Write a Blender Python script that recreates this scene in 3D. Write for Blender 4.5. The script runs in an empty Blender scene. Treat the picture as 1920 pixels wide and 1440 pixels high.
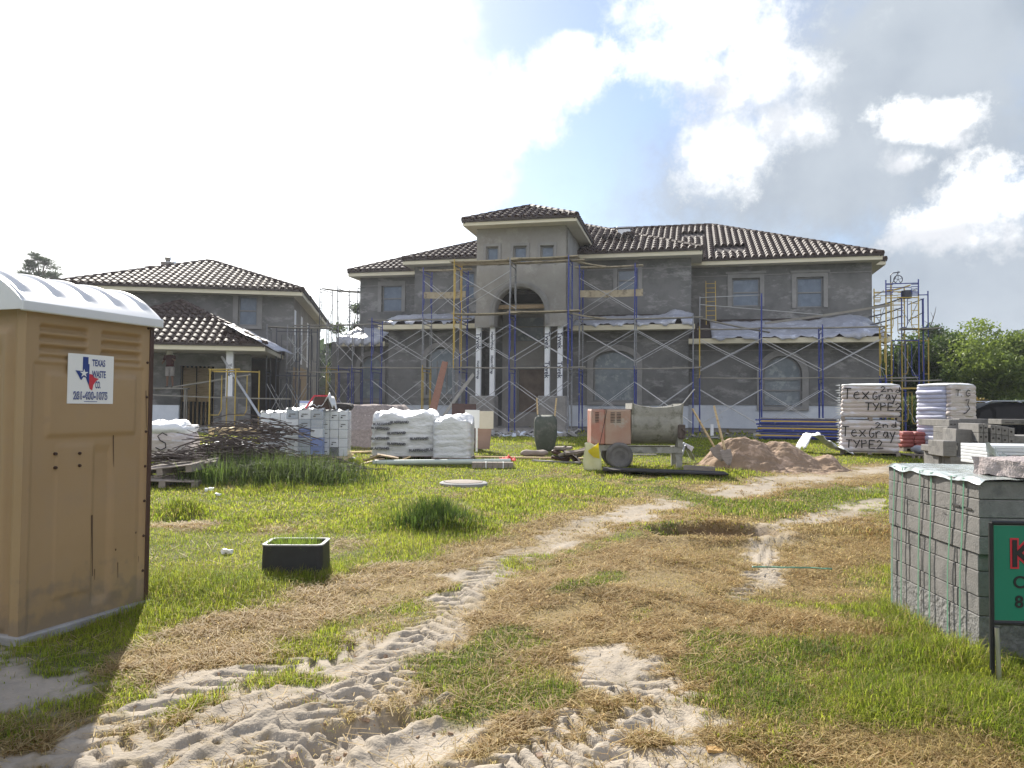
QUAL=1.0
def QN(n): return int(n*QUAL)
import bpy, bmesh, math, random
import numpy as np
from mathutils import Vector, Matrix, Euler
random.seed(7); RNG=np.random.default_rng(7)
R=math.radians
scn=bpy.context.scene
COL=scn.collection
# ---------------------------------------------------------------- camera
F=1450.0; EYE=1.55
cd=bpy.data.cameras.new('camera'); cam=bpy.data.objects.new('camera',cd); COL.objects.link(cam)
cd.sensor_fit='HORIZONTAL'; cd.sensor_width=36; cd.lens=36*F/1920; cd.clip_start=.05; cd.clip_end=6000
CAMR=Matrix.Rotation(R(90+1.78),3,'X')@Matrix.Rotation(R(.5),3,'Z')
cam.matrix_world=Matrix.Translation((0,0,EYE))@CAMR.to_4x4()
scn.camera=cam
def ray(X,Y): return CAMR@Vector(((X-960)/F,-(Y-720)/F,-1))
def at(X,Y,d):
    r=ray(X,Y); return Vector((0,0,EYE))+r*(d/r.y)
# ---------------------------------------------------------------- noise (numpy)
def vnoise(x,y,seed=0):
    xi=np.floor(x).astype(np.int64); yi=np.floor(y).astype(np.int64); xf=x-xi; yf=y-yi
    def h(a,b):
        n=(a*374761393+b*668265263+seed*1274126177)&0xffffffff
        n=((n^(n>>13))*1274126177)&0xffffffff
        return ((n^(n>>16))&0xffffff)/float(0xffffff)
    u=xf*xf*(3-2*xf); v=yf*yf*(3-2*yf)
    return (h(xi,yi)*(1-u)+h(xi+1,yi)*u)*(1-v)+(h(xi,yi+1)*(1-u)+h(xi+1,yi+1)*u)*v
def fbm(x,y,o=4,seed=0):
    s=0;a=.5;t=0
    for i in range(o):
        s=s+a*vnoise(x*2**i,y*2**i,seed+i*17); t+=a; a*=.5
    return s/t
def ss(a,b,x):
    t=np.clip((x-a)/(b-a),0,1); return t*t*(3-2*t)
# ---------------------------------------------------------------- materials
MATS={}
def mat(name,c,c2=None,scale=8,rough=.8,metal=0,bump=0,bscale=40,spots=None,sscale=3,det=6,alpha=1,trans=0,coat=0,vcol=False,spec=None,stretch=None,transl=0,sthr=(.52,.62),c3=None,sstr=None):
    if name in MATS: return MATS[name]
    m=bpy.data.materials.new(name); m.use_nodes=True; nt=m.node_tree; N=nt.nodes; L=nt.links
    b=N['Principled BSDF']; tc=N.new('ShaderNodeTexCoord'); src=tc.outputs['Object']
    if stretch:
        mp=N.new('ShaderNodeMapping'); mp.inputs['Scale'].default_value=stretch; L.new(src,mp.inputs[0]); src=mp.outputs[0]
    def rgb(x): return (x[0],x[1],x[2],1)
    col=None
    if c2 is not None:
        n=N.new('ShaderNodeTexNoise'); n.inputs['Scale'].default_value=scale; n.inputs['Detail'].default_value=det; n.inputs['Roughness'].default_value=.65
        L.new(src,n.inputs['Vector'])
        r=N.new('ShaderNodeValToRGB'); r.color_ramp.elements[0].position=.3; r.color_ramp.elements[1].position=.7
        r.color_ramp.elements[0].color=rgb(c); r.color_ramp.elements[1].color=rgb(c2)
        if c3 is not None:
            e=r.color_ramp.elements.new(.5); e.color=rgb(c3)
        L.new(n.outputs['Fac'],r.inputs[0]); col=r.outputs[0]
    if spots is not None:
        n2=N.new('ShaderNodeTexNoise'); n2.inputs['Scale'].default_value=sscale; n2.inputs['Detail'].default_value=9; n2.inputs['Roughness'].default_value=.7
        if sstr:
            mp2=N.new('ShaderNodeMapping'); mp2.inputs['Scale'].default_value=sstr; mp2.inputs['Rotation'].default_value=(0,.5,0); L.new(src,mp2.inputs[0]); L.new(mp2.outputs[0],n2.inputs['Vector'])
        else: L.new(src,n2.inputs['Vector'])
        r2=N.new('ShaderNodeMapRange'); r2.inputs[1].default_value=sthr[0]; r2.inputs[2].default_value=sthr[1]; L.new(n2.outputs['Fac'],r2.inputs[0])
        mx=N.new('ShaderNodeMix'); mx.data_type='RGBA'; L.new(r2.outputs[0],mx.inputs[0])
        if col: L.new(col,mx.inputs[6])
        else: mx.inputs[6].default_value=rgb(c)
        mx.inputs[7].default_value=rgb(spots); col=mx.outputs[2]
    if vcol:
        a=N.new('ShaderNodeAttribute'); a.attribute_name='Col'
        if col:
            mx=N.new('ShaderNodeMix'); mx.data_type='RGBA'; mx.blend_type='MULTIPLY'; mx.inputs[0].default_value=1
            L.new(a.outputs['Color'],mx.inputs[6]); L.new(col,mx.inputs[7]); col=mx.outputs[2]
        else: col=a.outputs['Color']
    if col: L.new(col,b.inputs['Base Color'])
    else: b.inputs['Base Color'].default_value=rgb(c)
    b.inputs['Roughness'].default_value=rough; b.inputs['Metallic'].default_value=metal
    b.inputs['Alpha'].default_value=alpha; b.inputs['Transmission Weight'].default_value=trans; b.inputs['Coat Weight'].default_value=coat
    if spec is not None: b.inputs['Specular IOR Level'].default_value=spec
    if bump:
        n3=N.new('ShaderNodeTexNoise'); n3.inputs['Scale'].default_value=bscale; n3.inputs['Detail'].default_value=8; L.new(src,n3.inputs['Vector'])
        bp=N.new('ShaderNodeBump'); bp.inputs['Strength'].default_value=bump; bp.inputs['Distance'].default_value=.02
        L.new(n3.outputs['Fac'],bp.inputs['Height']); L.new(bp.outputs[0],b.inputs['Normal'])
    if transl:
        out=N['Material Output']; t=N.new('ShaderNodeBsdfTranslucent'); ms=N.new('ShaderNodeMixShader'); ms.inputs[0].default_value=transl
        if col: L.new(col,t.inputs[0])
        else: t.inputs[0].default_value=rgb(c)
        L.new(b.outputs[0],ms.inputs[1]); L.new(t.outputs[0],ms.inputs[2]); L.new(ms.outputs[0],out.inputs[0])
    MATS[name]=m; return m
# ---------------------------------------------------------------- mesh builder
class MB:
    def __init__(s,org=(0,0,0)): s.v=[];s.f=[];s.o=Vector(org)
    def add(s,vs,fs):
        k=len(s.v); s.v+= [tuple(p) for p in vs]; s.f+=[tuple(i+k for i in f) for f in fs]; return s
    def box(s,x0,x1,y0,y1,z0,z1,M=None,bev=0):
        if bev:
            b=bev; vs=[];
            # chamfered box: 24 verts
            bm=bmesh.new(); bmesh.ops.create_cube(bm,size=1)
            for v in bm.verts: v.co=Vector((x0+(v.co.x+.5)*(x1-x0),y0+(v.co.y+.5)*(y1-y0),z0+(v.co.z+.5)*(z1-z0)))
            bmesh.ops.bevel(bm,geom=bm.edges[:],offset=b,segments=1,affect='EDGES')
            bm.verts.index_update(); vs=[v.co.copy() for v in bm.verts]; fs=[[v.index for v in f.verts] for f in bm.faces]; bm.free()
        else:
            vs=[Vector(p) for p in ((x0,y0,z0),(x1,y0,z0),(x1,y1,z0),(x0,y1,z0),(x0,y0,z1),(x1,y0,z1),(x1,y1,z1),(x0,y1,z1))]
            fs=[(0,3,2,1),(4,5,6,7),(0,1,5,4),(1,2,6,5),(2,3,7,6),(3,0,4,7)]
        if M is not None: vs=[M@v for v in vs]
        return s.add(vs,fs)
    def tube(s,pts,r,n=8,cap=True,closed=False):
        pts=[Vector(p) for p in pts]; m=len(pts); rs=r if isinstance(r,(list,tuple)) else [r]*m
        vs=[];fs=[]; up=None
        for i,p in enumerate(pts):
            if closed: d=pts[(i+1)%m]-pts[i-1]
            else: d=pts[min(i+1,m-1)]-pts[max(i-1,0)]
            if d.length<1e-9: d=Vector((0,0,1))
            d.normalize()
            if up is None:
                up=Vector((0,0,1)) if abs(d.z)<.9 else Vector((1,0,0))
            a=up-d*up.dot(d)
            if a.length<1e-4: a=Vector((1,0,0)).cross(d)
            a.normalize(); up=a; b=d.cross(a)
            for k in range(n):
                t=2*math.pi*(k+.5)/n; vs.append(p+(a*math.cos(t)+b*math.sin(t))*rs[i])
        for i in range(m if closed else m-1):
            for k in range(n):
                j=(i+1)%m; fs.append((i*n+k,i*n+(k+1)%n,j*n+(k+1)%n,j*n+k))
        if cap and not closed: fs+= [tuple(range(n))[::-1],tuple(range((m-1)*n,m*n))]
        return s.add(vs,fs)
    def bar(s,p,q,w,h,up=(0,0,1)):
        p=Vector(p);q=Vector(q);d=(q-p).normalized(); u=Vector(up); a=d.cross(u)
        if a.length<1e-4: a=d.cross(Vector((1,0,0)))
        a.normalize(); b=a.cross(d)
        vs=[e+a*(w/2*i)+b*(h/2*j) for e in (p,q) for i,j in ((-1,-1),(1,-1),(1,1),(-1,1))]
        return s.add(vs,[(0,1,2,3),(7,6,5,4),(0,4,5,1),(1,5,6,2),(2,6,7,3),(3,7,4,0)])
    def lathe(s,prof,n=20,M=None):
        vs=[];fs=[]
        for r,z in prof:
            for k in range(n):
                t=2*math.pi*k/n; vs.append(Vector((r*math.cos(t),r*math.sin(t),z)))
        for i in range(len(prof)-1):
            for k in range(n): fs.append((i*n+k,i*n+(k+1)%n,(i+1)*n+(k+1)%n,(i+1)*n+k))
        if prof[0][0]>1e-6: fs.append(tuple(range(n))[::-1])
        if prof[-1][0]>1e-6: fs.append(tuple(range((len(prof)-1)*n,len(prof)*n)))
        if M is not None: vs=[M@v for v in vs]
        return s.add(vs,fs)
    def prism(s,poly,z0,z1,M=None):
        n=len(poly); vs=[Vector((x,y,z0)) for x,y in poly]+[Vector((x,y,z1)) for x,y in poly]
        fs=[tuple(range(n))[::-1],tuple(range(n,2*n))]+[(i,(i+1)%n,n+(i+1)%n,n+i) for i in range(n)]
        if M is not None: vs=[M@v for v in vs]
        return s.add(vs,fs)
    def grid(s,P,close=False):   # P[i][j] points
        a=len(P);b=len(P[0]); vs=[p for r in P for p in r]
        fs=[(i*b+j,i*b+(j+1)%b,(i+1)*b+(j+1)%b,(i+1)*b+j) for i in range(a-1) for j in range(b if close else b-1)]
        return s.add(vs,fs)
    def build(s,name,m,parent=None,smooth=False,auto=None):
        me=bpy.data.meshes.new(name)
        me.from_pydata([(x-s.o.x,y-s.o.y,z-s.o.z) for x,y,z in s.v],[],s.f); me.update()
        if m: me.materials.append(m)
        if smooth or auto:
            me.polygons.foreach_set('use_smooth',[True]*len(me.polygons))
        if auto: me.set_sharp_from_angle(angle=R(auto))
        bm=bmesh.new(); bm.from_mesh(me); bmesh.ops.recalc_face_normals(bm,faces=bm.faces); bm.to_mesh(me); bm.free()
        o=bpy.data.objects.new(name,me); COL.objects.link(o)
        if parent: o.parent=parent
        return o
def meshnp(name,V,Fq,m,cols=None,parent=None,smooth=False):
    """V (n,3) float, Fq (k,4) or (k,3) int, cols (n,3)"""
    me=bpy.data.meshes.new(name); V=np.asarray(V,dtype=np.float32); Fq=np.asarray(Fq,dtype=np.int32)
    k,w=Fq.shape; me.vertices.add(len(V)); me.vertices.foreach_set('co',V.ravel())
    me.loops.add(k*w); me.loops.foreach_set('vertex_index',Fq.ravel())
    me.polygons.add(k); me.polygons.foreach_set('loop_start',np.arange(0,k*w,w,dtype=np.int32))
    if smooth: me.polygons.foreach_set('use_smooth',np.ones(k,dtype=bool))
    me.update(calc_edges=True)
    if cols is not None:
        a=me.color_attributes.new('Col','FLOAT_COLOR','POINT'); c=np.ones((len(V),4),dtype=np.float32); c[:,:3]=cols; a.data.foreach_set('color',c.ravel())
    me.materials.append(m); o=bpy.data.objects.new(name,me); COL.objects.link(o)
    if parent: o.parent=parent
    return o
def tag(o,label=None,cat=None,group=None,kind=None):
    if label: o['label']=label
    if cat: o['category']=cat
    if group: o['group']=group
    if kind: o['kind']=kind
    return o
def empty(name,loc,rz=0,label=None,cat=None,group=None):
    o=bpy.data.objects.new(name,None); COL.objects.link(o); o.location=loc; o.rotation_euler=(0,0,rz); o.empty_display_size=.1
    return tag(o,label,cat,group)
def kids(o): return [c for c in bpy.data.objects if c.parent==o]
def copy_tree(o,parent=None,ch=None):
    c=o.copy(); COL.objects.link(c); c.parent=parent
    for k in kids(o): copy_tree(k,c)
    return c
def text_obj(s,size,m,parent,M,name='lettering',ext=.002,bold=0,align='CENTER'):
    cu=bpy.data.curves.new(name,'FONT'); cu.body=s; cu.size=size; cu.extrude=ext; cu.offset=bold; cu.align_x=align; cu.align_y='CENTER'
    t=bpy.data.objects.new(name,cu); COL.objects.link(t)
    dg=bpy.context.evaluated_depsgraph_get(); me=bpy.data.meshes.new_from_object(t.evaluated_get(dg))
    bpy.data.objects.remove(t); bpy.data.curves.remove(cu)
    me.transform(M); me.materials.clear(); me.materials.append(m); me.name=name
    o=bpy.data.objects.new(name,me); COL.objects.link(o)
    if parent: o.parent=parent
    return o
def face_M(p,xd,zd):   # text lying in plane: local x -> xd, local y -> zd
    xd=Vector(xd).normalized(); zd=Vector(zd).normalized(); n=xd.cross(zd)
    M=Matrix.Identity(4)
    for i in range(3): M[i][0]=xd[i];M[i][1]=zd[i];M[i][2]=n[i];M[i][3]=p[i]
    return M
def skin_obj(name,verts,edges,radii,m,parent=None,sub=1,root=0,smooth=True):
    me=bpy.data.meshes.new(name); me.from_pydata(verts,edges,[]); o=bpy.data.objects.new(name,me); COL.objects.link(o)
    sk=o.modifiers.new('s','SKIN'); sk.use_smooth_shade=True
    for i,v in enumerate(me.skin_vertices[0].data):
        r=radii[i]; v.radius=(r,r) if not isinstance(r,tuple) else r; v.use_root=(i==root)
    if sub: sb=o.modifiers.new('u','SUBSURF'); sb.levels=sub; sb.render_levels=sub
    dg=bpy.context.evaluated_depsgraph_get(); me2=bpy.data.meshes.new_from_object(o.evaluated_get(dg))
    bpy.data.objects.remove(o); me2.materials.clear(); me2.materials.append(m); me2.name=name
    o=bpy.data.objects.new(name,me2); COL.objects.link(o)
    if parent: o.parent=parent
    return o
# ---------------------------------------------------------------- sun, sky
SAZ=R(-19.5); SEL=R(36)
SDIR=Vector((math.sin(SAZ)*math.cos(SEL),math.cos(SAZ)*math.cos(SEL),math.sin(SEL)))
sl=bpy.data.lights.new('sun','SUN'); sl.energy=5; sl.angle=R(.6); sl.color=(1,.95,.86)
so=bpy.data.objects.new('sun',sl); COL.objects.link(so); so.rotation_euler=SDIR.to_track_quat('Z','Y').to_euler(); so.location=(0,0,30)
w=bpy.data.worlds.new('World'); scn.world=w; w.use_nodes=True; nt=w.node_tree; N=nt.nodes; L=nt.links
bg=N['Background']; bg.inputs['Strength'].default_value=.135
sky=N.new('ShaderNodeTexSky'); sky.sky_type='NISHITA'; sky.sun_disc=False; sky.sun_elevation=SEL; sky.sun_rotation=SAZ; sky.air_density=1.0; sky.dust_density=.4; sky.ozone_density=1
tc=N.new('ShaderNodeTexCoord'); D=tc.outputs['Generated']
def math_(op,a,b=None,clamp=False,c=None):
    n=N.new('ShaderNodeMath'); n.operation=op; n.use_clamp=clamp
    for i,x in enumerate((a,b,c)):
        if x is None: continue
        if isinstance(x,(int,float)): n.inputs[i].default_value=x
        else: L.new(x,n.inputs[i])
    return n.outputs[0]
def noise_(scale,det=8,rough=.6,off=(0,0,0),sc=(1,1,1)):
    mp=N.new('ShaderNodeMapping'); mp.inputs['Location'].default_value=off; mp.inputs['Scale'].default_value=sc; L.new(D,mp.inputs[0])
    n=N.new('ShaderNodeTexNoise'); n.inputs['Scale'].default_value=scale; n.inputs['Detail'].default_value=det; n.inputs['Roughness'].default_value=rough; L.new(mp.outputs[0],n.inputs['Vector']); return n.outputs['Fac']
def smooth_(x,a,b):
    n=N.new('ShaderNodeMapRange'); n.interpolation_type='SMOOTHSTEP'; n.inputs[1].default_value=a; n.inputs[2].default_value=b; L.new(x,n.inputs[0]); return n.outputs[0]
def blob(X,Y,rx,ry,rot=0):   # soft elliptical patch of sky around a direction; 1 centre, 0 at rim
    d=ray(X,Y).normalized(); right=d.cross(Vector((0,0,1))).normalized(); up=right.cross(d)
    c,s_=math.cos(rot),math.sin(rot); e1=right*c+up*s_; e2=up*c-right*s_
    k=F/ (1+((X-960)/F)**2+((Y-720)/F)**2)**.5
    def dt(v):
        n=N.new('ShaderNodeVectorMath'); n.operation='DOT_PRODUCT'; L.new(D,n.inputs[0]); n.inputs[1].default_value=v; return n.outputs['Value']
    a=math_('DIVIDE',math_('SUBTRACT',dt(e1),0.0),rx/k); b=math_('DIVIDE',dt(e2),ry/k)
    q=math_('ADD',math_('MULTIPLY',a,a),math_('MULTIPLY',b,b))
    fr=smooth_(dt(d),0,.3)
    return math_('SUBTRACT',math_('MULTIPLY',math_('ADD',math_('SUBTRACT',1,math_('SQRT',q)),3),fr),3)
def addall(l):
    s=l[0]
    for x in l[1:]: s=math_('MAXIMUM',s,x)
    return s
def mixc(f,a,b):
    n=N.new('ShaderNodeMix'); n.data_type='RGBA'; L.new(f,n.inputs[0])
    for i,x in ((6,a),(7,b)):
        if isinstance(x,tuple): n.inputs[i].default_value=(*x,1)
        else: L.new(x,n.inputs[i])
    return n.outputs[2]
big=noise_(5.5,10,.6,(3.1,1.2,.4)); fine=noise_(11,9,.62,(0,5,2)); soft=noise_(2.0,4,.5,(8,2,1),(1,1,1.6))
fv=math_('ADD',math_('ADD',math_('MULTIPLY',big,.40),math_('MULTIPLY',fine,.30)),math_('MULTIPLY',noise_(20,12,.72,(2,3,1)),.30))
def scn_c(mask,lo,hi,amp):  # noise-torn threshold of a blob mask
    return smooth_(math_('ADD',mask,math_('MULTIPLY',math_('SUBTRACT',fv,.5),amp)),lo,hi)
# thin grey veil on the right, bright haze left of the sun
veil=scn_c(addall([blob(1750,120,420,330),blob(1560,330,420,200),blob(1800,520,420,170)]),-.15,.75,2.2)
haze=smooth_(math_('ADD',addall([blob(260,0,470,700),blob(200,380,620,330)]),math_('MULTIPLY',math_('SUBTRACT',big,.5),1.1)),.0,.45)
white=scn_c(addall([blob(1320,30,220,130),blob(1270,130,210,110,R(-15)),blob(1390,150,150,100),blob(1370,260,120,110,R(-40)),blob(1460,230,90,60)]),.05,.95,4.0)
wisps=scn_c(addall([blob(1060,150,230,85,R(12)),blob(900,210,230,100,R(-8)),blob(760,350,160,230),blob(1085,78,60,30)]),.1,.75,3.6)
cum=scn_c(addall([blob(1735,435,110,52,R(8)),blob(1850,385,95,66),blob(1820,445,150,45),blob(1755,222,88,38),blob(1690,305,40,26)]),.12,.85,6.0)
sep=N.new('ShaderNodeSeparateXYZ'); L.new(D,sep.inputs[0])
low=smooth_(sep.outputs[2],.18,-.02)
tn=N.new('ShaderNodeMix'); tn.data_type='RGBA'; tn.blend_type='MULTIPLY'; tn.inputs[0].default_value=1; L.new(sky.outputs[0],tn.inputs[6]); tn.inputs[7].default_value=(.58,.58,.62,1)
skyc=mixc(low,tn.outputs[2],(2.2,2.55,2.95))
base=mixc(veil,skyc,mixc(smooth_(noise_(4,8,.55,(1,4,2)),.35,.65),(1.6,1.86,2.2),(2.25,2.5,2.8)))
c1=mixc(wisps,base,(5.2,5.3,5.7))
c2=mixc(white,c1,mixc(smooth_(noise_(8,8,.62,(6,2,2)),.36,.55),(3.2,3.35,3.6),(6.4,6.4,6.4)))
shade=smooth_(noise_(7,8,.6,(2,2,6)),.40,.62)
cumc=mixc(smooth_(math_('ADD',shade,math_('MULTIPLY',addall([blob(1850,350,130,70),blob(1740,395,110,40),blob(1760,200,110,40)]),1.3)),.2,1.3),(3.3,3.4,3.6),(6.6,6.6,6.5))
c3=mixc(cum,c2,cumc)
c4=mixc(haze,c3,(8,8,7.9))
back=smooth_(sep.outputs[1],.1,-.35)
fill_clouds=mixc(smooth_(noise_(2.2,8,.6,(4,1,2)),.42,.58),(2.6,3.1,4.2),(5.2,5.1,5.0))  # bright clouds added behind the camera to light the shaded house fronts
c5=mixc(back,c4,fill_clouds)
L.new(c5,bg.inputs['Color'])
scn.view_settings.view_transform='Standard'; scn.view_settings.look='None'; scn.view_settings.gamma=1; scn.view_settings.exposure=.95
scn.cycles.use_denoising=True; scn.cycles.max_bounces=6; scn.cycles.transparent_max_bounces=12; scn.cycles.diffuse_bounces=3; scn.cycles.glossy_bounces=3; scn.cycles.transmission_bounces=4; scn.cycles.sample_clamp_indirect=8
# ---------------------------------------------------------------- terrain
PY=[0,7,12,15,17,19,22,26,30,80,3000]; PZ=[0,.04,.2,.28,.35,.45,.55,.62,.65,.65,.65]
def H0(x,y):
    x=np.asarray(x,float); y=np.asarray(y,float)
    return np.interp(y,PY,PZ)-.6*ss(11.5,15,x)*ss(17,24,y)
def g0(X,Y):
    z=0.
    for _ in range(14):
        r=ray(X,Y); k=(z-EYE)/min(r.z,-1e-4); p=r*k; z=float(H0(p.x,min(p.y,200)))
    return (p.x,p.y)
def stroke(pts): # pts: (X,Y,radius m) -> world polyline
    return [(*g0(X,Y),r) for X,Y,r in pts]
def sdist(x,y,st):
    """returns closeness (1 centre..0 rim), along distance, signed across distance of the nearest segment"""
    best=np.full(x.shape,-9.); al=np.zeros(x.shape); ac=np.zeros(x.shape); s0=0
    if len(st)==1: st=st+[(st[0][0]+1e-3,st[0][1],st[0][2])]
    for (x0,y0,r0),(x1,y1,r1) in zip(st[:-1],st[1:]):
        dx,dy=x1-x0,y1-y0; L_=math.hypot(dx,dy); ux,uy=dx/L_,dy/L_
        t=(x-x0)*ux+(y-y0)*uy; tc_=np.clip(t,0,L_); px=x-x0-ux*tc_; py=y-y0-uy*tc_
        d=np.hypot(px,py); r=r0+(r1-r0)*tc_/L_; c=1-d/r
        side=(x-x0)*uy-(y-y0)*ux
        m=c>best; best=np.where(m,c,best); al=np.where(m,s0+t,al); ac=np.where(m,side,ac); s0+=L_
    return best,al,ac
SAND=[stroke(p) for p in (
 [(120,1500,.9),(330,1400,.8),(560,1330,.75),(720,1240,.6),(790,1175,.3),(860,1110,.2),(935,1052,.36),(1010,1022,.24),(1090,992,.45),(1190,962,.5),(1330,930,.5),(1470,902,.6),(1640,884,.6),(1780,872,.6)],
 [(260,1310,.22),(400,1262,.30),(520,1240,.25),(640,1225,.2)],
 [(500,1500,.7),(640,1430,.65),(770,1340,.5),(840,1270,.12)],
 [(930,1500,.55),(1000,1400,.42),(1060,1355,.2)],
 [(1110,1290,.16),(1150,1225,.2)],[(1170,1250,.25),(1260,1330,.25),(1130,1420,.2)],
 [(1270,1290,.14),(1330,1275,.1)],
 [(1390,1112,.12),(1430,1065,.22),(1440,1020,.22),(1480,985,.35),(1560,962,.4),(1650,935,.5)],
 [(1440,1255,.13),(1480,1240,.12)],
 [(1190,1435,.35),(1330,1450,.3)],
 [(-60,1290,.7),(60,1300,.35)],
 [(1500,938,.3),(1640,915,.4)],
)]
DRY=[stroke(p) for p in (
 [(330,1250,.5),(560,1150,.55),(760,1085,.6),(900,1040,.6),(1040,1000,.7),(1180,960,1.0),(1350,925,1.2),(1550,900,1.3),(1700,880,1.4)],
 [(700,1330,.8),(900,1200,.9),(1080,1120,1.2),(1250,1080,1.5),(1400,1050,1.6),(1520,980,2.0)],
 [(1050,1420,.7),(1150,1320,.9),(1280,1230,1.0),(1380,1160,1.0)],
 [(240,1440,1.2),(600,1440,1.2),(1000,1440,1.0),(1300,1440,.6)],
 [(1500,1400,.35),(1640,1420,.35),(1820,1430,.3)],
 [(340,985,.5)],
)]
OLIVE=[stroke(p) for p in (
 [(880,1250,.50),(950,1215,.40)],[(1060,1115,.25),(1130,1090,.25)],
 [(850,1330,.3),(960,1300,.3)],
 [(1370,1300,.5),(1450,1220,.5)],
 [(1180,905,.35),(1420,955,.9),(1600,918,.8)],
 [(1230,990,.35)],
)]
TREAD=[(stroke(p),w_,pit,amp) for p,w_,pit,amp in (
 ([(905,1490,.3),(1000,1400,.3),(1080,1345,.3)],.24,.12,.036),
 ([(560,1440,.3),(700,1330,.3),(800,1265,.3)],.22,.15,.024),
 ([(150,1420,.3),(330,1320,.3),(560,1240,.3)],.2,.16,.03),
 ([(400,1480,.3),(620,1350,.3),(760,1230,.3)],.16,.13,.018),
 ([(1180,1420,.3),(1240,1320,.3),(1300,1230,.3)],.2,.15,.016),
 ([(1410,1120,.3),(1440,1020,.3),(1520,965,.3)],.2,.15,.025),
 ([(820,1160,.3),(930,1070,.3),(1060,1000,.3),(1250,945,.3)],.2,.15,.025),
)]
RUT=[(stroke([(540,1450,.3),(660,1375,.3),(760,1345,.3),(835,1330,.3)]),.14,-.05),(stroke([(760,1330,.3),(900,1235,.2),(850,1115,.2)]),.1,-.02),
     (stroke([(330,1420,.3),(470,1350,.3),(640,1290,.3)]),.07,-.03),(stroke([(200,1440,.3),(420,1380,.3)]),.10,.03),(stroke([(1170,1010,.3),(1260,970,.3)]),.08,-.05)]
MOUND=[(*g0(815,980),.5,.20),(*g0(850,1005),.3,-.02),(*g0(340,975),.35,-.07),(*g0(350,962),.5,.07),(*g0(1075,1115),.35,.07),(*g0(1150,1110),1.0,.06),(*g0(500,880),2.0,.12),(*g0(1250,1060),.8,.04)]
HOLE=(*g0(1335,1000),.46,-.30)
def masks(x,y):
    wx=x+(fbm(x*1.7,y*1.7,4,5)-.5)*.6; wy=y+(fbm(x*1.7,y*1.7,4,9)-.5)*.6
    n1=fbm(x*5,y*5,4,21)-.5; n2=fbm(x*1.1,y*1.1,3,31)-.5
    def mx(L_): 
        b=np.full(x.shape,-9.)
        for s in L_: b=np.maximum(b,sdist(wx,wy,s)[0])
        return b
    n3=fbm(x*16,y*16,3,23)-.5; sand=ss(.0,.75,mx(SAND)+n1*1.5+n3*.9+.02); dry=ss(-.1,.55,mx(DRY)+n1*.7+n2*.5); ol=ss(0.,.5,mx(OLIVE)+n1*1.1)
    dry=np.maximum(dry*(1-.85*ol),ss(.12,.3,n2+n1*.35)*.55*ss(5,9,y))
    sand=sand*(1-.9*ol)*np.clip(ss(.38,.56,fbm(x*1.6,y*1.6,4,29))*.6+.52+ss(6.0,4.4,y)*.9,0,1)
    # building site apron in front of the house
    apr=ss(24.2,26.5,y+n2*3+n1*1.5-.03*x)*.75; sand=np.maximum(sand*ss(30,20,y),0)
    return sand,np.clip(dry,0,1),ol,apr
def H(x,y):
    x=np.asarray(x,float); y=np.asarray(y,float); z=H0(x,y)
    near=ss(60,25,y)*ss(-2,0,y)
    z=z+((fbm(x*.45,y*.45,3,2)-.5)*.10+(fbm(x*2.5,y*2.5,4,3)-.5)*.05)*near*ss(30,22,y)
    for mx_,my_,r,h in MOUND: z=z+h*np.exp(-((x-mx_)**2+(y-my_)**2)/(r*r*.6))
    hx,hy,hr,hh=HOLE; d=np.hypot((x-hx)*.55,y-hy)/hr; z=z+hh*ss(1,.35,d+(fbm(x*7,y*7,3,8)-.5)*.5)+.05*np.exp(-((d-1.15)/.3)**2)
    return z
def Hfine(x,y,sand,dry):
    z=H(x,y); fin=ss(14,8,y); q=np.clip(sand+.4*dry,0,1)
    z=z+(fbm(x*14,y*14,4,4)-.5)*.016*fin*(.4+q)
    cr=fbm(x*9,y*9,3,77)
    for st,w_,pit,amp in TREAD:
        c,al,ac=sdist(x,y,[(a,b,1.) for a,b,_ in st]); jit=(fbm(x*4,y*4,3,6)-.5)*.018
        m=ss(w_*1.1,w_*.9,np.abs(ac+jit))*(c>.5)
        ph=(al+np.abs(ac)*.75*np.where(ac>0,1,.85)+np.where(ac>0,0,pit/2)+jit)/pit; tri=np.abs(ph%1-.5)*2
        lug=ss(.25,.5,tri)
        z=z+m*amp*1.25*(lug-.75)*ss(.15,.4,cr+.12)*np.clip(sand*1.3+.25,0,1)*fin
        z=z+amp*.7*np.exp(-((np.abs(ac)-w_*1.12)/.035)**2)*(c>.5)*sand*fin*cr*1.5
    for st,w_,dp in RUT:
        c,al,ac=sdist(x,y,[(a,b,1.) for a,b,_ in st]); ac=ac+(fbm(x*6,y*6,3,12)-.5)*.08
        e=(c>1-w_*2.5)
        z=z+np.clip(sand*1.6,0,1)*e*(dp*ss(w_,w_*.55,np.abs(ac))+abs(dp)*.8*np.exp(-((ac-w_*1.25)/.05)**2)*(.4+cr))*fin
    return z
def gz(x,y): return float(H(np.array([x]),np.array([y]))[0])
def g(X,Y):
    """point of the terrain seen at a photo position"""
    p=g0(X,Y); z=gz(*p)
    for _ in range(8):
        r=ray(X,Y); k=(z-EYE)/min(r.z,-1e-4); p=r*k; z=.5*z+.5*gz(p.x,p.y)
    return Vector((p.x,p.y,z))
def gd(X,d):
    p=at(X,765,d); return Vector((p.x,p.y,gz(p.x,p.y)))
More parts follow.
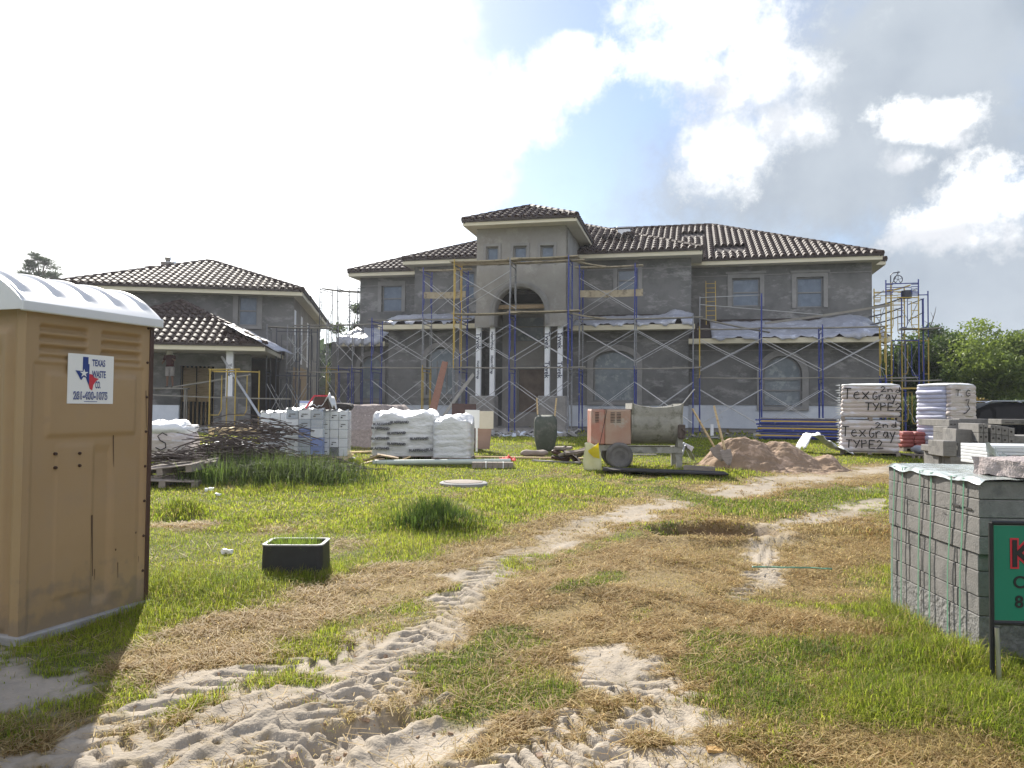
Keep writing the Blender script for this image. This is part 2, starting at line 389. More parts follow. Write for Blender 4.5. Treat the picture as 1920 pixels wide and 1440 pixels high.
# polar sheet centred under the camera, dense where the photo looks
ang=np.concatenate([np.arange(-180,-60,6),np.arange(-60,-44,1.),np.arange(-44,44,.15),np.arange(44,60,1.),np.arange(60,180,6)])
rr=[.4,.8,1.2,1.6]; 
while rr[-1]<620: rr.append(rr[-1]*(1.0042 if rr[-1]<8 else 1.009 if rr[-1]<20 else 1.03 if rr[-1]<60 else 1.15))
rr=np.array(rr); A,Rr=np.meshgrid(np.radians(ang),rr); gx=(np.sin(A)*Rr); gy=(np.cos(A)*Rr)
sd,dr,ol,ap=masks(gx.ravel(),gy.ravel()); zz=Hfine(gx.ravel(),gy.ravel(),sd,dr)
V=np.stack([gx.ravel(),gy.ravel(),zz],1); V=np.vstack([V,[[0,0,0]]])
na=len(ang); nr=len(rr); I=np.arange(nr*na).reshape(nr,na); J=np.roll(I,-1,1)
Fq=np.stack([I[:-1],J[:-1],J[1:],I[1:]],-1).reshape(-1,4)
def mixv(a,b,t): return a*(1-t[:,None])+b*t[:,None]
c_soil=np.array([.085,.095,.028]); c_dry=np.array([.22,.165,.085]); c_sand=np.array([.33,.285,.228]); c_ap=np.array([.17,.155,.135])
X_,Y_=V[:-1,0],V[:-1,1]
nn=fbm(X_*9,Y_*9,4,51)
C=mixv(np.tile(c_soil,(len(X_),1)),np.tile(c_dry,(len(X_),1)),np.clip(dr*.9+.15*nn,0,1)); C=mixv(C,np.tile(c_ap,(len(X_),1)),ap); C=mixv(C,np.tile(c_sand,(len(X_),1)),sd)
hx,hy,hr,_=HOLE; dh=np.hypot((X_-hx)*.55,Y_-hy)/hr; C=mixv(C,np.tile([.11,.07,.04],(len(X_),1)),ss(1.1,.6,dh))
far=ss(45,70,np.hypot(X_,Y_)); C=mixv(C,np.tile([.06,.085,.02],(len(X_),1)),far)
C*= (.82+.36*fbm(X_*3.3,Y_*3.3,5,61))[:,None]
C=np.vstack([C,[[.3,.25,.2]]])
m_ground=mat('ground',(.9,.9,.9),(1.1,1.08,1.05),scale=25,vcol=True,rough=.95,bump=.5,bscale=60,spec=.15)
ground=meshnp('ground',V,Fq,m_ground,C,smooth=True); tag(ground,kind='structure')
ground['label']='sandy and grassy building plot with tyre tracks'

# ---------------------------------------------------------------- grass blades
m_grass=mat('grass_blades',(1,1,1),vcol=True,rough=.6,spec=.2,transl=.6)
NOGRASS=[]  # (x,y,r) filled by things that cover the ground
def grass(n,y0,y1,xw,hs,ws,seed,keep=None,name='grass'):
    rng=np.random.default_rng(seed)
    # density ~ 1/dist^1.3 : sample log-like in y
    p=1.6; u=rng.random(n); y=(y0**(2-p)+u*(y1**(2-p)-y0**(2-p)))**(1/(2-p)); x=(rng.random(n)*2-1)*xw*y
    if keep is not None:
        k=keep(x,y); x=x[k];y=y[k]
    sd,dr,ol,ap=masks(x,y); r=rng.random(len(x))
    dens=np.clip(1-1.1*sd,0.03,1)*np.clip(1-.2*dr,0,1)*np.clip(1-1.15*ap,.0,1)
    clump=fbm(x*3,y*3,3,91); dens=dens*np.clip(.5+1.2*clump,0,1)
    k=(r<dens); x=x[k];y=y[k];dr=dr[k];ol=ol[k];sd=sd[k];ap=ap[k];clump=clump[k]; n=len(x)
    z=H(x,y)-.005
    lush=ss(.42,.68,fbm(x*.8,y*.8,3,71)); 
    tall=np.zeros(n)
    for (X,Y,rr_,t) in LUSH: tall=np.maximum(tall,t*np.exp(-((x-X)**2+(y-Y)**2)/(rr_*rr_)))
    hgt=hs*(1-.22*ss(8,12,y))*(.45+.9*rng.random(n)**1.5)*(.45+.6*lush+.5*fbm(x*1.7,y*1.7,3,37))*(1-.45*dr)*(1-.35*sd)+hs*tall*(.5+rng.random(n))*1.3
    a=rng.random(n)*2*np.pi; lean=(.25+.9*rng.random(n)**1.2+.9*dr*rng.random(n)); wd=ws*(.6+.8*rng.random(n))*(1+y*.035)
    dx,dy=np.cos(a),np.sin(a); px,py=-dy,dx
    P0=np.stack([x-px*wd,y-py*wd,z],1); P1=np.stack([x+px*wd,y+py*wd,z],1)
    mx_=x+dx*hgt*lean*.35; my_=y+dy*hgt*lean*.35; mz=z+hgt*.6
    P2=np.stack([mx_+px*wd*.75,my_+py*wd*.75,mz],1); P3=np.stack([mx_-px*wd*.75,my_-py*wd*.75,mz],1)
    tz=z+hgt*np.clip(1.05-.45*lean,.12,1); P4=np.stack([x+dx*hgt*lean,y+dy*hgt*lean,tz],1)
    V=np.stack([P0,P1,P2,P3,P4],1).reshape(-1,3); b=np.arange(n)*5
    # quads + tri (as degenerate-free tris only)
    T=np.concatenate([np.stack([b,b+1,b+2],1),np.stack([b,b+2,b+3],1),np.stack([b+3,b+2,b+4],1)])
    g1=np.array([.23,.31,.025]); g2=np.array([.46,.48,.055]); gd_=np.array([.075,.135,.022]); st=np.array([.46,.345,.165]); br=np.array([.30,.165,.065])
    v=rng.random(n); C=mixv(np.tile(g1,(n,1)),np.tile(g2,(n,1)),np.clip(v*.7+(clump-.4)*.9,0,1))
    C=mixv(C,np.tile(gd_,(n,1)),np.clip(ol*.55*(.5+rng.random(n))+.9*(tall>.45)*rng.random(n)*.6,0,1))
    dd=np.clip(dr*1.15-.18+.30*(rng.random(n)-.5)+.12*(rng.random(n)<.5),0,1); isd=(rng.random(n)<dd)*(.75+.25*rng.random(n))
    brn=ss(.5,.65,fbm(x*.9,y*.9,3,41))*(rng.random(n)<.6)
    C=mixv(C,mixv(np.tile(st,(n,1)),np.tile(br,(n,1)),brn),isd)
    sp_=(rng.random(n)<.16); C=mixv(C,np.tile(st*.8,(n,1)),sp_*.9)
    C*= (.6+.7*rng.random(n))[:,None]
    C5=np.repeat(C,5,0)
    return V,T,C5
NOGRASS.append((HOLE[0],HOLE[1],.36)); NOGRASS.append((HOLE[0]-.35,HOLE[1],.25)); NOGRASS.append((HOLE[0]+.35,HOLE[1],.25))
LUSH=[(*g0(800,965),.6,1.6),(*g0(850,1000),.4,1.2),(*g0(330,1110),.55,1.5),(*g0(420,1110),.5,1.1),(*g0(470,1095),.35,1.0),(*g0(560,890),1.2,1.5),(*g0(470,870),1.5,1.7),(*g0(1720,1160),.5,1.5),(*g0(1660,1240),.5,1.2),(*g0(1800,1250),.4,1.9),(*g0(1780,1350),.6,1.4),(*g0(1600,1000),.5,.8),(*g0(1840,1330),.35,1.6),(*g0(545,1085),.45,.8),(*g0(520,905),.9,1.4),(*g0(340,960),.35,.9),(*g0(1700,1190),.3,1.6)]
# ---------------------------------------------------------------- materials for buildings
m_stucco=mat('scratch_coat',(.12,.12,.118),(.225,.22,.215),scale=.9,det=10,rough=.95,bump=.35,bscale=30,spots=(.33,.325,.315),sscale=1.5,sthr=(.53,.66),spec=.2,c3=(.19,.188,.184),sstr=(.7,.7,1.6))
m_stucco2=mat('smooth_coat',(.27,.255,.235),(.36,.345,.32),scale=1.1,rough=.95,bump=.2,bscale=18,spots=(.46,.44,.415),sscale=1.6,sthr=(.55,.75),spec=.2)
m_trim=mat('trim_mortar',(.24,.235,.225),(.33,.32,.31),scale=3,rough=.9,bump=.2,bscale=25)
m_fascia=mat('painted_fascia',(.66,.60,.44),(.72,.66,.50),scale=2,rough=.6)
m_soffit=mat('soffit_board',(.58,.54,.42),(.64,.60,.48),scale=1.5,rough=.7)
m_tile=mat('clay_roof_tile',(.034,.020,.016),(.068,.042,.033),scale=5,rough=.66,spots=(.13,.09,.07),sscale=9,sthr=(.55,.7),bump=.3,bscale=9,spec=.18)
m_felt=mat('roof_felt',(.028,.018,.015),(.05,.035,.03),scale=6,rough=.8)
m_foam=mat('foam_board',(.52,.56,.62),(.68,.71,.76),scale=1.2,rough=.7,spots=(.42,.42,.42),sscale=2.5,sthr=(.6,.75))
m_slab=mat('concrete',(.24,.23,.215),(.36,.34,.32),scale=5,rough=.95,bump=.4,bscale=40)
m_glass=mat('window_glass',(.09,.125,.17),(.15,.19,.24),scale=2.2,rough=.22,spec=.6,coat=.2,spots=(.22,.27,.32),sscale=3.5,sthr=(.5,.8))
m_frame=mat('window_frame',(.20,.20,.20),(.26,.26,.26),rough=.5)
m_film=mat('plastic_film',(.16,.19,.21),(.25,.28,.30),scale=1.6,rough=.3,spec=.5,spots=(.32,.35,.36),sscale=3,bump=.5,bscale=4)
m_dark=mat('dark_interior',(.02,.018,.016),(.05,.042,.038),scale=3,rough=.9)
m_wood=mat('pine_lumber',(.50,.36,.19),(.62,.47,.27),scale=3,rough=.8,stretch=(1,1,12),spots=(.36,.24,.12),sscale=2)
m_ply=mat('plywood',(.34,.24,.14),(.46,.34,.21),scale=3,rough=.8,stretch=(4,4,.6))
m_wrapw=mat('house_wrap',(.84,.85,.88),(.92,.93,.95),scale=4,rough=.5)
m_ink=mat('blue_black_ink',(.02,.03,.07),rough=.6)
m_metal=mat('galvanised_metal',(.5,.5,.5),(.62,.62,.62),scale=6,rough=.35,metal=.8)
m_plastic=mat('clear_sheeting',(.30,.31,.35),(.44,.45,.50),scale=2,rough=.3,spec=.6,bump=.9,bscale=7,spots=(.62,.64,.70),sscale=3,sthr=(.55,.62))

def wall(mb,u0,u1,v,z0,z1,holes=(),th=.2):
    """wall panel in the u-z plane facing -v; holes: (u0,u1,z0,z1,arch) arch = rise of a segmental/round head above z1"""
    bs={u0,u1}
    for h in holes:
        bs|={h[0],h[1]}
        if h[4]: bs|={h[0]+(h[1]-h[0])*(.5-.5*math.cos(math.pi*i/16)) for i in range(17)}
    bs=sorted(b for b in bs if u0-1e-6<=b<=u1+1e-6)
    def top(h,u):
        if not h[4]: return h[3]
        t=(2*(u-h[0])/(h[1]-h[0])-1); return h[3]+h[4]*math.sqrt(max(0,1-t*t))
    for a,b in zip(bs[:-1],bs[1:]):
        m=(a+b)/2; hs=sorted([h for h in holes if h[0]<m<h[1]],key=lambda h:h[2]); za=zb=z0
        for h in hs:
            mb.add([(a,v,za),(b,v,zb),(b,v,h[2]),(a,v,h[2])],[(0,1,2,3)])
            ta,tb=top(h,a),top(h,b)
            mb.add([(a,v,ta),(b,v,tb),(b,v+th,tb),(a,v+th,ta)],[(0,1,2,3)])   # head
            mb.add([(a,v,h[2]),(b,v,h[2]),(b,v+th,h[2]),(a,v+th,h[2])],[(0,1,2,3)])
            za,zb=ta,tb
        mb.add([(a,v,za),(b,v,zb),(b,v,z1),(a,v,z1)],[(0,1,2,3)])
    for h in holes:
        for uu in (h[0],h[1]): mb.add([(uu,v,h[2]),(uu,v+th,h[2]),(uu,v+th,h[3]),(uu,v,h[3])],[(0,1,2,3)])
def archpts(u0,u1,zs,rise,n=20,grow=0):
    return [((u0+u1)/2-((u1-u0)/2+grow)*math.cos(math.pi*i/n),zs+(rise+grow)*math.sin(math.pi*i/n)) for i in range(n+1)]
def ring(mb,inner,outer,v0,v1):
    n=len(inner)
    for i in range(n-1):
        (a,b),(c,d)=inner[i],inner[i+1]; (e,f_),(g_,h)=outer[i],outer[i+1]
        mb.add([(a,v0,b),(c,v0,d),(g_,v0,h),(e,v0,f_),(a,v1,b),(c,v1,d),(g_,v1,h),(e,v1,f_)],[(0,1,2,3),(0,4,5,1),(3,2,6,7)]+([(0,3,7,4)] if i==0 else [])+([(1,5,6,2)] if i==n-2 else []))

class Bld:
    """local frame of a building: u along its front, v away from the camera"""
    def __init__(s,angdeg,name,org,label,cat):
        s.a=R(angdeg); s.U=Vector((math.cos(s.a),-math.sin(s.a),0)); s.V=Vector((math.sin(s.a),math.cos(s.a),0))
        s.org=Vector(org); s.root=empty(name,s.w(*org),-s.a,label,cat)
    def w(s,u,v,z): return s.U*u+s.V*v+Vector((0,0,z))
    def on(s,X,Y,v):   # photo position -> (u,z) on the plane at v
        r=ray(X,Y); k=(v)/r.dot(s.V); p=Vector((0,0,EYE))+r*k; return p.dot(s.U),p.z
    def u(s,X,v,Y=650): return s.on(X,Y,v)[0]
    def z(s,X,Y,v): return s.on(X,Y,v)[1]
    def mb(s): return MB(s.org)
    def part(s,mb,name,m,par=None,**k):
        return mb.build(name,m,par or s.root,**k)
def tile_face(mb,poly,pitch=.30,course=.42,amp=.046,lift=.085,skip=()):
    """convex roof polygon, first edge = eave (left to right seen from outside); skip: (s0,s1,t0,t1) bare patches"""
    P=[Vector(p) for p in poly]; e=(P[1]-P[0]); L_=e.length; e.normalize()
    n=e.cross(P[2]-P[0]).normalized(); t=n.cross(e).normalized(); 
    Q=[((p-P[0]).dot(e),(p-P[0]).dot(t)) for p in P]; T=max(q[1] for q in Q)
    def rng_(tt):
        xs=[]
        for (a,b),(c,d) in zip(Q,Q[1:]+Q[:1]):
            if abs(b-d)<1e-9:
                if abs(b-tt)<1e-6: xs+=[a,c]
                continue
            k=(tt-b)/(d-b)
            if -1e-6<=k<=1+1e-6: xs.append(a+(c-a)*k)
        return (min(xs),max(xs)) if xs else (0,0)
    ns=int(L_/pitch*8)+1; S=np.linspace(0,L_,ns); prof=amp*np.sin(2*np.pi*S/pitch)+.012*np.sin(4*np.pi*S/pitch+1)
    rows=[]; tt=0; k=0
    while tt<T-1e-3:
        t1=min(tt+course,T-1e-3); rows.append((tt,t1)); tt=t1
        if T-tt<.05: break
    # bottom butt
    prev=None
    for i,(ta,tb) in enumerate(rows):
        ra=rng_(ta); rb=rng_(max(min(tb,T-2e-3),0)); A=[];B=[];Mm=[]
        js=(random.random()-.5)*.0
        for j,sx in enumerate(S):
            sa=min(max(sx,ra[0]),ra[1]); sb=min(max(sx,rb[0]),rb[1])
            A.append(P[0]+e*sa+t*ta+n*(prof[j]*1.35+amp+lift)); B.append(P[0]+e*sb+t*tb+n*(prof[j]*.8+amp)); tm=ta+(tb-ta)*.72; sm_=sa+(sb-sa)*.72; Mm.append(P[0]+e*sm_+t*tm+n*(prof[j]*1.1+amp+lift*.85))
        vs=A+B+Mm; fs=[]; n_=len(S)
        lowA=[p-n*lift for p in A] if prev is None else prev
        for j in range(len(S)-1):
            sm=(S[j]+S[j+1])/2
            if any(a<sm<b and c<(ta+tb)/2<d for a,b,c,d in skip): continue
            if (A[j]-A[j+1]).length<1e-5 and (B[j]-B[j+1]).length<1e-5: continue
            fs.append((j,j+1,2*n_+j+1,2*n_+j)); fs.append((2*n_+j,2*n_+j+1,n_+j+1,n_+j))
        k0=len(vs); vs+= [a-n*(lift) for a in A]
        for j in range(len(S)-1):
            sm=(S[j]+S[j+1])/2
            if any(a<sm<b and c<(ta+tb)/2<d for a,b,c,d in skip): continue
            if (A[j]-A[j+1]).length<1e-5: continue
            fs.append((k0+j,k0+j+1,j+1,j))
        mb.add(vs,fs)
def ridge(mb,p,q,r=.13,step=.38):
    p=Vector(p);q=Vector(q);L_=(q-p).length;n=max(1,int(L_/step))
    for i in range(n):
        a=p.lerp(q,i/n);b=p.lerp(q,(i+1.08)/n); o=Vector((0,0,.06))
        mb.tube([a+o,b+o],[r*1.12,r*.92],8)
def hip_roof(B,name,u0,u1,v0,v1,ze,tp,oh=.7,skipf=(),left=True,right=True,fh=.2,front=True):
    """tiled hip roof with eave rectangle u0..u1,v0..v1 (outer edge) at height ze"""
    W=v1-v0; Lg=u1-u0
    if Lg>=W: r1=(u0+W/2,(v0+v1)/2,ze+W/2*tp); r2=(u1-W/2,(v0+v1)/2,ze+W/2*tp)
    else: r1=((u0+u1)/2,v0+Lg/2,ze+Lg/2*tp); r2=((u0+u1)/2,v1-Lg/2,ze+Lg/2*tp)
    A=(u0,v0,ze);Bp=(u1,v0,ze);C=(u1,v1,ze);Dp=(u0,v1,ze)
    mb=B.mb(); u=B.mb()
    u.add([A,Bp,C,Dp,r1,r2],[(0,1,5,4),(1,2,5),(2,3,4,5),(3,0,4)] if Lg>=W else [(0,1,4),(1,2,5,4),(2,3,5),(3,0,4,5)])
    roof=B.part(u,name,m_felt)
    if Lg>=W:
        if front: tile_face(mb,[A,Bp,r2,r1],skip=skipf)
        if right: tile_face(mb,[Bp,C,r2])
        if left: tile_face(mb,[Dp,A,r1])
        hips=[(A,r1),(Bp,r2),(C,r2),(Dp,r1),(r1,r2)]
    else:
        tile_face(mb,[A,Bp,r1],skip=skipf)
        if right: tile_face(mb,[Bp,C,r2,r1])
        if left: tile_face(mb,[Dp,A,r1,r2])
        hips=[(A,r1),(Bp,r1),(C,r2),(Dp,r2),(r1,r2)]
    B.part(mb,'roof_tiles',m_tile,roof,smooth=False)
    rb=B.mb(); [ridge(rb,*h) for h in hips if (Vector(h[0])-Vector(h[1])).length>.1]; B.part(rb,'ridge_caps',m_tile,roof)
    fb=B.mb()   # fascia
    for x0,x1,y0,y1 in ((u0,u1,v0-.0,v0+.03),(u0,u1,v1-.03,v1),(u0,u0+.03,v0+.031,v1-.031),(u1-.03,u1,v0+.031,v1-.031)): fb.box(x0,x1,y0,y1,ze-fh,ze-.003)
    B.part(fb,'fascia',m_fascia,roof)
    sb=B.mb(); sb.box(u0+.032,u1-.032,v0+.032,v1-.032,ze-fh+.02,ze-fh+.06); B.part(sb,'soffit',m_soffit,roof)
    gb=B.mb(); gb.bar((u0-.03,v0-.02,ze+.02),(u1+.03,v0-.02,ze+.02),.06,.10); gb.bar((u1+.02,v0,ze+.02),(u1+.02,v1,ze+.02),.06,.10); gb.bar((u0-.02,v0,ze+.02),(u0-.02,v1,ze+.02),.06,.10); B.part(gb,'drip_edge',m_felt,roof)
    return roof
def window(B,u0,u1,z0,z1,v,arch=0,m=None,trim=.14,head=0,rails=1,sill=True,par=None,film=False,mull=0):
    """opening filled with frame, pane and a mortar surround; (v = wall face)"""
    fr=B.mb(); f=.05
    pts_in=[(u0+f,z0+f)]+( [(a,b) for a,b in archpts(u0,u1,z1,arch,20,-f)] if arch else [(u0+f,z1-f),(u1-f,z1-f)])+[(u1-f,z0+f),(u0+f,z0+f)]
    pts_out=[(u0,z0)]+( [(a,b) for a,b in archpts(u0,u1,z1,arch,20,0)] if arch else [(u0,z1),(u1,z1)])+[(u1,z0),(u0,z0)]
    ring(fr,pts_in,pts_out,v+.10,v+.19)
    for i in range(rails): 
        zz=z0+(z1-z0)*(i+1)/(rails+1)+(arch*.3 if arch else 0); fr.box(u0+f+.002,u1-f-.002,v+.105,v+.18,zz-.03,zz+.03)
    for i in range(mull):
        uu=u0+(u1-u0)*(i+1)/(mull+1); fr.box(uu-.025,uu+.025,v+.107,v+.17,z0+f+.002,z1-f)
    W=B.part(fr,'window',m_frame,par)
    pn=B.mb(); poly=[(a,b) for a,b in pts_in[:-1]]
    pn.add([(a,v+.15,b) for a,b in poly]+[(a,v+.165,b) for a,b in poly],[tuple(range(len(poly))),tuple(range(len(poly),2*len(poly)))[::-1]]); B.part(pn,'pane',m or (m_film if film else m_glass),W)
    if trim:
        tb=B.mb(); t=trim
        pi=[(u0-.02,z0-(.02))]+( archpts(u0,u1,z1,arch,20,.02) if arch else [(u0-.02,z1+.02),(u1+.02,z1+.02)])+[(u1+.02,z0-.02)]
        po=[(u0-t,z0-.02)]+( archpts(u0,u1,z1,arch,20,t) if arch else [(u0-t,z1+t),(u1+t,z1+t)])+[(u1+t,z0-.02)]
        ring(tb,pi,po,v-.05,v+.02)
        if sill: tb.box(u0-t,u1+t,v-.07,v+.02,z0-.16,z0-.023)
        if head: tb.box(u0-t-.08,u1+t+.08,v-.10,v+.02,z1+t+.002,z1+t+head)
        B.part(tb,'surround',m_trim,W)
    return W

# ================================================================= main house
B=Bld(13,'main_house',(1,36,.65),'large grey two storey house under construction with square entry tower','house')
ZG=.65; TP=.45
# --- roofs
vE=34.8; uL=B.u(653,vE,505); uR=B.u(1655,vE,478); zE=(B.z(1480,486,vE)+B.z(700,507,vE))/2
def sk(X0,X1,Y0,Y1,u0,v0,ze,tp=TP):   # bare patch on a front slope from photo positions
    def hit(X,Y):
        r=ray(X,Y); du=r.dot(B.V); # plane: z = ze+(v-v0)*tp
        k=(ze-v0*tp-EYE)/(r.z-du*tp); p=Vector((0,0,EYE))+r*k; return p.dot(B.U)-u0,(p.dot(B.V)-v0)*math.hypot(1,tp)
    a=hit(X0,Y1);b=hit(X1,Y0); return (a[0],b[0],a[1],b[1])
hip_roof(B,'roof',uL,uR,vE,vE+13.5,zE,TP,skipf=(sk(1340,1395,461,474,uL,vE,zE),sk(1277,1320,438,447,uL,vE,zE)))
vC=32.7; cL=B.u(755,vC,485); cR=B.u(1317,vC,470); zC=(B.z(1210,470,vC)+B.z(830,487,vC))/2
hip_roof(B,'roof',cL,cR,vC,vC+13.9,zC,.44)
vT=28.9; tL=B.u(868,vT,412); tR=B.u(1081,vT,406); zT=B.z(975,411,vT)
hip_roof(B,'roof',tL,tR,vT,vT+4.9,zT,.44,fh=.16)
# rear extension roof showing past the right end
zX=B.z(1640,499,40); hip_roof(B,'roof',B.u(1560,40,500),B.u(1661,38.5,500),38.5,43,zX,.4,front=True)
print('zE,zC,zT',zE,zC,zT,zX)
# --- walls
def rect(X0,X1,Y0,Y1,v,arch=0):
    Xm=(X0+X1)/2; u0=B.u(X0,v,(Y0+Y1)/2);u1=B.u(X1,v,(Y0+Y1)/2); zb=B.z(Xm,Y1,v); zt=B.z(Xm,Y0,v); r=0
    if arch: r=(u1-u0)/2*arch; zt-=r
    return (u0,u1,zb,zt,r)
vU=35.5; vCU=33.4; vL=32.3; vCL=31.9; vTW=29.6
SOF=.18
zl=lambda X,Y,v:B.z(X,Y,v)
# right wing upper + lower
w_ru=[rect(1373,1424,522,574,vU),rect(1494,1543,520,576,vU)]
mb=B.mb(); uRW=B.u(1635,vU,560); wall(mb,B.u(1290,vU),uRW,vU,ZG,zE-SOF,w_ru)
mb.box(B.u(1290,vU),uRW-.001,vU+.21,vU+12,ZG,zE-SOF); B.part(mb,'wall',m_stucco)
for r_ in w_ru: window(B,*r_[:4],vU,0,trim=.2,head=.1,sill=False)
w_rl=[rect(1432,1503,668,762,vL,1.0)]
uRL=B.u(1649,vL,700); uRL0=B.u(1288,vL,700); zRLt=B.z(1480,636,vL)
mb=B.mb(); wall(mb,uRL0,uRL,vL,ZG+1.1,zRLt,w_rl); mb.box(uRL0,uRL-.001,vL+.21,vU-.01,ZG+1.1,zRLt); B.part(mb,'wall',m_stucco)
window(B,*w_rl[0][:4],vL,w_rl[0][4],trim=.26,film=True,rails=2)
# left wing
w_lu=[rect(716,753,535,584,vU)]
uLW0=B.u(675,vU,560)
mb=B.mb(); wall(mb,uLW0,B.u(780,vU),vU,ZG,zE-SOF,w_lu); mb.box(uLW0,B.u(780,vU),vU+.21,vU+12,ZG,zE-SOF); B.part(mb,'wall',m_stucco)
window(B,*w_lu[0][:4],vU,0,trim=.2,sill=False)
vLL=33.6; w_ll=[rect(676,714,668,748,vLL,1.0)]
uLL0=B.u(622,vLL,700); uLL1=B.u(735,vLL,700); zLLt=B.z(680,640,vLL)
mb=B.mb(); wall(mb,uLL0,uLL1,vLL,ZG+1.0,zLLt,w_ll); mb.box(uLL0+.001,uLL1,vLL+.21,vU-.01,ZG+1.,zLLt); B.part(mb,'wall',m_stucco)
window(B,*w_ll[0][:4],vLL,w_ll[0][4],trim=.24,film=True)
# centre upper walls
w_c=[rect(1158,1196,505,545,vCU),rect(862,889,511,560,vCU)]
uC0=B.u(777,vCU,560); uC1=B.u(1296,vCU,560)
mb=B.mb(); wall(mb,uC0,uC1,vCU,ZG,zC-SOF,w_c); mb.box(uC0+.001,uC1-.001,vCU+.21,vCU+4,ZG,zC-SOF); B.part(mb,'wall',m_stucco)
window(B,*w_c[0][:4],vCU,0,trim=.18,sill=False); window(B,*w_c[1][:4],vCU,0,trim=.18,sill=False)
# centre lower walls
w_cl=[rect(1113,1192,658,752,vCL,.55)]
uCL0=B.u(1050,vCL,700); uCL1=B.u(1291,vCL,700); zCLt=B.z(1180,618,vCL)
mb=B.mb(); wall(mb,uCL0,uCL1,vCL,ZG+1.05,zCLt,w_cl); mb.box(uCL0,uCL1-.001,vCL+.21,vCU-.01,ZG+1.05,zCLt); B.part(mb,'wall',m_stucco)
window(B,*w_cl[0][:4],vCL,w_cl[0][4],trim=.26,film=True,rails=0)
w_cm=[rect(800,854,652,740,vCL,.8)]
uCM0=B.u(728,vCL,700); uCM1=B.u(893,vCL,700); zCMt=B.z(800,620,vCL)
mb=B.mb(); wall(mb,uCM0,uCM1,vCL,ZG+1.0,zCMt,w_cm); mb.box(uCM0+.001,uCM1,vCL+.21,vCU-.01,ZG+1.,zCMt); B.part(mb,'wall',m_stucco)
window(B,*w_cm[0][:4],vCL,w_cm[0][4],trim=.24,film=True,rails=0,mull=2)
# foam skirts and slab edges below the plaster
fz=B.mb()
for a,b,v in ((uRL0,uRL,vL),(uCL0,uCL1,vCL),(uCM0,uCM1,vCL),(uLL0,uLL1,vLL)): fz.box(a+.01,b-.01,v+.03,v+.2,ZG+.16,ZG+1.097); B.part(fz,'foam_skirt',m_foam); fz=B.mb()
fz=B.mb()
for a,b,v in ((uRL0,uRL,vL),(uCL0,uCL1,vCL),(uCM0,uCM1,vCL),(uLL0,uLL1,vLL)): fz.box(a,b,v+.1,v+1.5,ZG-.3,ZG+.158); B.part(fz,'slab_edge',m_slab); fz=B.mb()
# cast bands on the upper walls
bd=B.mb()
bd.box(B.u(1298,vU),uRW+.03,vU-.03,vU+.01,zE-SOF-.42,zE-SOF-.38); bd.box(B.u(1100,vCU),uC1+.03,vCU-.03,vCU+.01,zC-SOF-.42,zC-SOF-.38); bd.box(uLW0-.02,B.u(777,vU),vU-.03,vU+.01,zE-SOF-.42,zE-SOF-.38); bd.box(B.u(1100,vCL),uCL1,vCL-.03,vCL+.01,zCLt-.5,zCLt-.45)
bd.box(uRL0+.05,uRL,vL-.03,vL+.01,zRLt-.45,zRLt-.41)
B.part(bd,'plaster_band',m_trim)
# --- lean-to roofs over the ground floor rooms
def lean(Xa,Xb,Yf,vf,Yb,vb,nm='lean_to_roof',ret=.5):
    u0=B.u(Xa,vf,Yf);u1=B.u(Xb,vf,Yf); zf=B.z((Xa+Xb)/2,Yf,vf); zb=zf+(vb-vf)*.30
    d=B.mb(); d.add([(u0,vf,zf),(u1,vf,zf),(u1-ret,vb,zb),(u0+ret,vb,zb),(u0,vf,zf-.05),(u1,vf,zf-.05),(u1-ret,vb,zb-.05),(u0+ret,vb,zb-.05)],[(0,1,2,3),(7,6,5,4),(0,4,5,1),(1,5,6,2),(2,6,7,3),(3,7,4,0)])
    rf=B.part(d,nm,m_felt)
    fb=B.mb(); fb.box(u0,u1,vf-.03,vf-.002,zf-.22,zf-.02); fb.box(u1-.03,u1,vf,vf+1.2,zf-.22,zf-.055); fb.box(u0,u0+.03,vf,vf+1.2,zf-.22,zf-.055)
    B.part(fb,'fascia',m_fascia,rf)
    sb=B.mb(); sb.box(u0+.03,u1-.03,vf,vf+.9,zf-.2,zf-.16); B.part(sb,'soffit',m_soffit,rf)
    return u0,u1,zf,zb,vf,vb
LR=lean(1291,1671,632,31.6,600,vU); LC=lean(1062,1303,608,31.2,592,vCU); LM=lean(709,893,607,31.2,592,vCU); LL=lean(632,722,640,33.0,625,vU)
# --- entry tower
zTW=zT-.14
uT0=B.u(893,vTW,560); uT1=B.u(1061,vTW,560)
w_t=[rect(912,934,463,497,vTW),rect(963,987,462,496,vTW),rect(1014,1038,461,495,vTW)]
ar=rect(928,1021,538,612,vTW,1.0); zB=B.z(975,612,vTW)
mb=B.mb(); wall(mb,uT0,uT1,vTW,zB,zTW,w_t+[(ar[0],ar[1],zB,ar[3],ar[4])],th=.45)
mb.box(uT1-.3,uT1-.001,vTW+.451,vCU,zB,zTW); mb.box(uT0+.001,uT0+.3,vTW+.451,vCU,zB,zTW)
mb.box(uT0+.301,uT1-.301,vCU+.22,vCU+.4,zB,zTW)
B.part(mb,'tower_wall',m_stucco2)
for r_ in w_t: window(B,*r_[:4],vTW,0,trim=.12,sill=False,rails=0)
tb=B.mb(); ring(tb,[(ar[0]-.02,ar[3]-.5)]+archpts(ar[0],ar[1],ar[3],ar[4],24,.02)+[(ar[1]+.02,ar[3]-.5)],[(ar[0]-.22,ar[3]-.5)]+archpts(ar[0],ar[1],ar[3],ar[4],24,.22)+[(ar[1]+.22,ar[3]-.5)],vTW-.07,vTW+.02); 
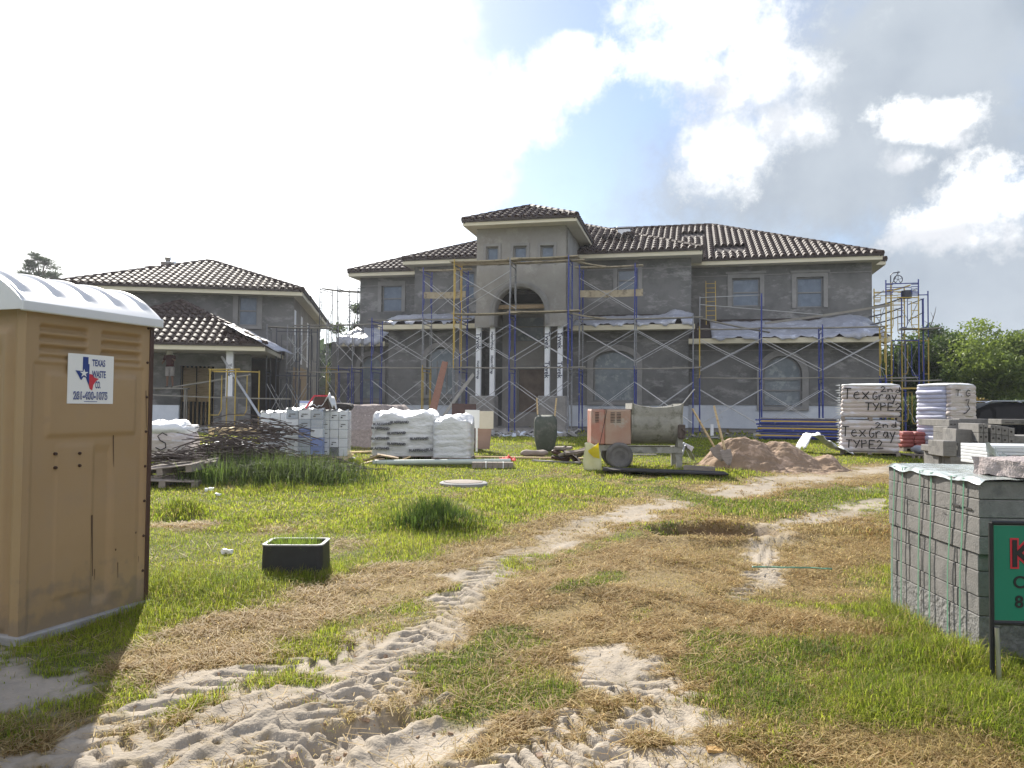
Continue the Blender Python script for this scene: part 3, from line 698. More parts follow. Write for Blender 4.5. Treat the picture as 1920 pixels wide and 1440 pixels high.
ring(tb,[(ar[0]-.1,ar[3]-.5)]+archpts(ar[0],ar[1],ar[3],ar[4],24,.1)+[(ar[1]+.1,ar[3]-.5)],[(ar[0]-.16,ar[3]-.5)]+archpts(ar[0],ar[1],ar[3],ar[4],24,.16)+[(ar[1]+.16,ar[3]-.5)],vTW-.11,vTW-.072)
B.part(tb,'arch_surround',m_trim)
cb=B.mb(); cb.box(uT0-.04,ar[0]-.05,vTW-.05,vTW-.003,zB-.02,zB+.5); cb.box(ar[1]+.05,uT1+.04,vTW-.05,vTW-.003,zB-.02,zB+.5); B.part(cb,'capital_block',m_stucco2)
# recessed entry wall behind the arch
vI=vCU-.6; e0=B.u(925,vI,650); e1=B.u(1085,vI,650)
ew=rect(966,1020,593,640,vI); ed=rect(970,1022,690,775,vI)
mb=B.mb(); wall(mb,uT0+.31,uT1-.31,vI,ZG,zC-.6,[ew,ed]); B.part(mb,'entry_wall',m_stucco2)
window(B,*ew[:4],vI,0,trim=0,sill=False,film=True,rails=0); window(B,*ed[:4],vI,0,trim=.1,sill=False,m=mat('weathered_door_sheet',(.13,.10,.08),(.22,.175,.14),scale=2,rough=.8),rails=0)
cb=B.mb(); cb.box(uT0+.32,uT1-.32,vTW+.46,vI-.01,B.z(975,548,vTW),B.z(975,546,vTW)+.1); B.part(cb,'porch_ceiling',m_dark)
cb=B.mb(); zz=B.z(975,574,vTW+.5); cb.box(uT0+.32,uT1-.32,vTW+.5,vTW+.62,zz-.1,zz+.06); B.part(cb,'tie_beam',m_ply)
# columns: wrapped posts on mortar piers
cols=[(892,902),(918,927),(1021,1031),(1045,1055)]
for i,(a,b) in enumerate(cols):
    u0=B.u(a,vTW+.1,680); u1=u0+.19; zb=B.z((a+b)/2,742,vTW+.1)
    c_=B.mb(); c_.box(u0,u1,vTW+.1,vTW+.29,zb-.06,zB-.002); col_=B.part(c_,'column',m_wrapw)
    tw=['HomeWrap','Tyvek'][i%2==0 or i>=2]; y_=zB-.55
    size=.16 if tw=='Tyvek' and i>=2 else .10
    k=0
    while y_>zb+.5 and k<4:
        s_='Tyvek' if i>=2 else ('HomeWrap' if i==1 else ('Tyvek' if k%2==0 else 'HomeWrap'))
        sz=.27 if s_=='Tyvek' else .15
        M=face_M(Vector(((u0+u1)/2-B.org.x,vTW+.096-B.org.y,y_-B.org.z)),(0,0,-1),(1,0,0))
        text_obj(s_,sz,m_ink,col_,M,bold=.004); y_-=1.15 if s_=='Tyvek' else .95; k+=1
for a,b in ((880,927),(1008,1062)):
    u0=B.u(a,vTW-.1,760);u1=B.u(b,vTW-.1,760); zt=B.z((a+b)/2,742,vTW-.1)
    c_=B.mb(); c_.box(u0,u1,vTW-.15,vTW+.55,ZG-.2,zt,bev=.04); B.part(c_,'pier',m_slab)
sb=B.mb(); sb.box(uT0-.3,uT1+.3,vTW-.3,vI,ZG-.2,ZG+.12); sb.box(uT0-.9,uT1+.5,vTW-.9,vTW-.302,ZG-.3,ZG-.02); B.part(sb,'porch_slab',m_slab)
# roof vents and stacked loose tiles
def on_roof(X,Y,v0,ze,tp=TP):
    r=ray(X,Y); k=(ze-v0*tp-EYE)/(r.z-r.dot(B.V)*tp); p=Vector((0,0,EYE))+r*k; return p.dot(B.U),p.dot(B.V),p.z
def tile_stack(X,Y,v0,ze,n,label):
    u,v,z=on_roof(X,Y,v0,ze,.44); t=empty('tile_stack',B.w(u,v,z),-B.a,label,'roof tiles','loose roof tiles stacked on the roof')
    for i in range(n):
        mb=MB(); sx=(i-n/2)*.30
        P=[[Vector((sx+.14*math.cos(a)*.95,yy,.10+.13*math.sin(a)+.1*k)) for a in [math.pi*j/6 for j in range(7)]] for k,yy in ((0,-.2),(.6,.2))]
        for lv in range(2):
            mb.grid([[p+Vector((0,0,.07*lv)) for p in r] for r in P])
        mb.build('loose_tile',m_tile,t)
    return t
tile_stack(1166,452,vC,zC,5,'row of loose dark roof tiles stacked beside the silver vent')
u,v,z=on_roof(1171,440,vC,zC,.44); c_=MB((u,v,z)); c_.box(u-.28,u+.28,v-.2,v+.2,z-.1,z+.24,bev=.02); c_.box(u-.36,u+.36,v-.27,v+.27,z+.26,z+.33,bev=.02)
o=c_.build('roof_vent',m_metal); o.location=B.w(u,v,z); o.rotation_euler=(0,0,-B.a); tag(o,'square silver metal vent on the tiled roof right of the tower','vent','roof vents')

# ================================================================= garage building on the left
G=Bld(-9,'garage_house',(-14,36,.6),'grey garage building with tiled hip roof behind the porch on the left','house')
gv=34.6; gL=G.u(107,gv,530); gR=G.u(567,gv,548); zG_=(G.z(150,532,gv)+G.z(540,546,gv))/2
hip_roof(G,'roof',gL,gR,gv,gv+9.6,zG_,.40)
hip_roof(G,'roof',G.u(430,gv+4,540),gR+.02,gv+2.8,gv+15,zG_+.02,.42,front=True)
gw=[(G.u(447,gv+.7,580),G.u(482,gv+.7,580),G.z(465,610,gv+.7),G.z(465,555,gv+.7),0)]
mb=G.mb(); g0u=G.u(124,gv+.7,560); g1u=G.u(551,gv+.7,560); wall(mb,g0u,g1u,gv+.7,.6,zG_-.18,gw); G.part(mb,'wall',m_stucco)
window(G,*gw[0][:4],gv+.7,0,trim=.22,sill=True)
# right side wall, sunlit, with bright wrap strips
mb=G.mb(); mb.box(g1u-.3,g1u-.001,gv+.71,gv+14,.6,zG_-.18); G.part(mb,'side_wall',m_stucco2)
mb=G.mb()
for k in (1.0,3.6,6.4): mb.box(g1u,g1u+.02,gv+k,gv+k+.55,zG_-3.0,zG_-.7); G.part(mb,'wrap_strip',m_wrapw); mb=G.mb()
mb=G.mb(); mb.box(g1u+.0,g1u+.03,gv+.9,gv+2.4,.7,3.3); mb.box(g1u,g1u+.03,gv+3.4,gv+6.2,.7,3.4); G.part(mb,'garage_door',m_ply)
# porch in front with its own tiled hip roof, covered parts
pv=30.2; pL=G.u(60,pv,640); pR=G.u(497,pv,655); zP=(G.z(330,641,pv)+G.z(480,652,pv))/2
hip_roof(G,'porch_roof',pL,pR,pv,pv+8.2,zP,.50,fh=.2)
mb=G.mb(); mb.box(pL+.3,G.u(338,pv+2.2,700),pv+2.2,pv+2.4,.6,zP-.2); mb.box(G.u(402,pv+2.2,700),G.u(470,pv+2.2,700),pv+2.2,pv+2.4,.6,zP-.2); mb.box(G.u(338,pv+2.2,700)+.001,G.u(402,pv+2.2,700)-.001,pv+2.2,pv+2.4,zP-.7,zP-.2); G.part(mb,'porch_wall',m_stucco)
mb=G.mb(); mb.box(pL+.3,G.u(335,pv+.9,760),pv+.9,pv+1.05,.6,1.55); G.part(mb,'porch_knee_wall',m_foam)
mb=G.mb(); mb.box(pL,pR,pv-.1,pv+2.3,.4,.72); G.part(mb,'porch_slab',m_slab)
a0,a1=G.u(338,pv+3.6,700),G.u(425,pv+3.6,700)
mb=G.mb()
for k in range(12): 
    uu=a0+(a1-a0)*k/11; mb.box(uu,uu+.05,pv+3.6,pv+3.7,.75,zP-.3)
G.part(mb,'stud_wall',m_wood)
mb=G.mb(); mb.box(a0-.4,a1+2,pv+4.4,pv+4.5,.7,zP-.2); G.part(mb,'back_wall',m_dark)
mb=G.mb(); sh0,sh1=G.u(343,pv+3.3,700),G.u(367,pv+3.3,700); mb.box(sh0,sh1,pv+3.35,pv+3.4,1.7,3.1);mb.box(sh1+.1,sh1+.55,pv+3.35,pv+3.4,1.7,3.1); G.part(mb,'lumber_panel',m_wood)
cu=G.u(424,pv+.45,700); mb=G.mb(); mb.box(cu,cu+.24,pv+.4,pv+.64,1.9,zP-.2); c_=G.part(mb,'porch_column',m_wrapw)
M=face_M(Vector((cu+.12-G.org.x,pv+.396-G.org.y,2.9-G.org.z)),(0,0,-1),(1,0,0)); text_obj('Tyvek',.2,m_ink,c_,M,bold=.004)
mb=G.mb(); mb.box(cu-.1,cu+.4,pv+.27,pv+.77,.7,1.9,bev=.03); G.part(mb,'porch_pier',m_slab)
u_,v_,z_=G.u(316,gv+2,498),gv+2.6,0; 
r=ray(316,497); k=(zG_-gv*.40-EYE)/(r.z-r.dot(G.V)*.40); p=Vector((0,0,EYE))+r*k
o=MB().box(-.3,.3,-.2,.2,-.1,.2,bev=.02).box(-.12,.12,-.1,.1,.2,.4,bev=.02).box(-1.0,1.0,-.3,.3,-.06,0).build('roof_vent',m_metal); o.location=p; o.rotation_euler=(R(20),0,-G.a); tag(o,'small metal vent with flat flashing on the garage roof','vent','roof vents')
# ---------------------------------------------------------------- scaffolding
m_sb=mat('blue_scaffold_paint',(.035,.05,.22),(.05,.07,.30),scale=6,rough=.5,spots=(.25,.25,.27),sscale=5,sthr=(.6,.68))
m_sy=mat('yellow_scaffold_paint',(.46,.31,.05),(.56,.40,.09),scale=6,rough=.5,spots=(.3,.27,.2),sscale=6,sthr=(.6,.7))
m_sg=mat('grey_scaffold_steel',(.20,.20,.21),(.32,.32,.33),scale=7,rough=.5,metal=.3,spots=(.45,.44,.42),sscale=8,sthr=(.58,.66))
m_sd=mat('dark_scaffold_steel',(.05,.055,.075),(.09,.095,.12),scale=7,rough=.5,metal=.2)
m_br=mat('zinc_brace',(.42,.42,.42),(.55,.55,.55),scale=8,rough=.4,metal=.5)
m_plank=mat('scaffold_plank',(.34,.28,.19),(.48,.41,.29),scale=2.5,rough=.85,spots=(.22,.18,.13),sscale=3)
m_plankg=mat('weathered_plank',(.24,.22,.19),(.34,.32,.28),scale=2.5,rough=.9)
MC={'b':m_sb,'y':m_sy,'g':m_sg,'d':m_sd}
class Scaf:
    def __init__(s,Bd,label,u,v,z,group='scaffolds round the houses'):
        s.B=Bd; s.org=Vector((u,v,z)); s.root=empty('scaffold',Bd.w(u,v,z),-Bd.a,label,'scaffold',group)
    def mb(s): return MB(s.org)
    def frame(s,u,va,vb,z0,z1,c,ladder=False,over=.12):
        m=s.mb(); r=.024; jit=lambda:(random.random()-.5)*.02
        m.tube([(u+jit(),va,z0),(u+jit(),va,z1+over)],r,7); m.tube([(u+jit(),vb,z0),(u+jit(),vb,z1+over)],r,7)
        zt=z1-.03; m.tube([(u,va,zt),(u,vb,zt)],r*.9,6)
        h=z1-z0; i0=va+.16;i1=vb-.16
        if ladder:
            for k in range(1,5): 
                zz=z0+h*k/5; m.tube([(u,va,zz),(u,vb,zz)],r*.7,6)
        else:
            zi=zt-.14; pts=[(u,va,z0+h*.30),(u,i0-.05,z0+h*.30),(u,i0,z0+h*.36),(u,i0,zi)]; m.tube(pts,r*.7,6)
            pts=[(u,vb,z0+h*.30),(u,i1+.05,z0+h*.30),(u,i1,z0+h*.36),(u,i1,zi)]; m.tube(pts,r*.7,6); m.tube([(u,va,zi),(u,vb,zi)],r*.7,6)
            for zz in (.5,.68): 
                m.tube([(u,va,z0+h*zz),(u,i0,z0+h*zz)],r*.6,6); m.tube([(u,i1,z0+h*zz),(u,vb,z0+h*zz)],r*.6,6)
        return m.build('frame',MC[c],s.root,auto=50)
    def brace(s,ua,ub,v,z0,z1,both=True):
        h=z1-z0; a=z0+h*.16;b=z0+h*.80; 
        m=s.mb(); m.tube([(ua,v-.02,a),(ub,v-.02,b)],.012,5); m.tube([(ua,v+.012,b),(ub,v+.012,a)],.012,5); m.build('cross_brace',m_br,s.root)
    def rail(s,p,q,r=.022,c=m_br): m=s.mb(); m.tube([p,q],r,7); m.build('rail',c,s.root)
    def grid(s,us,zs,va,vb,cols,braces=True,skip=()):
        """us: post positions; zs: level heights; cols[level][post] colour letter or ' ' for none"""
        for k in range(len(zs)-1):
            for i,u in enumerate(us):
                c=cols[k][i]
                if c!=' ': s.frame(u,va,vb,zs[k],zs[k+1],c)
            for i in range(len(us)-1):
                if braces and cols[k][i]!=' ' and cols[k][i+1]!=' ' and (k,i) not in skip:
                    s.brace(us[i],us[i+1],va,zs[k],zs[k+1]); s.brace(us[i],us[i+1],vb,zs[k],zs[k+1])
    def feet(s,us,vs,z):
        for u in us:
            for v in vs:
                m=s.mb(); m.box(u-.07,u+.07,v-.07,v+.07,z-.005,z+.012); m.tube([(u,v,z),(u,v,z+.2)],.016,6); m.build('base_plate',m_br,s.root)
NPL=[0]
def plank(Bd,u0,u1,v,z,label,w=.24,m=None,z2=None,v2=None,th=.04,rx=0):
    o_=Vector(((u0+u1)/2,v,z)); mb=MB((o_.x,o_.y,o_.z)); v2=v if v2 is None else v2; z2=z if z2 is None else z2
    n=5; 
    for k in range(1):
        P=[]
        for i in range(n+1):
            t=i/n; sag=-.03*math.sin(math.pi*t); c=Vector((u0+(u1-u0)*t,v+(v2-v)*t,z+(z2-z)*t+sag)); P.append([c+Vector((0,-w/2,-th/2)),c+Vector((0,w/2,-th/2)),c+Vector((0,w/2,th/2)),c+Vector((0,-w/2,th/2))])
        mb.grid(P,close=True); k0=len(mb.v); mb.f+= [(0,1,2,3),(k0-1,k0-2,k0-3,k0-4)]
    o=mb.build('scaffold_plank',m or m_plank); o.location=Bd.w(*o_); o.rotation_euler=(0,0,-Bd.a)
    return tag(o,label,'plank','planks laid on the scaffolds')
zg=.62
# 1 entry tower scaffold: columns of posts at 850, 955, 1065 px
va,vb=27.9,28.9
uu=[B.u(850,va,650),B.u(955,va,650),B.u(1065,va,650)]
zz=[zg,B.z(955,690,va),B.z(955,588,va),B.z(955,488,va)]
S1=Scaf(B,'tall three level scaffold in front of the entry tower with yellow left posts',uu[1],va,zg)
S1.grid(uu,zz,va,vb,['gbg','ybb','ygb'],skip=((2,1),)); S1.feet(uu,(va,vb),zg-.02)
plank(B,uu[0]-.2,uu[1]+.3,va+.25,zz[3]+.05,'pale plank on the top deck of the tower scaffold, left half',.5); plank(B,uu[1]-.1,uu[2]+.35,va+.25,zz[3]+.09,'pale plank on the top deck of the tower scaffold, right half',.5)
plank(B,uu[0]-.1,uu[2]+.5,va+.75,zz[3]+.05,'long pale plank at the back of the top tower deck',.3)
plank(B,uu[0]-.1,uu[1]+.3,va+.25,zz[2]+.05,'plank of the middle tower deck crossing the arch, left half',.5); plank(B,uu[1]-.1,uu[2]+.4,va+.25,zz[2]+.09,'plank of the middle tower deck crossing the arch, right half',.5)
plank(B,uu[0]-.1,uu[2]+.6,va+.25,zz[1]+.04,'plank of the lowest tower deck in front of the wrapped columns',.25,m_plankg)
# 2 left centre scaffold at posts 693, 790 (850)
vb2=30.9; va2=29.8
us=[B.u(697,va2,640),B.u(792,va2,640),B.u(862,va2,640)]
zs=[zg,B.z(760,690,va2),B.z(760,600,va2),B.z(830,506,va2)]
S2=Scaf(B,'blue and grey scaffold in front of the wall left of the entry tower',us[1],va2,zg)
S2.grid(us,zs,va2,vb2,['byb','bgb',' bb']); S2.feet(us,(va2,vb2),zg-.02)
plank(B,us[1]-.2,us[2]+.4,va2+.2,zs[3]+.04,'plank on top of the blue scaffold left of the tower',.26); plank(B,us[1],us[2]+.2,va2+.1,B.z(830,552,va2),'wide pale board fixed halfway up the blue scaffold frame',.04,m_plank,th=.26)
plank(B,us[0]-.2,us[1]+.1,va2+.2,zs[2]+.04,'plank on the second deck between the blue posts and the garage',.25,m_plankg);plank(B,us[1]-.2,us[2]+.4,va2+.2,zs[2]+.04,'plank on the second deck under the plastic covered roof, left of tower',.25,m_plankg)
plank(B,us[0]-.4,us[2]+.5,va2+.2,zs[1]+.04,'long plank on the first deck left of the tower',.25,m_plankg)
# 3 left wing scaffold
va3,vb3=31.0,32.1
us3=[B.u(612,va3,700),B.u(660,va3,700)]; zs3=[zg,B.z(640,690,va3),B.z(640,609,va3)]
S3=Scaf(B,'short blue and yellow scaffold at the left end of the main house',us3[0],va3,zg)
S3.grid(us3,zs3,va3,vb3,['yb','gg']); S3.grid([B.u(634,va3,700)],zs3[:2],va3,vb3,['b'],braces=False); S3.feet(us3,(va3,vb3),zg-.02)
plank(B,us3[0]-.4,us[0]+.2,va3+.3,zs3[1]+.05,'plank of the first deck reaching the left end of the main house',.25,m_plankg); plank(B,us3[0]-2.6,us[0]+.3,va3+.3,zs3[2]+.05,'long plank between garage and main house scaffolds',.25,m_plankg)
# 4 tall steel scaffold standing further back between the houses
v4=36.0; us4=[B.u(600,v4,560),B.u(633,v4,560),B.u(671,v4,560)]; z4=B.z(636,540,v4)
S4=Scaf(B,'tall dark steel scaffold standing far back between the two houses',us4[1],v4,zg)
S4.grid(us4,[zg+.0,zg+1.9,zg+3.8,z4],v4,v4+1.4,['ddd','ddd','ddd']); 
for i in range(3): S4.frame(us4[i]+.35,v4+2.8,v4+4.0,z4-1.9,z4-.25,'d')
plank(B,us4[0],us4[1]+.7,v4+.4,z4+.04,'dark plank on top of the far scaffold between the houses',.5,m_plankg,z2=z4-.05,v2=v4+1.2); plank(B,us4[1]+.2,us4[2]+.3,v4+2.9,z4-.2,'dark plank stepping down at the far scaffold between the houses',.5,m_plankg,z2=z4-.35)
# 5 centre right scaffold: posts 1090,1195,1300
va5,vb5=29.7,30.7
us5=[B.u(1086,va5,650),B.u(1190,va5,650),B.u(1300,va5,650)]
zs5=[zg,B.z(1190,692,va5),B.z(1190,598,va5),B.z(1150,500,va5)]
S5=Scaf(B,'blue scaffold in front of the wall right of the entry tower',us5[1],va5,zg)
S5.grid(us5,zs5,va5,vb5,['bbb','ggg','bb ']); S5.feet(us5,(va5,vb5),zg-.02)
plank(B,us5[0]-.2,us5[1]+.3,va5+.2,zs5[3]+.05,'top plank of the blue scaffold right of the tower',.28); plank(B,us5[0],us5[1]+.3,va5+.05,B.z(1150,549,va5),'wide pale board fixed across the blue scaffold right of the tower',.04,th=.27)
plank(B,us5[0]-.2,us5[2]+.35,va5+.2,zs5[2]+.05,'long plank on the middle deck right of the tower',.26,m_plankg)
plank(B,us5[0]-.3,us5[2]+.2,va5+.2,zs5[1]+.05,'long plank on the lower deck right of the tower, above the mixer',.26,m_plankg); plank(B,us5[1]+1.4,us5[2]+.3,va5+.55,zs5[1]+.10,'short loose plank lying on the lower deck right of the tower',.22,m_plankg)
plank(B,uu[2]+.0,us5[0]+1.0,va+.6,zz[3]+.04,'plank angled back from the tower top deck to the blue scaffold',.25,z2=zs5[3]+.08,v2=va5+.4)
plank(B,uu[2]+.0,us5[0]+1.0,va+.6,zz[2]+.04,'plank angled back from the tower middle deck to the blue scaffold',.25,z2=zs5[2]+.08,v2=va5+.4)
# 6 right wing scaffold
va6,vb6=30.4,31.3
us6=[B.u(1312,va6,700),B.u(1428,va6,700),B.u(1543,va6,700),B.u(1661,va6,700)]
zs6=[zg,B.z(1480,709,va6),B.z(1480,615,va6)]
S6=Scaf(B,'long two level blue scaffold in front of the right wing',us6[1],va6,zg)
S6.grid(us6,zs6,va6,vb6,['bbbb','ybby']); S6.feet(us6,(va6,vb6),zg-.02)
S6.rail((us6[1],va6,zs6[2]),(us6[1],va6,B.z(1428,550,va6)),.03,m_sb)
S6.rail((us6[0],va6,B.z(1312,571,va6)),(us6[2],va6+.05,B.z(1540,590,va6)),.014)
S6.rail((us6[0],vb6,B.z(1312,558,vb6)),(us6[1],vb6,B.z(1428,553,vb6)),.014)
S6.rail((us6[0],va6,zs6[2]),(us6[0],va6,B.z(1312,556,va6)),.026,m_sg)
for (a,b,k,t) in ((0,1,2,'at the yellow post'),(1,3,2,'nearest the corner')): plank(B,us6[a]-.1,us6[b]+.1,va6+.2,zs6[k]+.03,'thin plank on the upper deck of the right wing '+t,.25,m_plankg)
for (a,b,t) in ((0,2,'left stretch'),(2,3,'right stretch, reaching the corner')): plank(B,us6[a]-.15,us6[b]+(.1 if b<3 else 1.1),va6+.2,zs6[1]+.03,'grey plank on the lower deck of the right wing, '+t,.25,m_plankg)
plank(B,B.u(1440,31.5,605),B.u(1668,31,570),vL+.5,B.z(1440,606,vL+.5),'pole like plank sloping up to the corner scaffold',.10,m_plankg,z2=B.z(1668,572,31),v2=31,th=.09)
plank(B,us6[0]+.0,us6[0]+2.6,va6+.6,zs6[2]+.5,'weathered plank sloping down onto the right lean-to roof',.25,m_plankg,z2=zs6[2]-.1)
# 7 corner scaffold at the right end, running back along the side wall
u7a,u7b=B.u(1652,33,600),B.u(1705,32.4,600)
zz7=[zg,zg+1.85,zg+3.7,zg+5.35,B.z(1690,535,33)]
S7=Scaf(B,'tall scaffold tower with a pulley wheel at the right corner of the house',u7b,33,zg)
def frame_u(S,v,ua,ub,z0,z1,c,ladder=False):
    m=S.mb(); r=.024; m.tube([(ua,v,z0),(ua,v,z1+.1)],r,7); m.tube([(ub,v,z0),(ub,v,z1+.1)],r,7); h=z1-z0; m.tube([(ua,v,z1-.05),(ub,v,z1-.05)],r*.9,6)
    i0=ua+(ub-ua)*.22;i1=ub-(ub-ua)*.22
    if ladder:
        for k in range(1,6): m.tube([(ua,v,z0+h*k/6),(i0,v,z0+h*k/6)],r*.6,6); m.tube([(i1,v,z0+h*k/6),(ub,v,z0+h*k/6)],r*.6,6)
    m.tube([(ua,v,z0+h*.25),(i0-.04,v,z0+h*.25),(i0,v,z0+h*.32),(i0,v,z1-.2),(i1,v,z1-.2),(i1,v,z0+h*.32),(i1+.04,v,z0+h*.25),(ub,v,z0+h*.25)],r*.65,6)
    m.build('frame',MC[c],S.root,auto=50)
for k,cc in enumerate(['yb','bg','yy','by']):
    for j,vv in enumerate((32.2,34.4)): frame_u(S7,vv,u7a+j*.05,u7a+j*.05+1.05+.1,zz7[k],zz7[k+1]-(.0 if k<3 else .0),cc[j],ladder=(k>=2))
    m=S7.mb(); 
    for uq in (u7a,u7a+1.1):
        a=zz7[k]+.3;b=zz7[k+1]-.3; m.tube([(uq,32.2,a),(uq,34.4,b)],.012,5); m.tube([(uq,32.2,b),(uq,34.4,a)],.012,5)
    m.build('cross_brace',m_br,S7.root)
for k,cc in enumerate(['yb','yb','b']):
    for j in range(len(cc)): frame_u(S7,33.0+j*2.1,u7a+.75-j*.3,u7a+.75+.95-j*.3,zz7[k]+.1,zz7[k+1]+(.05 if k<2 else .2),cc[j])
for vv,X,Y,c in ((32.8,1731,560,m_sb),(32.6,1671,530,m_sy)): 
    uq=B.u(X,vv,600); S7.rail((uq,vv,zg),(uq,vv,B.z(X,Y,vv)),.03,c)
for Y1,Y2 in ((571,561),(601,586)): S7.rail((B.u(1703,33,580),33,B.z(1703,Y1,33)),(B.u(1730,33,580),32.8,B.z(1730,Y2,33)),.018,m_sd)
# pulley davit
m=S7.mb(); ux=u7b-.75; zt=zz7[4]+.05; a=B.u(1670,33,530); bb=B.u(1689,33,520); cc_=B.u(1684,33,530)
m.tube([(a,33,B.z(1670,560,33)),(a,33,B.z(1670,516,33)),(a+.08,33,B.z(1670,512,33)),(bb-.03,33,B.z(1688,510,33))],.022,7); m.tube([(a,33,B.z(1670,537,33)),(bb-.1,33,B.z(1688,511,33))],.016,6); m.build('davit_arm',m_sd,S7.root)
zc=B.z(1684,524,33); m=S7.mb(); m.tube([(cc_+.16*math.cos(t),33,zc+.16*math.sin(t)) for t in [k*math.pi/10 for k in range(20)]],.018,6,closed=True)
for k in range(5): t=k*2*math.pi/5+.3; m.tube([(cc_,33,zc),(cc_+.16*math.cos(t),33,zc+.16*math.sin(t))],.01,5)
m.tube([(cc_,33,zc+.2),(cc_,33,zc+.34)],.012,5); m.build('pulley_wheel',m_sd,S7.root)
plank(B,u7a+.1,u7a+1.05,33,B.z(1680,545,33)-.03,'yellow brown board tilted near the top of the corner scaffold',.25,m_sy,z2=B.z(1685,538,33)+.05)
plank(B,u7a+.6,u7a+2.0,32.6,B.z(1700,616,32.6),'dark weathered plank resting on the corner scaffold platform',.5,m_plankg)
for k,(zz_,t) in enumerate(((B.z(1655,567,33),'upper'),(B.z(1655,585,33),'middle'),(B.z(1655,600,33),'lowest'))): plank(B,u7a-.35,u7a+.85,33.4,zz_-.15,'dark plank in the corner scaffold, %s of three'%t,.3,m_sd,z2=zz_+.2)
o=MB().tube([(0,0,0),(0,0,.3)],[.17,.2],12).build('bucket',m_sd); o.location=B.w(u7a+.95,33,B.z(1680,555,33)-.1); tag(o,'dark bucket standing on a plank high in the corner scaffold','bucket')
plank(B,us6[3]-.1,us6[3]+1.9,va6+.3,B.z(1700,712,va6),'long grey plank sticking out past the right corner at first deck height',.25,m_plankg)
# 8 garage front scaffold (dark) and 9 yellow porch scaffold
va8=33.2; us8=[G.u(500,va8,680),G.u(538,va8,680),G.u(578,va8,680),G.u(600,va8,680)]; zs8=[.6,G.z(540,697,va8),G.z(540,614,va8)]
S8=Scaf(G,'dark two level scaffold at the right corner of the garage building',us8[1],va8,.6)
S8.grid(us8[:3],zs8,va8,va8+1.2,['ddd','ggd'],skip=((1,0),))
for k in range(2): frame_u(S8,va8+.2,us8[0]+.35,us8[0]+1.3,zs8[k],zs8[k+1]-.1,'d'); frame_u(S8,va8+.2,us8[1]+.35,us8[1]+1.2,zs8[k],zs8[k+1]-.1,'d')
plank(G,us8[0],us8[3]+.4,va8+.3,zs8[2]+.04,'dark plank on the upper deck by the garage corner',.4,m_plankg); plank(G,us8[0]+.7,us8[3]+1.2,va8+.3,zs8[1]+.04,'brown plank on the lower deck by the garage corner',.3,m_plankg)
va9=29.4; us9=[G.u(400,va9,740),G.u(449,va9,740)]
S9=Scaf(G,'yellow scaffold frames standing round the porch column',us9[0],va9,.6)
for i,(x0,x1) in enumerate(((393,408),(441,466))):
    a,b=G.u(x0,va9,740),G.u(x1,va9,740); b=a+.5*(1+i*.5); zt=G.z(420,693,va9); 
    m=S9.mb(); m.tube([(a,va9,.6),(a,va9,zt)],.026,7); m.tube([(b,va9+.5,.6),(b,va9+.5,zt)],.026,7); m.tube([(a,va9,zt-.05),(b,va9+.5,zt-.05)],.024,7); m.tube([(a,va9,1.2),(a+.3,va9+.1,1.2),(a+.38,va9+.15,1.4),(a+.38,va9+.15,zt-.2)],.02,6); m.build('frame',m_sy,S9.root,auto=50)
S9.rail((us9[0],va9,G.z(400,697,va9)),(us9[1]+.3,va9,G.z(450,697,va9)),.022,m_sy); S9.rail((us9[0]-.2,va9,G.z(400,693,va9)),(us9[1],va9,G.z(450,692,va9)),.022,m_sy)
# long poles at the porch
def pole(name,p,q,r,m,label,cat,group=None):
    o_=(Vector(p)+Vector(q))/2; o=MB(o_).tube([p,q],r,8).build(name,m,auto=60); o.location=o_; return tag(o,label,cat,group)
pole('pole',at(416,669,29.3),at(500,800,26.5),.045,m_br,'long bright metal pole leaning down from the porch column to the ground','pole','long poles at the porch')
pole('pole',at(292,731,30),at(470,703,29.2),.035,m_plankg,'grey pole slanting up across the porch front','pole','long poles at the porch')
plank(G,G.u(280,va9+.4,740),G.u(545,va9+.4,748),va9+.4,G.z(292,740,va9+.4),'grey plank laid along the porch at knee wall height',.22,m_plankg,z2=G.z(545,748,va9+.4))
# ladder on the right lean-to
l0=B.u(1324,vU-.9,560); l1=B.u(1342,vU-.9,560); zt=B.z(1333,523,vU-.9); zb=B.z(1333,606,vU-.9)
lad=empty('ladder',B.w((l0+l1)/2,vU-.9,zb),-B.a,'yellow extension ladder leaning on the right wing wall above the lean-to','ladder')
for uq in (-(l1-l0)/2,(l1-l0)/2): MB().bar((uq,-.3,-.1),(uq,.65,zt-zb),.03,.06).build('rail',m_sy,lad)
for k in range(9):
    t=(k+.5)/9; MB().tube([(-(l1-l0)/2,-.3+.95*t,(zt-zb)*t),((l1-l0)/2,-.3+.95*t,(zt-zb)*t)],.016,6).build('rung',m_sy,lad)
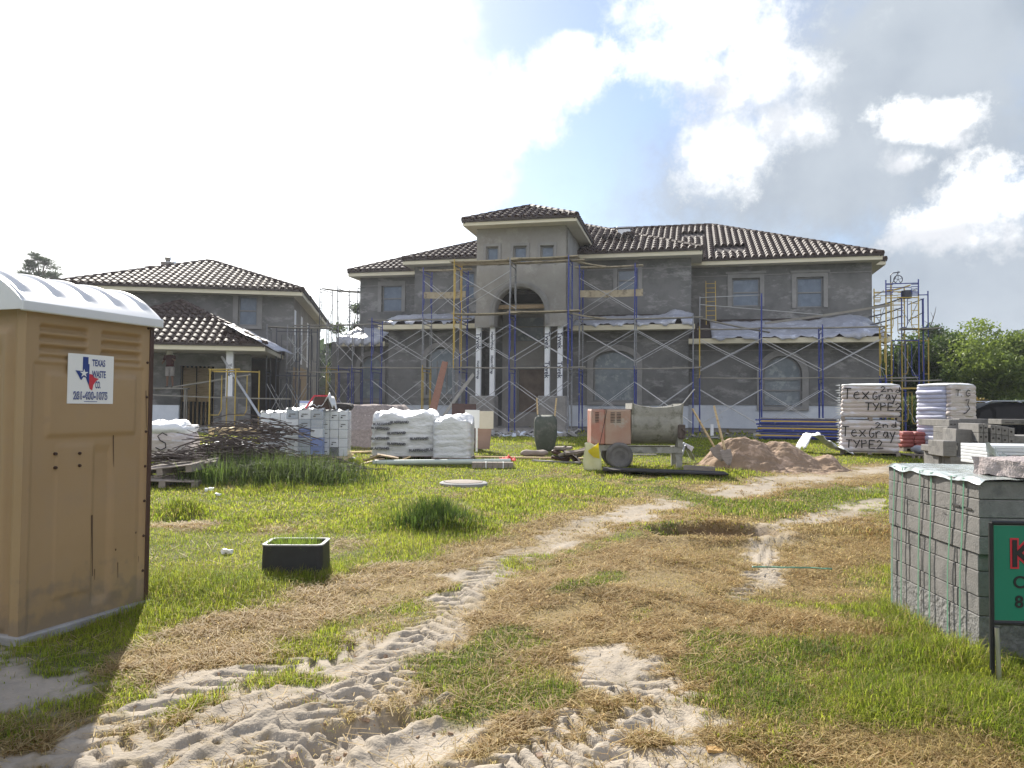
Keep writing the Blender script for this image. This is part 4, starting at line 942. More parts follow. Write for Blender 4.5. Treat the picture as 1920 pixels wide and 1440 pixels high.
# plastic sheets on the lean-to roofs
def sheet(Bd,L_,f0,f1,t0,t1,label,amp=.06,bulge=0,seed=0,hang=0):
    u0,u1,zf,zb,vf,vb=L_; n,m_=46,14; rs=np.random.default_rng(seed); P=[]
    o_=Vector((u0+(u1-u0)*(f0+f1)/2,(vf+vb)/2,(zf+zb)/2)); mb=MB(o_)
    for j in range(m_+1):
        row=[]
        for i in range(n+1):
            fu=f0+(f1-f0)*i/n; ft=t0+(t1-t0)*j/m_; uq=u0+(u1-u0)*fu; 
            ft+= (.03*math.sin(i*.7+seed)+.02*math.sin(i*1.9)); ftc=max(ft,-.12-hang)
            nz=float(fbm(np.array([uq*2.3+seed]),np.array([ft*5.]),4,seed)[0]); z=zf+(zb-zf)*max(ftc,0)+.03+amp*nz*2+ (bulge*math.exp(-((fu-f1+.12)/.1)**2)*nz*1.2 if bulge else 0)
            if ftc<0: z=zf+.03-(-ftc)*2.2+amp*.4*nz
            row.append(Vector((uq,vf-.03+(vb-vf)*max(ftc,-.02),z)))
        P.append(row)
    mb.grid(P); o=mb.build('plastic_sheet',m_plastic,smooth=True); md=o.modifiers.new('t','SOLIDIFY'); md.thickness=.008
    o.location=Bd.w(*o_); o.rotation_euler=(0,0,-Bd.a); return tag(o,label,'plastic sheet','plastic sheets over the low roofs')
sheet(B,LR,.12,.98,-.03,.8,'crumpled plastic sheet over the lean-to roof of the right wing',.022,.3,3)
sheet(B,LC,.05,.99,-.02,.75,'plastic sheet on the lean-to roof right of the tower',.022,.3,5)
sheet(B,LM,.05,.95,.0,.8,'torn plastic sheet bunched on the lean-to roof left of the tower',.07,.0,7)
sheet(B,LL,.0,.95,-.1,.9,'white plastic hanging over the edge of the leftmost low roof',.14,0,9,hang=.2)
# film along the right hip of the porch roof
def free_sheet(pts,wd,label,seed,m=m_plastic,amp=.12,name='plastic_sheet',group=None,seg=30):
    """ribbon of crumpled sheet following points"""
    o_=Vector(pts[len(pts)//2]); mb=MB(o_); P=[]
    for i in range(seg+1):
        t=i/seg*(len(pts)-1); k=min(int(t),len(pts)-2); c=Vector(pts[k]).lerp(Vector(pts[k+1]),t-k); row=[]
        for j in range(9):
            s_=j/8-.5; nz=float(fbm(np.array([i*.35+seed]),np.array([j*.5]),3,seed)[0]); row.append(c+Vector((s_*wd[0],s_*wd[1],s_*wd[2]+amp*(nz-.3)*2*(1-abs(s_)*1.2))))
        P.append(row)
    mb.grid(P); o=mb.build(name,m,smooth=True); md=o.modifiers.new('t','SOLIDIFY'); md.thickness=.008; o.location=o_
    return tag(o,label,'plastic sheet',group)
c1_=G.w(pR,pv,zP); apx=Vector(G.w((pL+pR)/2,pv+4.1,zP+4.1*.5)); c2_=Vector(c1_)
free_sheet([apx.lerp(c2_,.62)+Vector((0,.1,.12)),apx.lerp(c2_,.8)+Vector((0,.1,.12)),c2_+Vector((0,.2,.14)),c2_+Vector((.6,.6,-.25))],(.5,.9,-.1),'plastic sheet lying along the right hip of the tiled porch roof',4,group='plastic sheets over the low roofs')
# ---------------------------------------------------------------- portable toilet
m_tan=mat('moulded_tan_plastic',(.325,.215,.105),(.385,.262,.135),scale=1.5,rough=.55,bump=.08,bscale=160,spots=(.30,.21,.125),sscale=3,sthr=(.5,.8))
m_roofw=mat('translucent_white_roof',(.80,.82,.84),(.86,.87,.88),scale=3,rough=.35,transl=.25)
m_brown=mat('dark_brown_edge',(.045,.02,.012),(.07,.03,.02),rough=.5)
m_rust=mat('rust_drip',(.05,.025,.015),rough=.8)
m_white=mat('sticker_white',(.80,.80,.78),rough=.4)
m_blue=mat('print_blue',(.02,.045,.22),rough=.4)
m_red=mat('print_red',(.55,.03,.05),rough=.4)
a=gd(45,4.95); b=gd(283,5.93); e=Vector((b.x-a.x,b.y-a.y,0)); pw=e.length; prz=math.atan2(e.y,e.x); e.normalize(); zb_=.035
P_=empty('portable_toilet',(a.x,a.y,zb_),prz,'tan portable toilet with white ribbed roof and company sticker','portable toilet')
PM=Matrix.Translation((a.x,a.y,zb_))@Matrix.Rotation(prz,4,'Z')
def pl(X,Y,yo=0):  # photo -> local point on side face (local y = yo)
    r=ray(X,Y); Mi=PM.inverted(); o=Mi@Vector((0,0,EYE)); d=Mi.to_3x3()@r; k=(yo-o.y)/d.y; return o+d*k
zw=pl(170,588).z; print('porta',pw,zw)
def sstep(a,b,x): 
    t=min(max((x-a)/(b-a),0),1); return t*t*(3-2*t)
def band(x,a,b,s=.015): return sstep(a-s,a+s,x)*(1-sstep(b-s,b+s,x))
def side_relief(s,z,w):
    """how far the moulded wall stands in (+) from its outer skin"""
    h=z/zw; u=s/w; y=0
    for a,b in ((.10,.44),(.56,.89)):
        inn=band(u,a,b,.012)*band(h,.845,.955,.008); y+=inn*.034
        lou=inn*(.5+.5*math.sin((h-.845)/.11*math.pi*2*3.5-1.2)); y-=lou*.036
    y+=band(u,.06,.93,.012)*(band(h,.0,.83,.006))*.012
    y-=band(u,.16,.86,.02)*band(h,.605,.80,.010)*.016
    y-=band(u,.24,.52,.012)*band(h,.10,.575-.00,.01)*.006
    y+=band(u,.53,.66,.015)*band(h,.06,.56,.02)*.014
    y-=band(u,.68,.90,.02)*band(h,.06,.50,.03)*.008
    return y
mb=MB(); ns,nz=110,190
mb.grid([[Vector((pw*i/ns,side_relief(pw*i/ns,zw*j/nz,pw),zw*j/nz)) for i in range(ns+1)] for j in range(nz+1)]); mb.build('side_panel',m_tan,P_,smooth=True)
def end_relief(s,z,w):
    h=z/zw;u=s/w; y=band(u,.09,.93,.01)*.02
    y-=band(u,.14,.88,.012)*band(h,.03,.93,.01)*.03; y+=band(u,.19,.82,.03)*band(h,.07,.88,.03)*.02
    return y
mb=MB(); mb.grid([[Vector((end_relief(pw*i/80,zw*j/100,pw),pw*i/80,zw*j/100)) for i in range(81)] for j in range(101)]); mb.build('door',m_tan,P_,smooth=True)
MB().box(.05,pw-.002,.05,pw,0,zw-.002).build('cabin_core',m_tan,P_)
MB().box(pw-.028,pw+.012,-.008,.03,.02,zw-.02,bev=.004).build('edge_strip',m_brown,P_)
MB().box(-.02,pw+.03,-.03,pw+.03,-.08,.035,bev=.01).build('skid_base',m_slab,P_)
# roof: a ribbed barrel shell
def roof_h(x,t):
    lip=.0; u=t*2-1; s=1-abs(u)**2.4; rib=0
    k=(x+.02)/(pw+.1)*4.6; f=k%1; r_=band(f,.36,.64,.10); rib=.022*r_*band(t,.09,.91,.03)
    return .015+.235*s+rib
mb=MB(); n1,n2=90,50; G_=[]
for j in range(n2+1):
    t=j/n2; G_.append([Vector((-.07+(pw+.10)*i/n1,-.06+(pw+.12)*t,zw+roof_h((pw+.10)*i/n1,t)-(.0 if 0<i<n1 else .02))) for i in range(n1+1)])
mb.grid(G_); mb.build('roof',m_roofw,P_,smooth=True)
mb=MB()
ring_=[Vector(p) for p in ((-.07,-.06,0),(pw+.08,-.06,0),(pw+.08,pw+.06,0),(-.07,pw+.06,0))]
for (x0,y0,x1,y1) in ((-.08,-.07,pw+.04,-.04),(-.08,pw+.04,pw+.04,pw+.07)): MB().box(x0,x1,y0,y1,zw-.045,zw+.022,bev=.006).build('roof_rim',m_roofw,P_)
for xx in (-.075,pw+.028):
    mb=MB(); mb.grid([[Vector((xx+o_,-.06+(pw+.12)*j/30,zw-.035 if k==0 else zw+roof_h(0,j/30)-.003)) for j in range(31)] for o_,k in ((-.005,0),(-.005,1),(.01,1),(.01,0))]); mb.build('roof_end',m_roofw,P_)
# mud thrown up along the foot of the walls and faint scuffs
nt_=m_tan.node_tree; N_=nt_.nodes; L_n=nt_.links; b_=N_['Principled BSDF']; old=b_.inputs['Base Color'].links[0].from_socket
tc_=N_.new('ShaderNodeTexCoord'); sx=N_.new('ShaderNodeSeparateXYZ'); L_n.new(tc_.outputs['Object'],sx.inputs[0])
nz_=N_.new('ShaderNodeTexNoise'); nz_.inputs['Scale'].default_value=9; nz_.inputs['Detail'].default_value=10; L_n.new(tc_.outputs['Object'],nz_.inputs['Vector'])
mr=N_.new('ShaderNodeMapRange'); mr.inputs[1].default_value=0; mr.inputs[2].default_value=.55; mr.inputs[3].default_value=.30; mr.inputs[4].default_value=-.12; L_n.new(sx.outputs[2],mr.inputs[0])
ad=N_.new('ShaderNodeMath'); L_n.new(mr.outputs[0],ad.inputs[0]); L_n.new(nz_.outputs['Fac'],ad.inputs[1])
m2_=N_.new('ShaderNodeMapRange'); m2_.inputs[1].default_value=.56; m2_.inputs[2].default_value=.74; m2_.inputs[4].default_value=.6; L_n.new(ad.outputs[0],m2_.inputs[0])
mx_=N_.new('ShaderNodeMix'); mx_.data_type='RGBA'; L_n.new(m2_.outputs[0],mx_.inputs[0]); L_n.new(old,mx_.inputs[6]); mx_.inputs[7].default_value=(.20,.155,.11,1); L_n.new(mx_.outputs[2],b_.inputs['Base Color'])
# rivets, drips
for X,Y in ((105,851),(150,850),(105,877),(150,873)): p=pl(X,Y); mb=MB(); mb.lathe([(.0001,-.012),(.009,-.006),(.011,0),(.011,.02)],10,Matrix.Translation(p)@Matrix.Rotation(R(-90),4,'X')); mb.build('bolt',m_rust,P_)
for k in range(8):
    Y=617+k*67; p=pl(288-k*1.5,Y); MB().lathe([(.0001,-.014),(.008,-.008),(.011,0),(.011,.02)],10,Matrix.Translation((pw-.045,-.0,zw*(1-(k+.2)/8.2)))@Matrix.Rotation(R(-90),4,'X')).build('bolt',m_rust,P_)
for X,Y0,Y1,w_ in ((173,967,1080,.006),(214,815,876,.004),(273,733,802,.003),(182,1068,1088,.003),(221,1055,1083,.003),(261,1043,1055,.002),(255,998,1001,.006),(217,1030,1033,.006)):
    p=pl(X,Y0);q=pl(X+(1 if Y1-Y0>40 else 0),Y1); y0=side_relief(p.x,(p.z+q.z)/2,pw)
    MB().add([(p.x-w_,y0-.004,p.z),(p.x+w_,y0-.004,p.z),(q.x+w_*.4,y0-.004,q.z),(q.x-w_*.4,y0-.004,q.z),(p.x,y0-.006,p.z+w_*1.5)],[(0,1,2,3),(0,4,1)]).build('drip_stain',m_rust,P_)
# sticker
c0=pl(125,756,-.006);c1=pl(213,664,-.006); x0,x1=c0.x,c1.x; z0_=pl(169,757,-.006).z; z1_=pl(169,665,-.006).z; sw=x1-x0; sh=z1_-z0_; ys=side_relief((x0+x1)/2,(z0_+z1_)/2,pw)-.006
st_=MB().box(x0,x1,ys,ys+.004,z0_,z1_).build('sticker',m_white,P_)
def sp(X,Y): return ((X-500)/353*sw+x0,(1262-Y)/370*sh+z0_)
def flat(pts,m,name,dy,par=st_):
    q=[sp(*p) for p in pts]; mb=MB(); n=len(q); mb.add([(a,ys-dy,b) for a,b in q],[tuple(range(n))]); 
    o=mb.build(name,m,par); return o
flat([(608,912),(650,912),(650,962),(659,966),(659,1128),(645,1100),(632,1066),(614,1062),(600,1086),(590,1080),(575,1050),(553,1016),(608,1019)],m_blue,'state_outline',.002)
flat([(659,1038),(690,1042),(700,1064),(735,1072),(710,1092),(692,1120),(684,1162),(664,1150),(655,1118),(659,1098)],m_red,'state_outline',.002)
cx,cy=617,1035; flat([(cx+(34 if k%2==0 else 13)*math.sin(k*math.pi/5),cy-(34 if k%2==0 else 13)*math.cos(k*math.pi/5)) for k in range(10)],m_white,'star',.004)
def sticker_text(s,X,Y,hpx,wpx,m,par=st_,bold=.0,dy=.003):
    x,z=sp(X,Y); o=text_obj(s,1,m,par,Matrix.Identity(4),ext=.0,bold=bold)
    me=o.data; xs=[v.co.x for v in me.vertices]; zs_=[v.co.y for v in me.vertices]; w0=max(xs)-min(xs);h0=max(zs_)-min(zs_); cx_=(max(xs)+min(xs))/2;cy_=(max(zs_)+min(zs_))/2
    W_=wpx/353*sw;H_=hpx/370*sh
    for v in me.vertices: v.co=Vector(((v.co.x-cx_)/w0*W_+x,ys-dy,(v.co.y-cy_)/h0*H_+z))
    return o
sticker_text('TEXAS',730,952,52,102,m_blue,bold=.02); sticker_text('WASTE',733,1038,54,108,m_blue,bold=.02); sticker_text('CO.',727,1118,54,42,m_blue,bold=.02)
sticker_text('281-400-1075',673,1202,62,264,m_blue,bold=.05,dy=.003); sticker_text('281-400-1075',673,1202,44,254,m_white,bold=-.022,dy=.005)
flat([(622,1244),(724,1244),(724,1248),(622,1248)],m_blue,'underline',.003)
NOGRASS+=[(a.x+e.x*t-e.y*q,a.y+e.y*t+e.x*q,.2) for t in np.linspace(.08,pw-.08,8) for q in np.linspace(.12,pw,8)]

# ---------------------------------------------------------------- near pallet of strapped blocks
m_blk=mat('grey_concrete_block',(.16,.15,.138),(.222,.21,.195),scale=14,rough=.95,bump=.35,bscale=90,spots=(.13,.125,.117),sscale=6)
m_split=mat('split_face_block',(.13,.125,.118),(.25,.24,.225),scale=22,rough=1,bump=1,bscale=30)
m_strap=mat('green_strap',(.10,.24,.16),(.14,.30,.20),rough=.4)
m_cap=mat('split_face_cap',(.30,.25,.24),(.42,.36,.345),scale=16,rough=1,bump=.8,bscale=50)
m_sign=mat('sign_green',(.01,.17,.10),(.012,.20,.12),scale=2,rough=.45)
m_black=mat('black_paint',(.012,.012,.014),(.02,.02,.022),rough=.5)
n_=at(1833,765,4.72); f_=at(1664,765,6.02); e=Vector((f_.x-n_.x,f_.y-n_.y,0)); bl=e.length; e.normalize(); rz=math.atan2(e.y,e.x)
zt=at(1834,902,4.72).z; zg0=gz(n_.x,n_.y)-.05; brz=rz
BP=empty('block_pallet',(n_.x,n_.y,0),rz,'strapped pallet of grey concrete blocks in the right foreground','block pallet')
BM=Matrix.Translation((n_.x,n_.y,0))@Matrix.Rotation(rz,4,'Z')   # local x: along lit side away from camera; local -y: to the right
rs=random.Random(5)
def bpl(X,Y,yo=0,xo=None):
    r=ray(X,Y); Mi=BM.inverted(); o=Mi@Vector((0,0,EYE)); d=Mi.to_3x3()@r
    k=(yo-o.y)/d.y if xo is None else (xo-o.x)/d.x; return o+d*k
def brow(z0,z1,cuts,inset,m,name='block',dcut=(0,.42,.84,1.2),gap=.004):
    for i in range(len(cuts)-1):
        for j in range(len(dcut)-1):
            ji=rs.uniform(0,.004) if j==0 else 0
            MB().box(cuts[i]*bl+gap/2+(inset if i==0 else 0),cuts[i+1]*bl-gap/2,-dcut[j+1]+gap/2,-dcut[j]-(inset*.25+ji if j==0 else 0)-gap/2,z0+.002,z1-.002,bev=.004).build(name,m,BP)
hs=[.112]*4; z=zt; k=0
for h in hs: 
    brow(z-h,z,[(0,.26,.50,.76,1),(0,.24,.50,.74,1),(0,.27,.52,.75,1),(0,.25,.48,.76,1)][k%4],0,m_blk,dcut=((0,.46,.92,1.2),(0,.46,.92,1.2),(0,.40,.8,1.2),(0,.36,.8,1.2))[k]); z-=h;k+=1
for k,h in enumerate((.105,.155,.115)):
    brow(z-h,z,(0,.13,.22,.50,.62,.75,.90,1)if k!=1 else (0,.14,.24,.50,.60,.74,.88,1),.03,m_blk,dcut=(0,.46,.92,1.2),gap=.008); z-=h
brow(zg0-.05,z,(0,.3,.6,1),.03,m_split)
# slits
for X,Y in ((1792,947),(1814,953)): p=bpl(X,Y,.002); MB().box(p.x-.045,p.x+.045,-.0,.003,p.z-.006,p.z+.006).build('slot',m_dark,BP)
m_trim2=mat('faded_stamp',(.13,.125,.12),rough=.9)
# printed smudges along the blocks
for k in range(22):
    row=rs.choice([0,1,1,2,2,3]); x=rs.uniform(.03,.97)*bl; z_=zt-.112*row-(.025 if row%2==0 else .09); w_=rs.uniform(.02,.045)
    mb=MB()
    for q in range(5): a_=x+q*w_/5; mb.box(a_,a_+w_/8,.0005,.0012,z_+rs.uniform(-.003,0),z_+rs.uniform(.002,.007))
    mb.build('stamp_mark',m_trim2,BP)
# straps run down the lit side and over the top
for X0,Xb in ((1679,1674),(1694,1691),(1727,1723),(1748,1744),(1786,1778),(1809,1801)):
    p=bpl(X0,885,0); q=bpl(Xb,1100,0); mb=MB(); w_=.008; P=[]
    xb=q.x
    path=[(p.x+.0,-1.1,zt+.006),(p.x,-.02,zt+.008),(p.x,.010,zt+.004),(p.x,.009,zt-.05),(p.x+(xb-p.x)*.5+.004,.006,zt-.4),(xb,.004,zt-.6),(xb,.008,zg0+.1)]
    for c in path: P.append([Vector((c[0]-w_,c[1],c[2])),Vector((c[0]+w_,c[1],c[2]))])
    mb.grid(P); o=mb.build('strap',m_strap,BP); md=o.modifiers.new('t','SOLIDIFY'); md.thickness=.0015
# crinkled clear cover
mb=MB(); P=[]
for i in range(61):
    x=-.03+(bl+.05)*i/60; row=[]
    for j in range(31):
        y=.015-1.1*j/30; 
        nz=float(fbm(np.array([x*9.]),np.array([y*7.]),3,3)[0]); row.append(Vector((x,y+.008*math.sin(x*13)*(1 if j<2 else 0),zt+.006+.018*nz+(.0 if j>1 else -.03+.03*j+.006*math.sin(x*17))+ (max(0,.16-x)*.25 if j>8 else 0))))
    P.append(row)
mb.grid(P)
m_cover=mat('crinkled_clear_cover',(.33,.37,.35),(.46,.50,.48),scale=5,rough=.12,spec=.9,bump=.9,bscale=5,stretch=(1,9,1),coat=.4)
o=mb.build('plastic_cover',m_cover,BP,smooth=True)
# rough cap stone lying on top
c0=bpl(1825,905,-.25)
def rough_box(x0,x1,y0,y1,z0,z1,n=(24,12,6),amp=.012,seed=1,faces=None):
    bm=bmesh.new(); bmesh.ops.create_cube(bm,size=1); bmesh.ops.subdivide_edges(bm,edges=bm.edges[:],cuts=9,use_grid_fill=True)
    vs=np.array([v.co[:] for v in bm.verts]); V=vs*[x1-x0,y1-y0,z1-z0]+[(x0+x1)/2,(y0+y1)/2,(z0+z1)/2]
    nn=np.stack([fbm(V[:,0]*22+V[:,2]*15,V[:,1]*22,3,seed+k)-.5 for k in range(3)],1)*amp*2
    V=V+nn; out=MB(); out.add([Vector(p) for p in V],[[v.index for v in f.verts] for f in bm.faces]); bm.free(); return out
cap=rough_box(-.30,.30,-.22,.22,0,.10,amp=.016).build('cap_stone',m_cap); pc=BM@Vector((.22,-.50,zt+.03)); cap.location=pc; cap.rotation_euler=(0,R(-2),R(8)); tag(cap,'rough split stone slab lying on the strapped block pallet','stone')
# green sign on metal frame in front of the blocks
sa=at(1858,980,4.35); sb=at(1868,1172,4.30); wd=1.1; sgn=empty('yard_sign',(sa.x,sa.y,gz(sa.x,sa.y)),R(-4),'green sign with red and black letters on a metal frame by the blocks','sign')
L0=sa.z-sgn.location.z; hh=sa.z-sb.z
MB().box(.015,wd-.015,-.004,.004,L0-hh+.015,L0-.015).build('sign_board',m_sign,sgn)
mb=MB(); 
for q in ((0,0,0,L0),(wd,0,wd,L0)): mb.tube([(q[0],0,-.1),(q[2],0,L0)],.013,8)
mb.tube([(0,0,L0),(wd,0,L0)],.013,8); mb.tube([(0,0,L0-hh),(wd,0,L0-hh)],.013,8); mb.build('sign_frame',m_black,sgn)
mb=MB(); mb.tube([(.025,-.03,-.08),(.01,-.03,L0-hh-.02)],.012,8); mb.build('stake',m_metal,sgn)
for s_,X,Y,hp,m_,m2 in (('K',1918,1041,50,m_red,m_black),('C',1912,1093,22,m_black,None),('8',1912,1130,22,m_black,None)):
    p=at(X,Y,4.33); lx=p.x-sa.x; lz=p.z-sgn.location.z; sz=hp/335*1.42
    text_obj(s_,sz,m_,sgn,face_M(Vector((lx,-.007,lz)),(1,0,0),(0,0,1)),bold=.02*sz*(3 if m2 else 1),ext=.001)
    if m2: text_obj(s_,sz,m2,sgn,face_M(Vector((lx,-.010,lz)),(1,0,0),(0,0,1)),bold=.012*sz,ext=.001)
NOGRASS+=[tuple((BM@Vector((x,y,0)))[:2])+(.14,) for x in np.linspace(.1,bl-.05,7) for y in np.linspace(-.12,-1.1,7)]

# ---------------------------------------------------------------- loose and stacked blocks behind
def block(X,Y,d,w,h,l,rz,label,cores=1,m=None,tilt=0,group='loose concrete blocks right of the drive'):
    """X,Y photo position of the lower left front corner"""
    p=at(X,Y,d); o=MB().box(0,w,0,l,0,h,bev=.006).build('concrete_block',m or m_blk); o.location=p; o.rotation_euler=(0,tilt,rz)
    tag(o,label,'concrete block',group)
    for c in range(cores):
        zc=h*.35; x=w*(c+.5)/cores
        MB().box(x-w/cores*.28,x+w/cores*.28,-.003,.01,zc-h*.06,zc+h*.06).build('core_hole',m_dark,o)
    return o
D=8.6; q=1450/D
def blk2(X0,X1,Y0,Y1,d,label,l=.4,cores=0,rz=0,tilt=0):
    w=(X1-X0)/1450*d; h=(Y1-Y0)/1450*d; return block(X0,Y1,d,w,h,l,rz,label,cores,tilt=tilt)
rzk=R(-7)
blk2(1780,1800,787,800,8.9,'small block with slots at the left end of the topmost row',cores=3,rz=rzk,l=.9)
blk2(1799,1850,785,800,8.95,'long flat block on top of the loose block heap',rz=rzk,l=.2)
blk2(1777,1797,800,812,8.8,'slotted block just under the topmost row at the left',cores=2,rz=rzk); blk2(1777,1793,812,832,8.8,'plain block below the slotted one at the left edge of the heap',rz=rzk)
blk2(1797,1838,800,806,9.1,'thin dark block behind the tilted ones',rz=rzk); 
blk2(1792,1822,804,832,8.4,'upper of two large tilted dark blocks',rz=R(-10),tilt=R(3)); blk2(1795,1826,831,857,8.4,'lower of two large tilted dark blocks',rz=R(-10),tilt=R(2))
blk2(1821,1836,801,827,8.7,'upper narrow block right of the tilted pair',rz=rzk); blk2(1824,1838,827,853,8.7,'lower narrow block right of the tilted pair',rz=rzk)
blk2(1754,1769,836,848,8.5,'pale block sticking out left at the edge of the heap',rz=rzk); blk2(1769,1793,827,856,8.3,'tall block standing left of the tilted pair',rz=rzk); 
blk2(1760,1768,848,880,8.5,'leftmost upright slim block of the heap',rz=rzk);blk2(1769,1774,850,880,8.45,'second upright slim block of the heap',rz=rzk);blk2(1775,1782,854,880,8.4,'third upright slim block of the heap',rz=rzk);blk2(1782,1836,856,885,8.3,'wide dark block at the foot of the heap',rz=rzk)
# second pallet of narrow blocks (left face lit, columns of narrow ends)
p2=at(1836,900,8.2); BP2=empty('block_pallet',(p2.x,p2.y,p2.z-.5),R(-10),'pallet of narrow grey blocks stacked behind the strapped one','block pallet')
cols2=[(1836,1845,795,4),(1845,1853,795,4),(1857,1866,797,2),(1866,1876,798,2),(1876,1887,800,2),(1887,1898,802,2)]
for (X0,X1,Yt,n) in cols2:
    for k in range(n):
        s_=8.2/1450; x=(X0-1836)*s_; w=(X1-X0)*s_-.004; zt2=(900-Yt)*s_+.5-k*.098; o=MB().box(x,x+w,.0,.55,zt2-.094,zt2,bev=.003).build('block',m_blk,BP2)
        MB().lathe([(.0001,0),(.011,0),(.011,.01)],8,Matrix.Translation((x+w*.45,-.003,zt2-.04))@Matrix.Rotation(R(-90),4,'X')).build('core_hole',m_dark,o)
for k in range(5): MB().box(.36,1.5,.01,.6,.09+k*.1,.187+k*.1,bev=.003).build('block',m_blk,BP2)
MB().box(.12,1.5,.05,.6,.36+.61-.09,.36+.61-.0,bev=.004).build('block',m_blk,BP2)
MB().box(0,1.5,.0,.56,0,.12).build('block',m_blk,BP2); MB().box(.0,.3,.3,.58,.12,.9,bev=.003).build('block',m_blk,BP2)
# blocks on the very back right
blk2(1878,1990,786,796,11,'pale slotted blocks in the far right back row',cores=4,l=.4,rz=rzk)
# pale stacked boards between
p3=at(1851,868,6.9); BD=empty('board_stack',(p3.x,p3.y,p3.z-.02),R(-6),'stack of pale flat panels under clear wrap at the right edge','board stack')
for k in range(6): MB().box(0,1.2,0,.5,k*.03,k*.03+.026,bev=.003).build('panel',m_roofw,BD)
mb=MB(); mb.grid([[Vector((-.02+.25*i/12,-.015-.03*math.sin(i*.8),.20-.16*i/12+.02*math.sin(i*1.9+j))) for i in range(13)] for j in range(1)]+[[Vector((-.02+.25*i/12,-.03,.12-.13*i/12)) for i in range(13)]]); o=mb.build('wrap_end',m_cover,BD); o.modifiers.new('t','SOLIDIFY').thickness=.004
# supporting pallet and dark mass under right heaps so that nothing floats
for X,d,w_,h_,lab in ((1840,8.9,1.1,None,'timber pallet under the loose block heap'),):
    p=gd(1835,9.1); o=empty('timber_pallet',(p.x-.45,p.y-.25,p.z-.02),R(-7),lab,'pallet','timber pallets')
    for k in range(7): MB().box(0,1.1,k*.15,k*.15+.1,.10,.12).build('deck_board',m_ply,o)
    for k in range(3): MB().box(.02+k*.48,.10+k*.48,0,1.0,0,.098).build('stringer',m_ply,o)
# ---------------------------------------------------------------- middle distance helpers
m_bagw=mat('white_woven_bag',(.68,.68,.67),(.80,.80,.79),scale=4,rough=.55,bump=.7,bscale=14,spots=(.52,.52,.50),sscale=5,sthr=(.55,.75))
m_bagp=mat('pinkish_paper_bag',(.46,.395,.37),(.60,.53,.49),scale=3,rough=.7,bump=.5,bscale=12,stretch=(1,1,4),spots=(.62,.60,.64),sscale=3)
m_bagl=mat('lavender_paper_bag',(.42,.43,.56),(.56,.57,.68),scale=3,rough=.65,bump=.5,bscale=12,stretch=(1,1,4))
m_bagr=mat('red_bag',(.24,.05,.045),(.34,.10,.09),scale=5,rough=.6,bump=.4)
m_wrap=mat('stretch_wrap_box',(.26,.31,.36),(.42,.46,.50),scale=4,rough=.2,spec=.7,stretch=(1,1,5),spots=(.16,.24,.50),sscale=2.2,sthr=(.60,.66),coat=.3)
m_wrap2=mat('stretch_wrap_white',(.62,.64,.64),(.78,.80,.80),scale=4,rough=.25,spec=.7,stretch=(1,1,5),coat=.3)
m_card=mat('carton_print',(.62,.64,.66),(.78,.79,.80),scale=7,rough=.5)
m_cblue=mat('carton_blue',(.08,.14,.42),(.12,.2,.5),scale=5,rough=.5)
m_mark=mat('marker_ink',(.02,.015,.015),rough=.7)
m_gravel=mat('grey_gravel',(.19,.155,.14),(.32,.27,.25),scale=16,rough=1,bump=1,bscale=25,spots=(.45,.40,.36),sscale=14,sthr=(.6,.66))
m_psand=mat('piled_sand',(.20,.135,.085),(.31,.215,.14),scale=3,rough=1,bump=.6,bscale=30,spots=(.44,.31,.22),sscale=4)
m_rebar=mat('rusty_rods',(.05,.035,.03),(.13,.10,.085),scale=9,rough=.8)
m_old=mat('old_grey_timber',(.20,.165,.14),(.32,.27,.23),scale=5,rough=.9,stretch=(1,6,6))
def base(name,X,d,rz,label,cat,group=None,dz=0):
    p=gd(X,d); return empty(name,(p.x,p.y,p.z+dz),rz,label,cat,group)
def pillow(x0,x1,y0,y1,z0,z1,seed=0,n=24,m_=9,ex=7,ez=3.6,wr=.014):
    """filled bag"""
    cx,cy,cz=(x0+x1)/2,(y0+y1)/2,(z0+z1)/2; a,b,c=(x1-x0)/2,(y1-y0)/2,(z1-z0)/2; P=[]
    def sg(t,p): return math.copysign(abs(t)**p,t)
    for j in range(m_+1):
        ph=-math.pi/2+math.pi*j/m_; cp=abs(math.cos(ph))**(2/ez*.8); sp_=sg(math.sin(ph),1.0 if ez>3 else 2/ez); row=[]
        for i in range(n):
            t=2*math.pi*i/n; row.append([cx+a*cp*sg(math.cos(t),2/ex),cy+b*cp*sg(math.sin(t),2/ex),cz+c*sp_])
        P.append(row)
    A=np.array(P); nz=(fbm(A[...,0].ravel()*9+seed*7,A[...,2].ravel()*9+A[...,1].ravel()*7,3,seed)-.5).reshape(A.shape[:2])
    A+= nz[...,None]*wr*2*np.array([1,1,1]); mb=MB(); mb.grid([[Vector(p) for p in r] for r in A],close=True); return mb
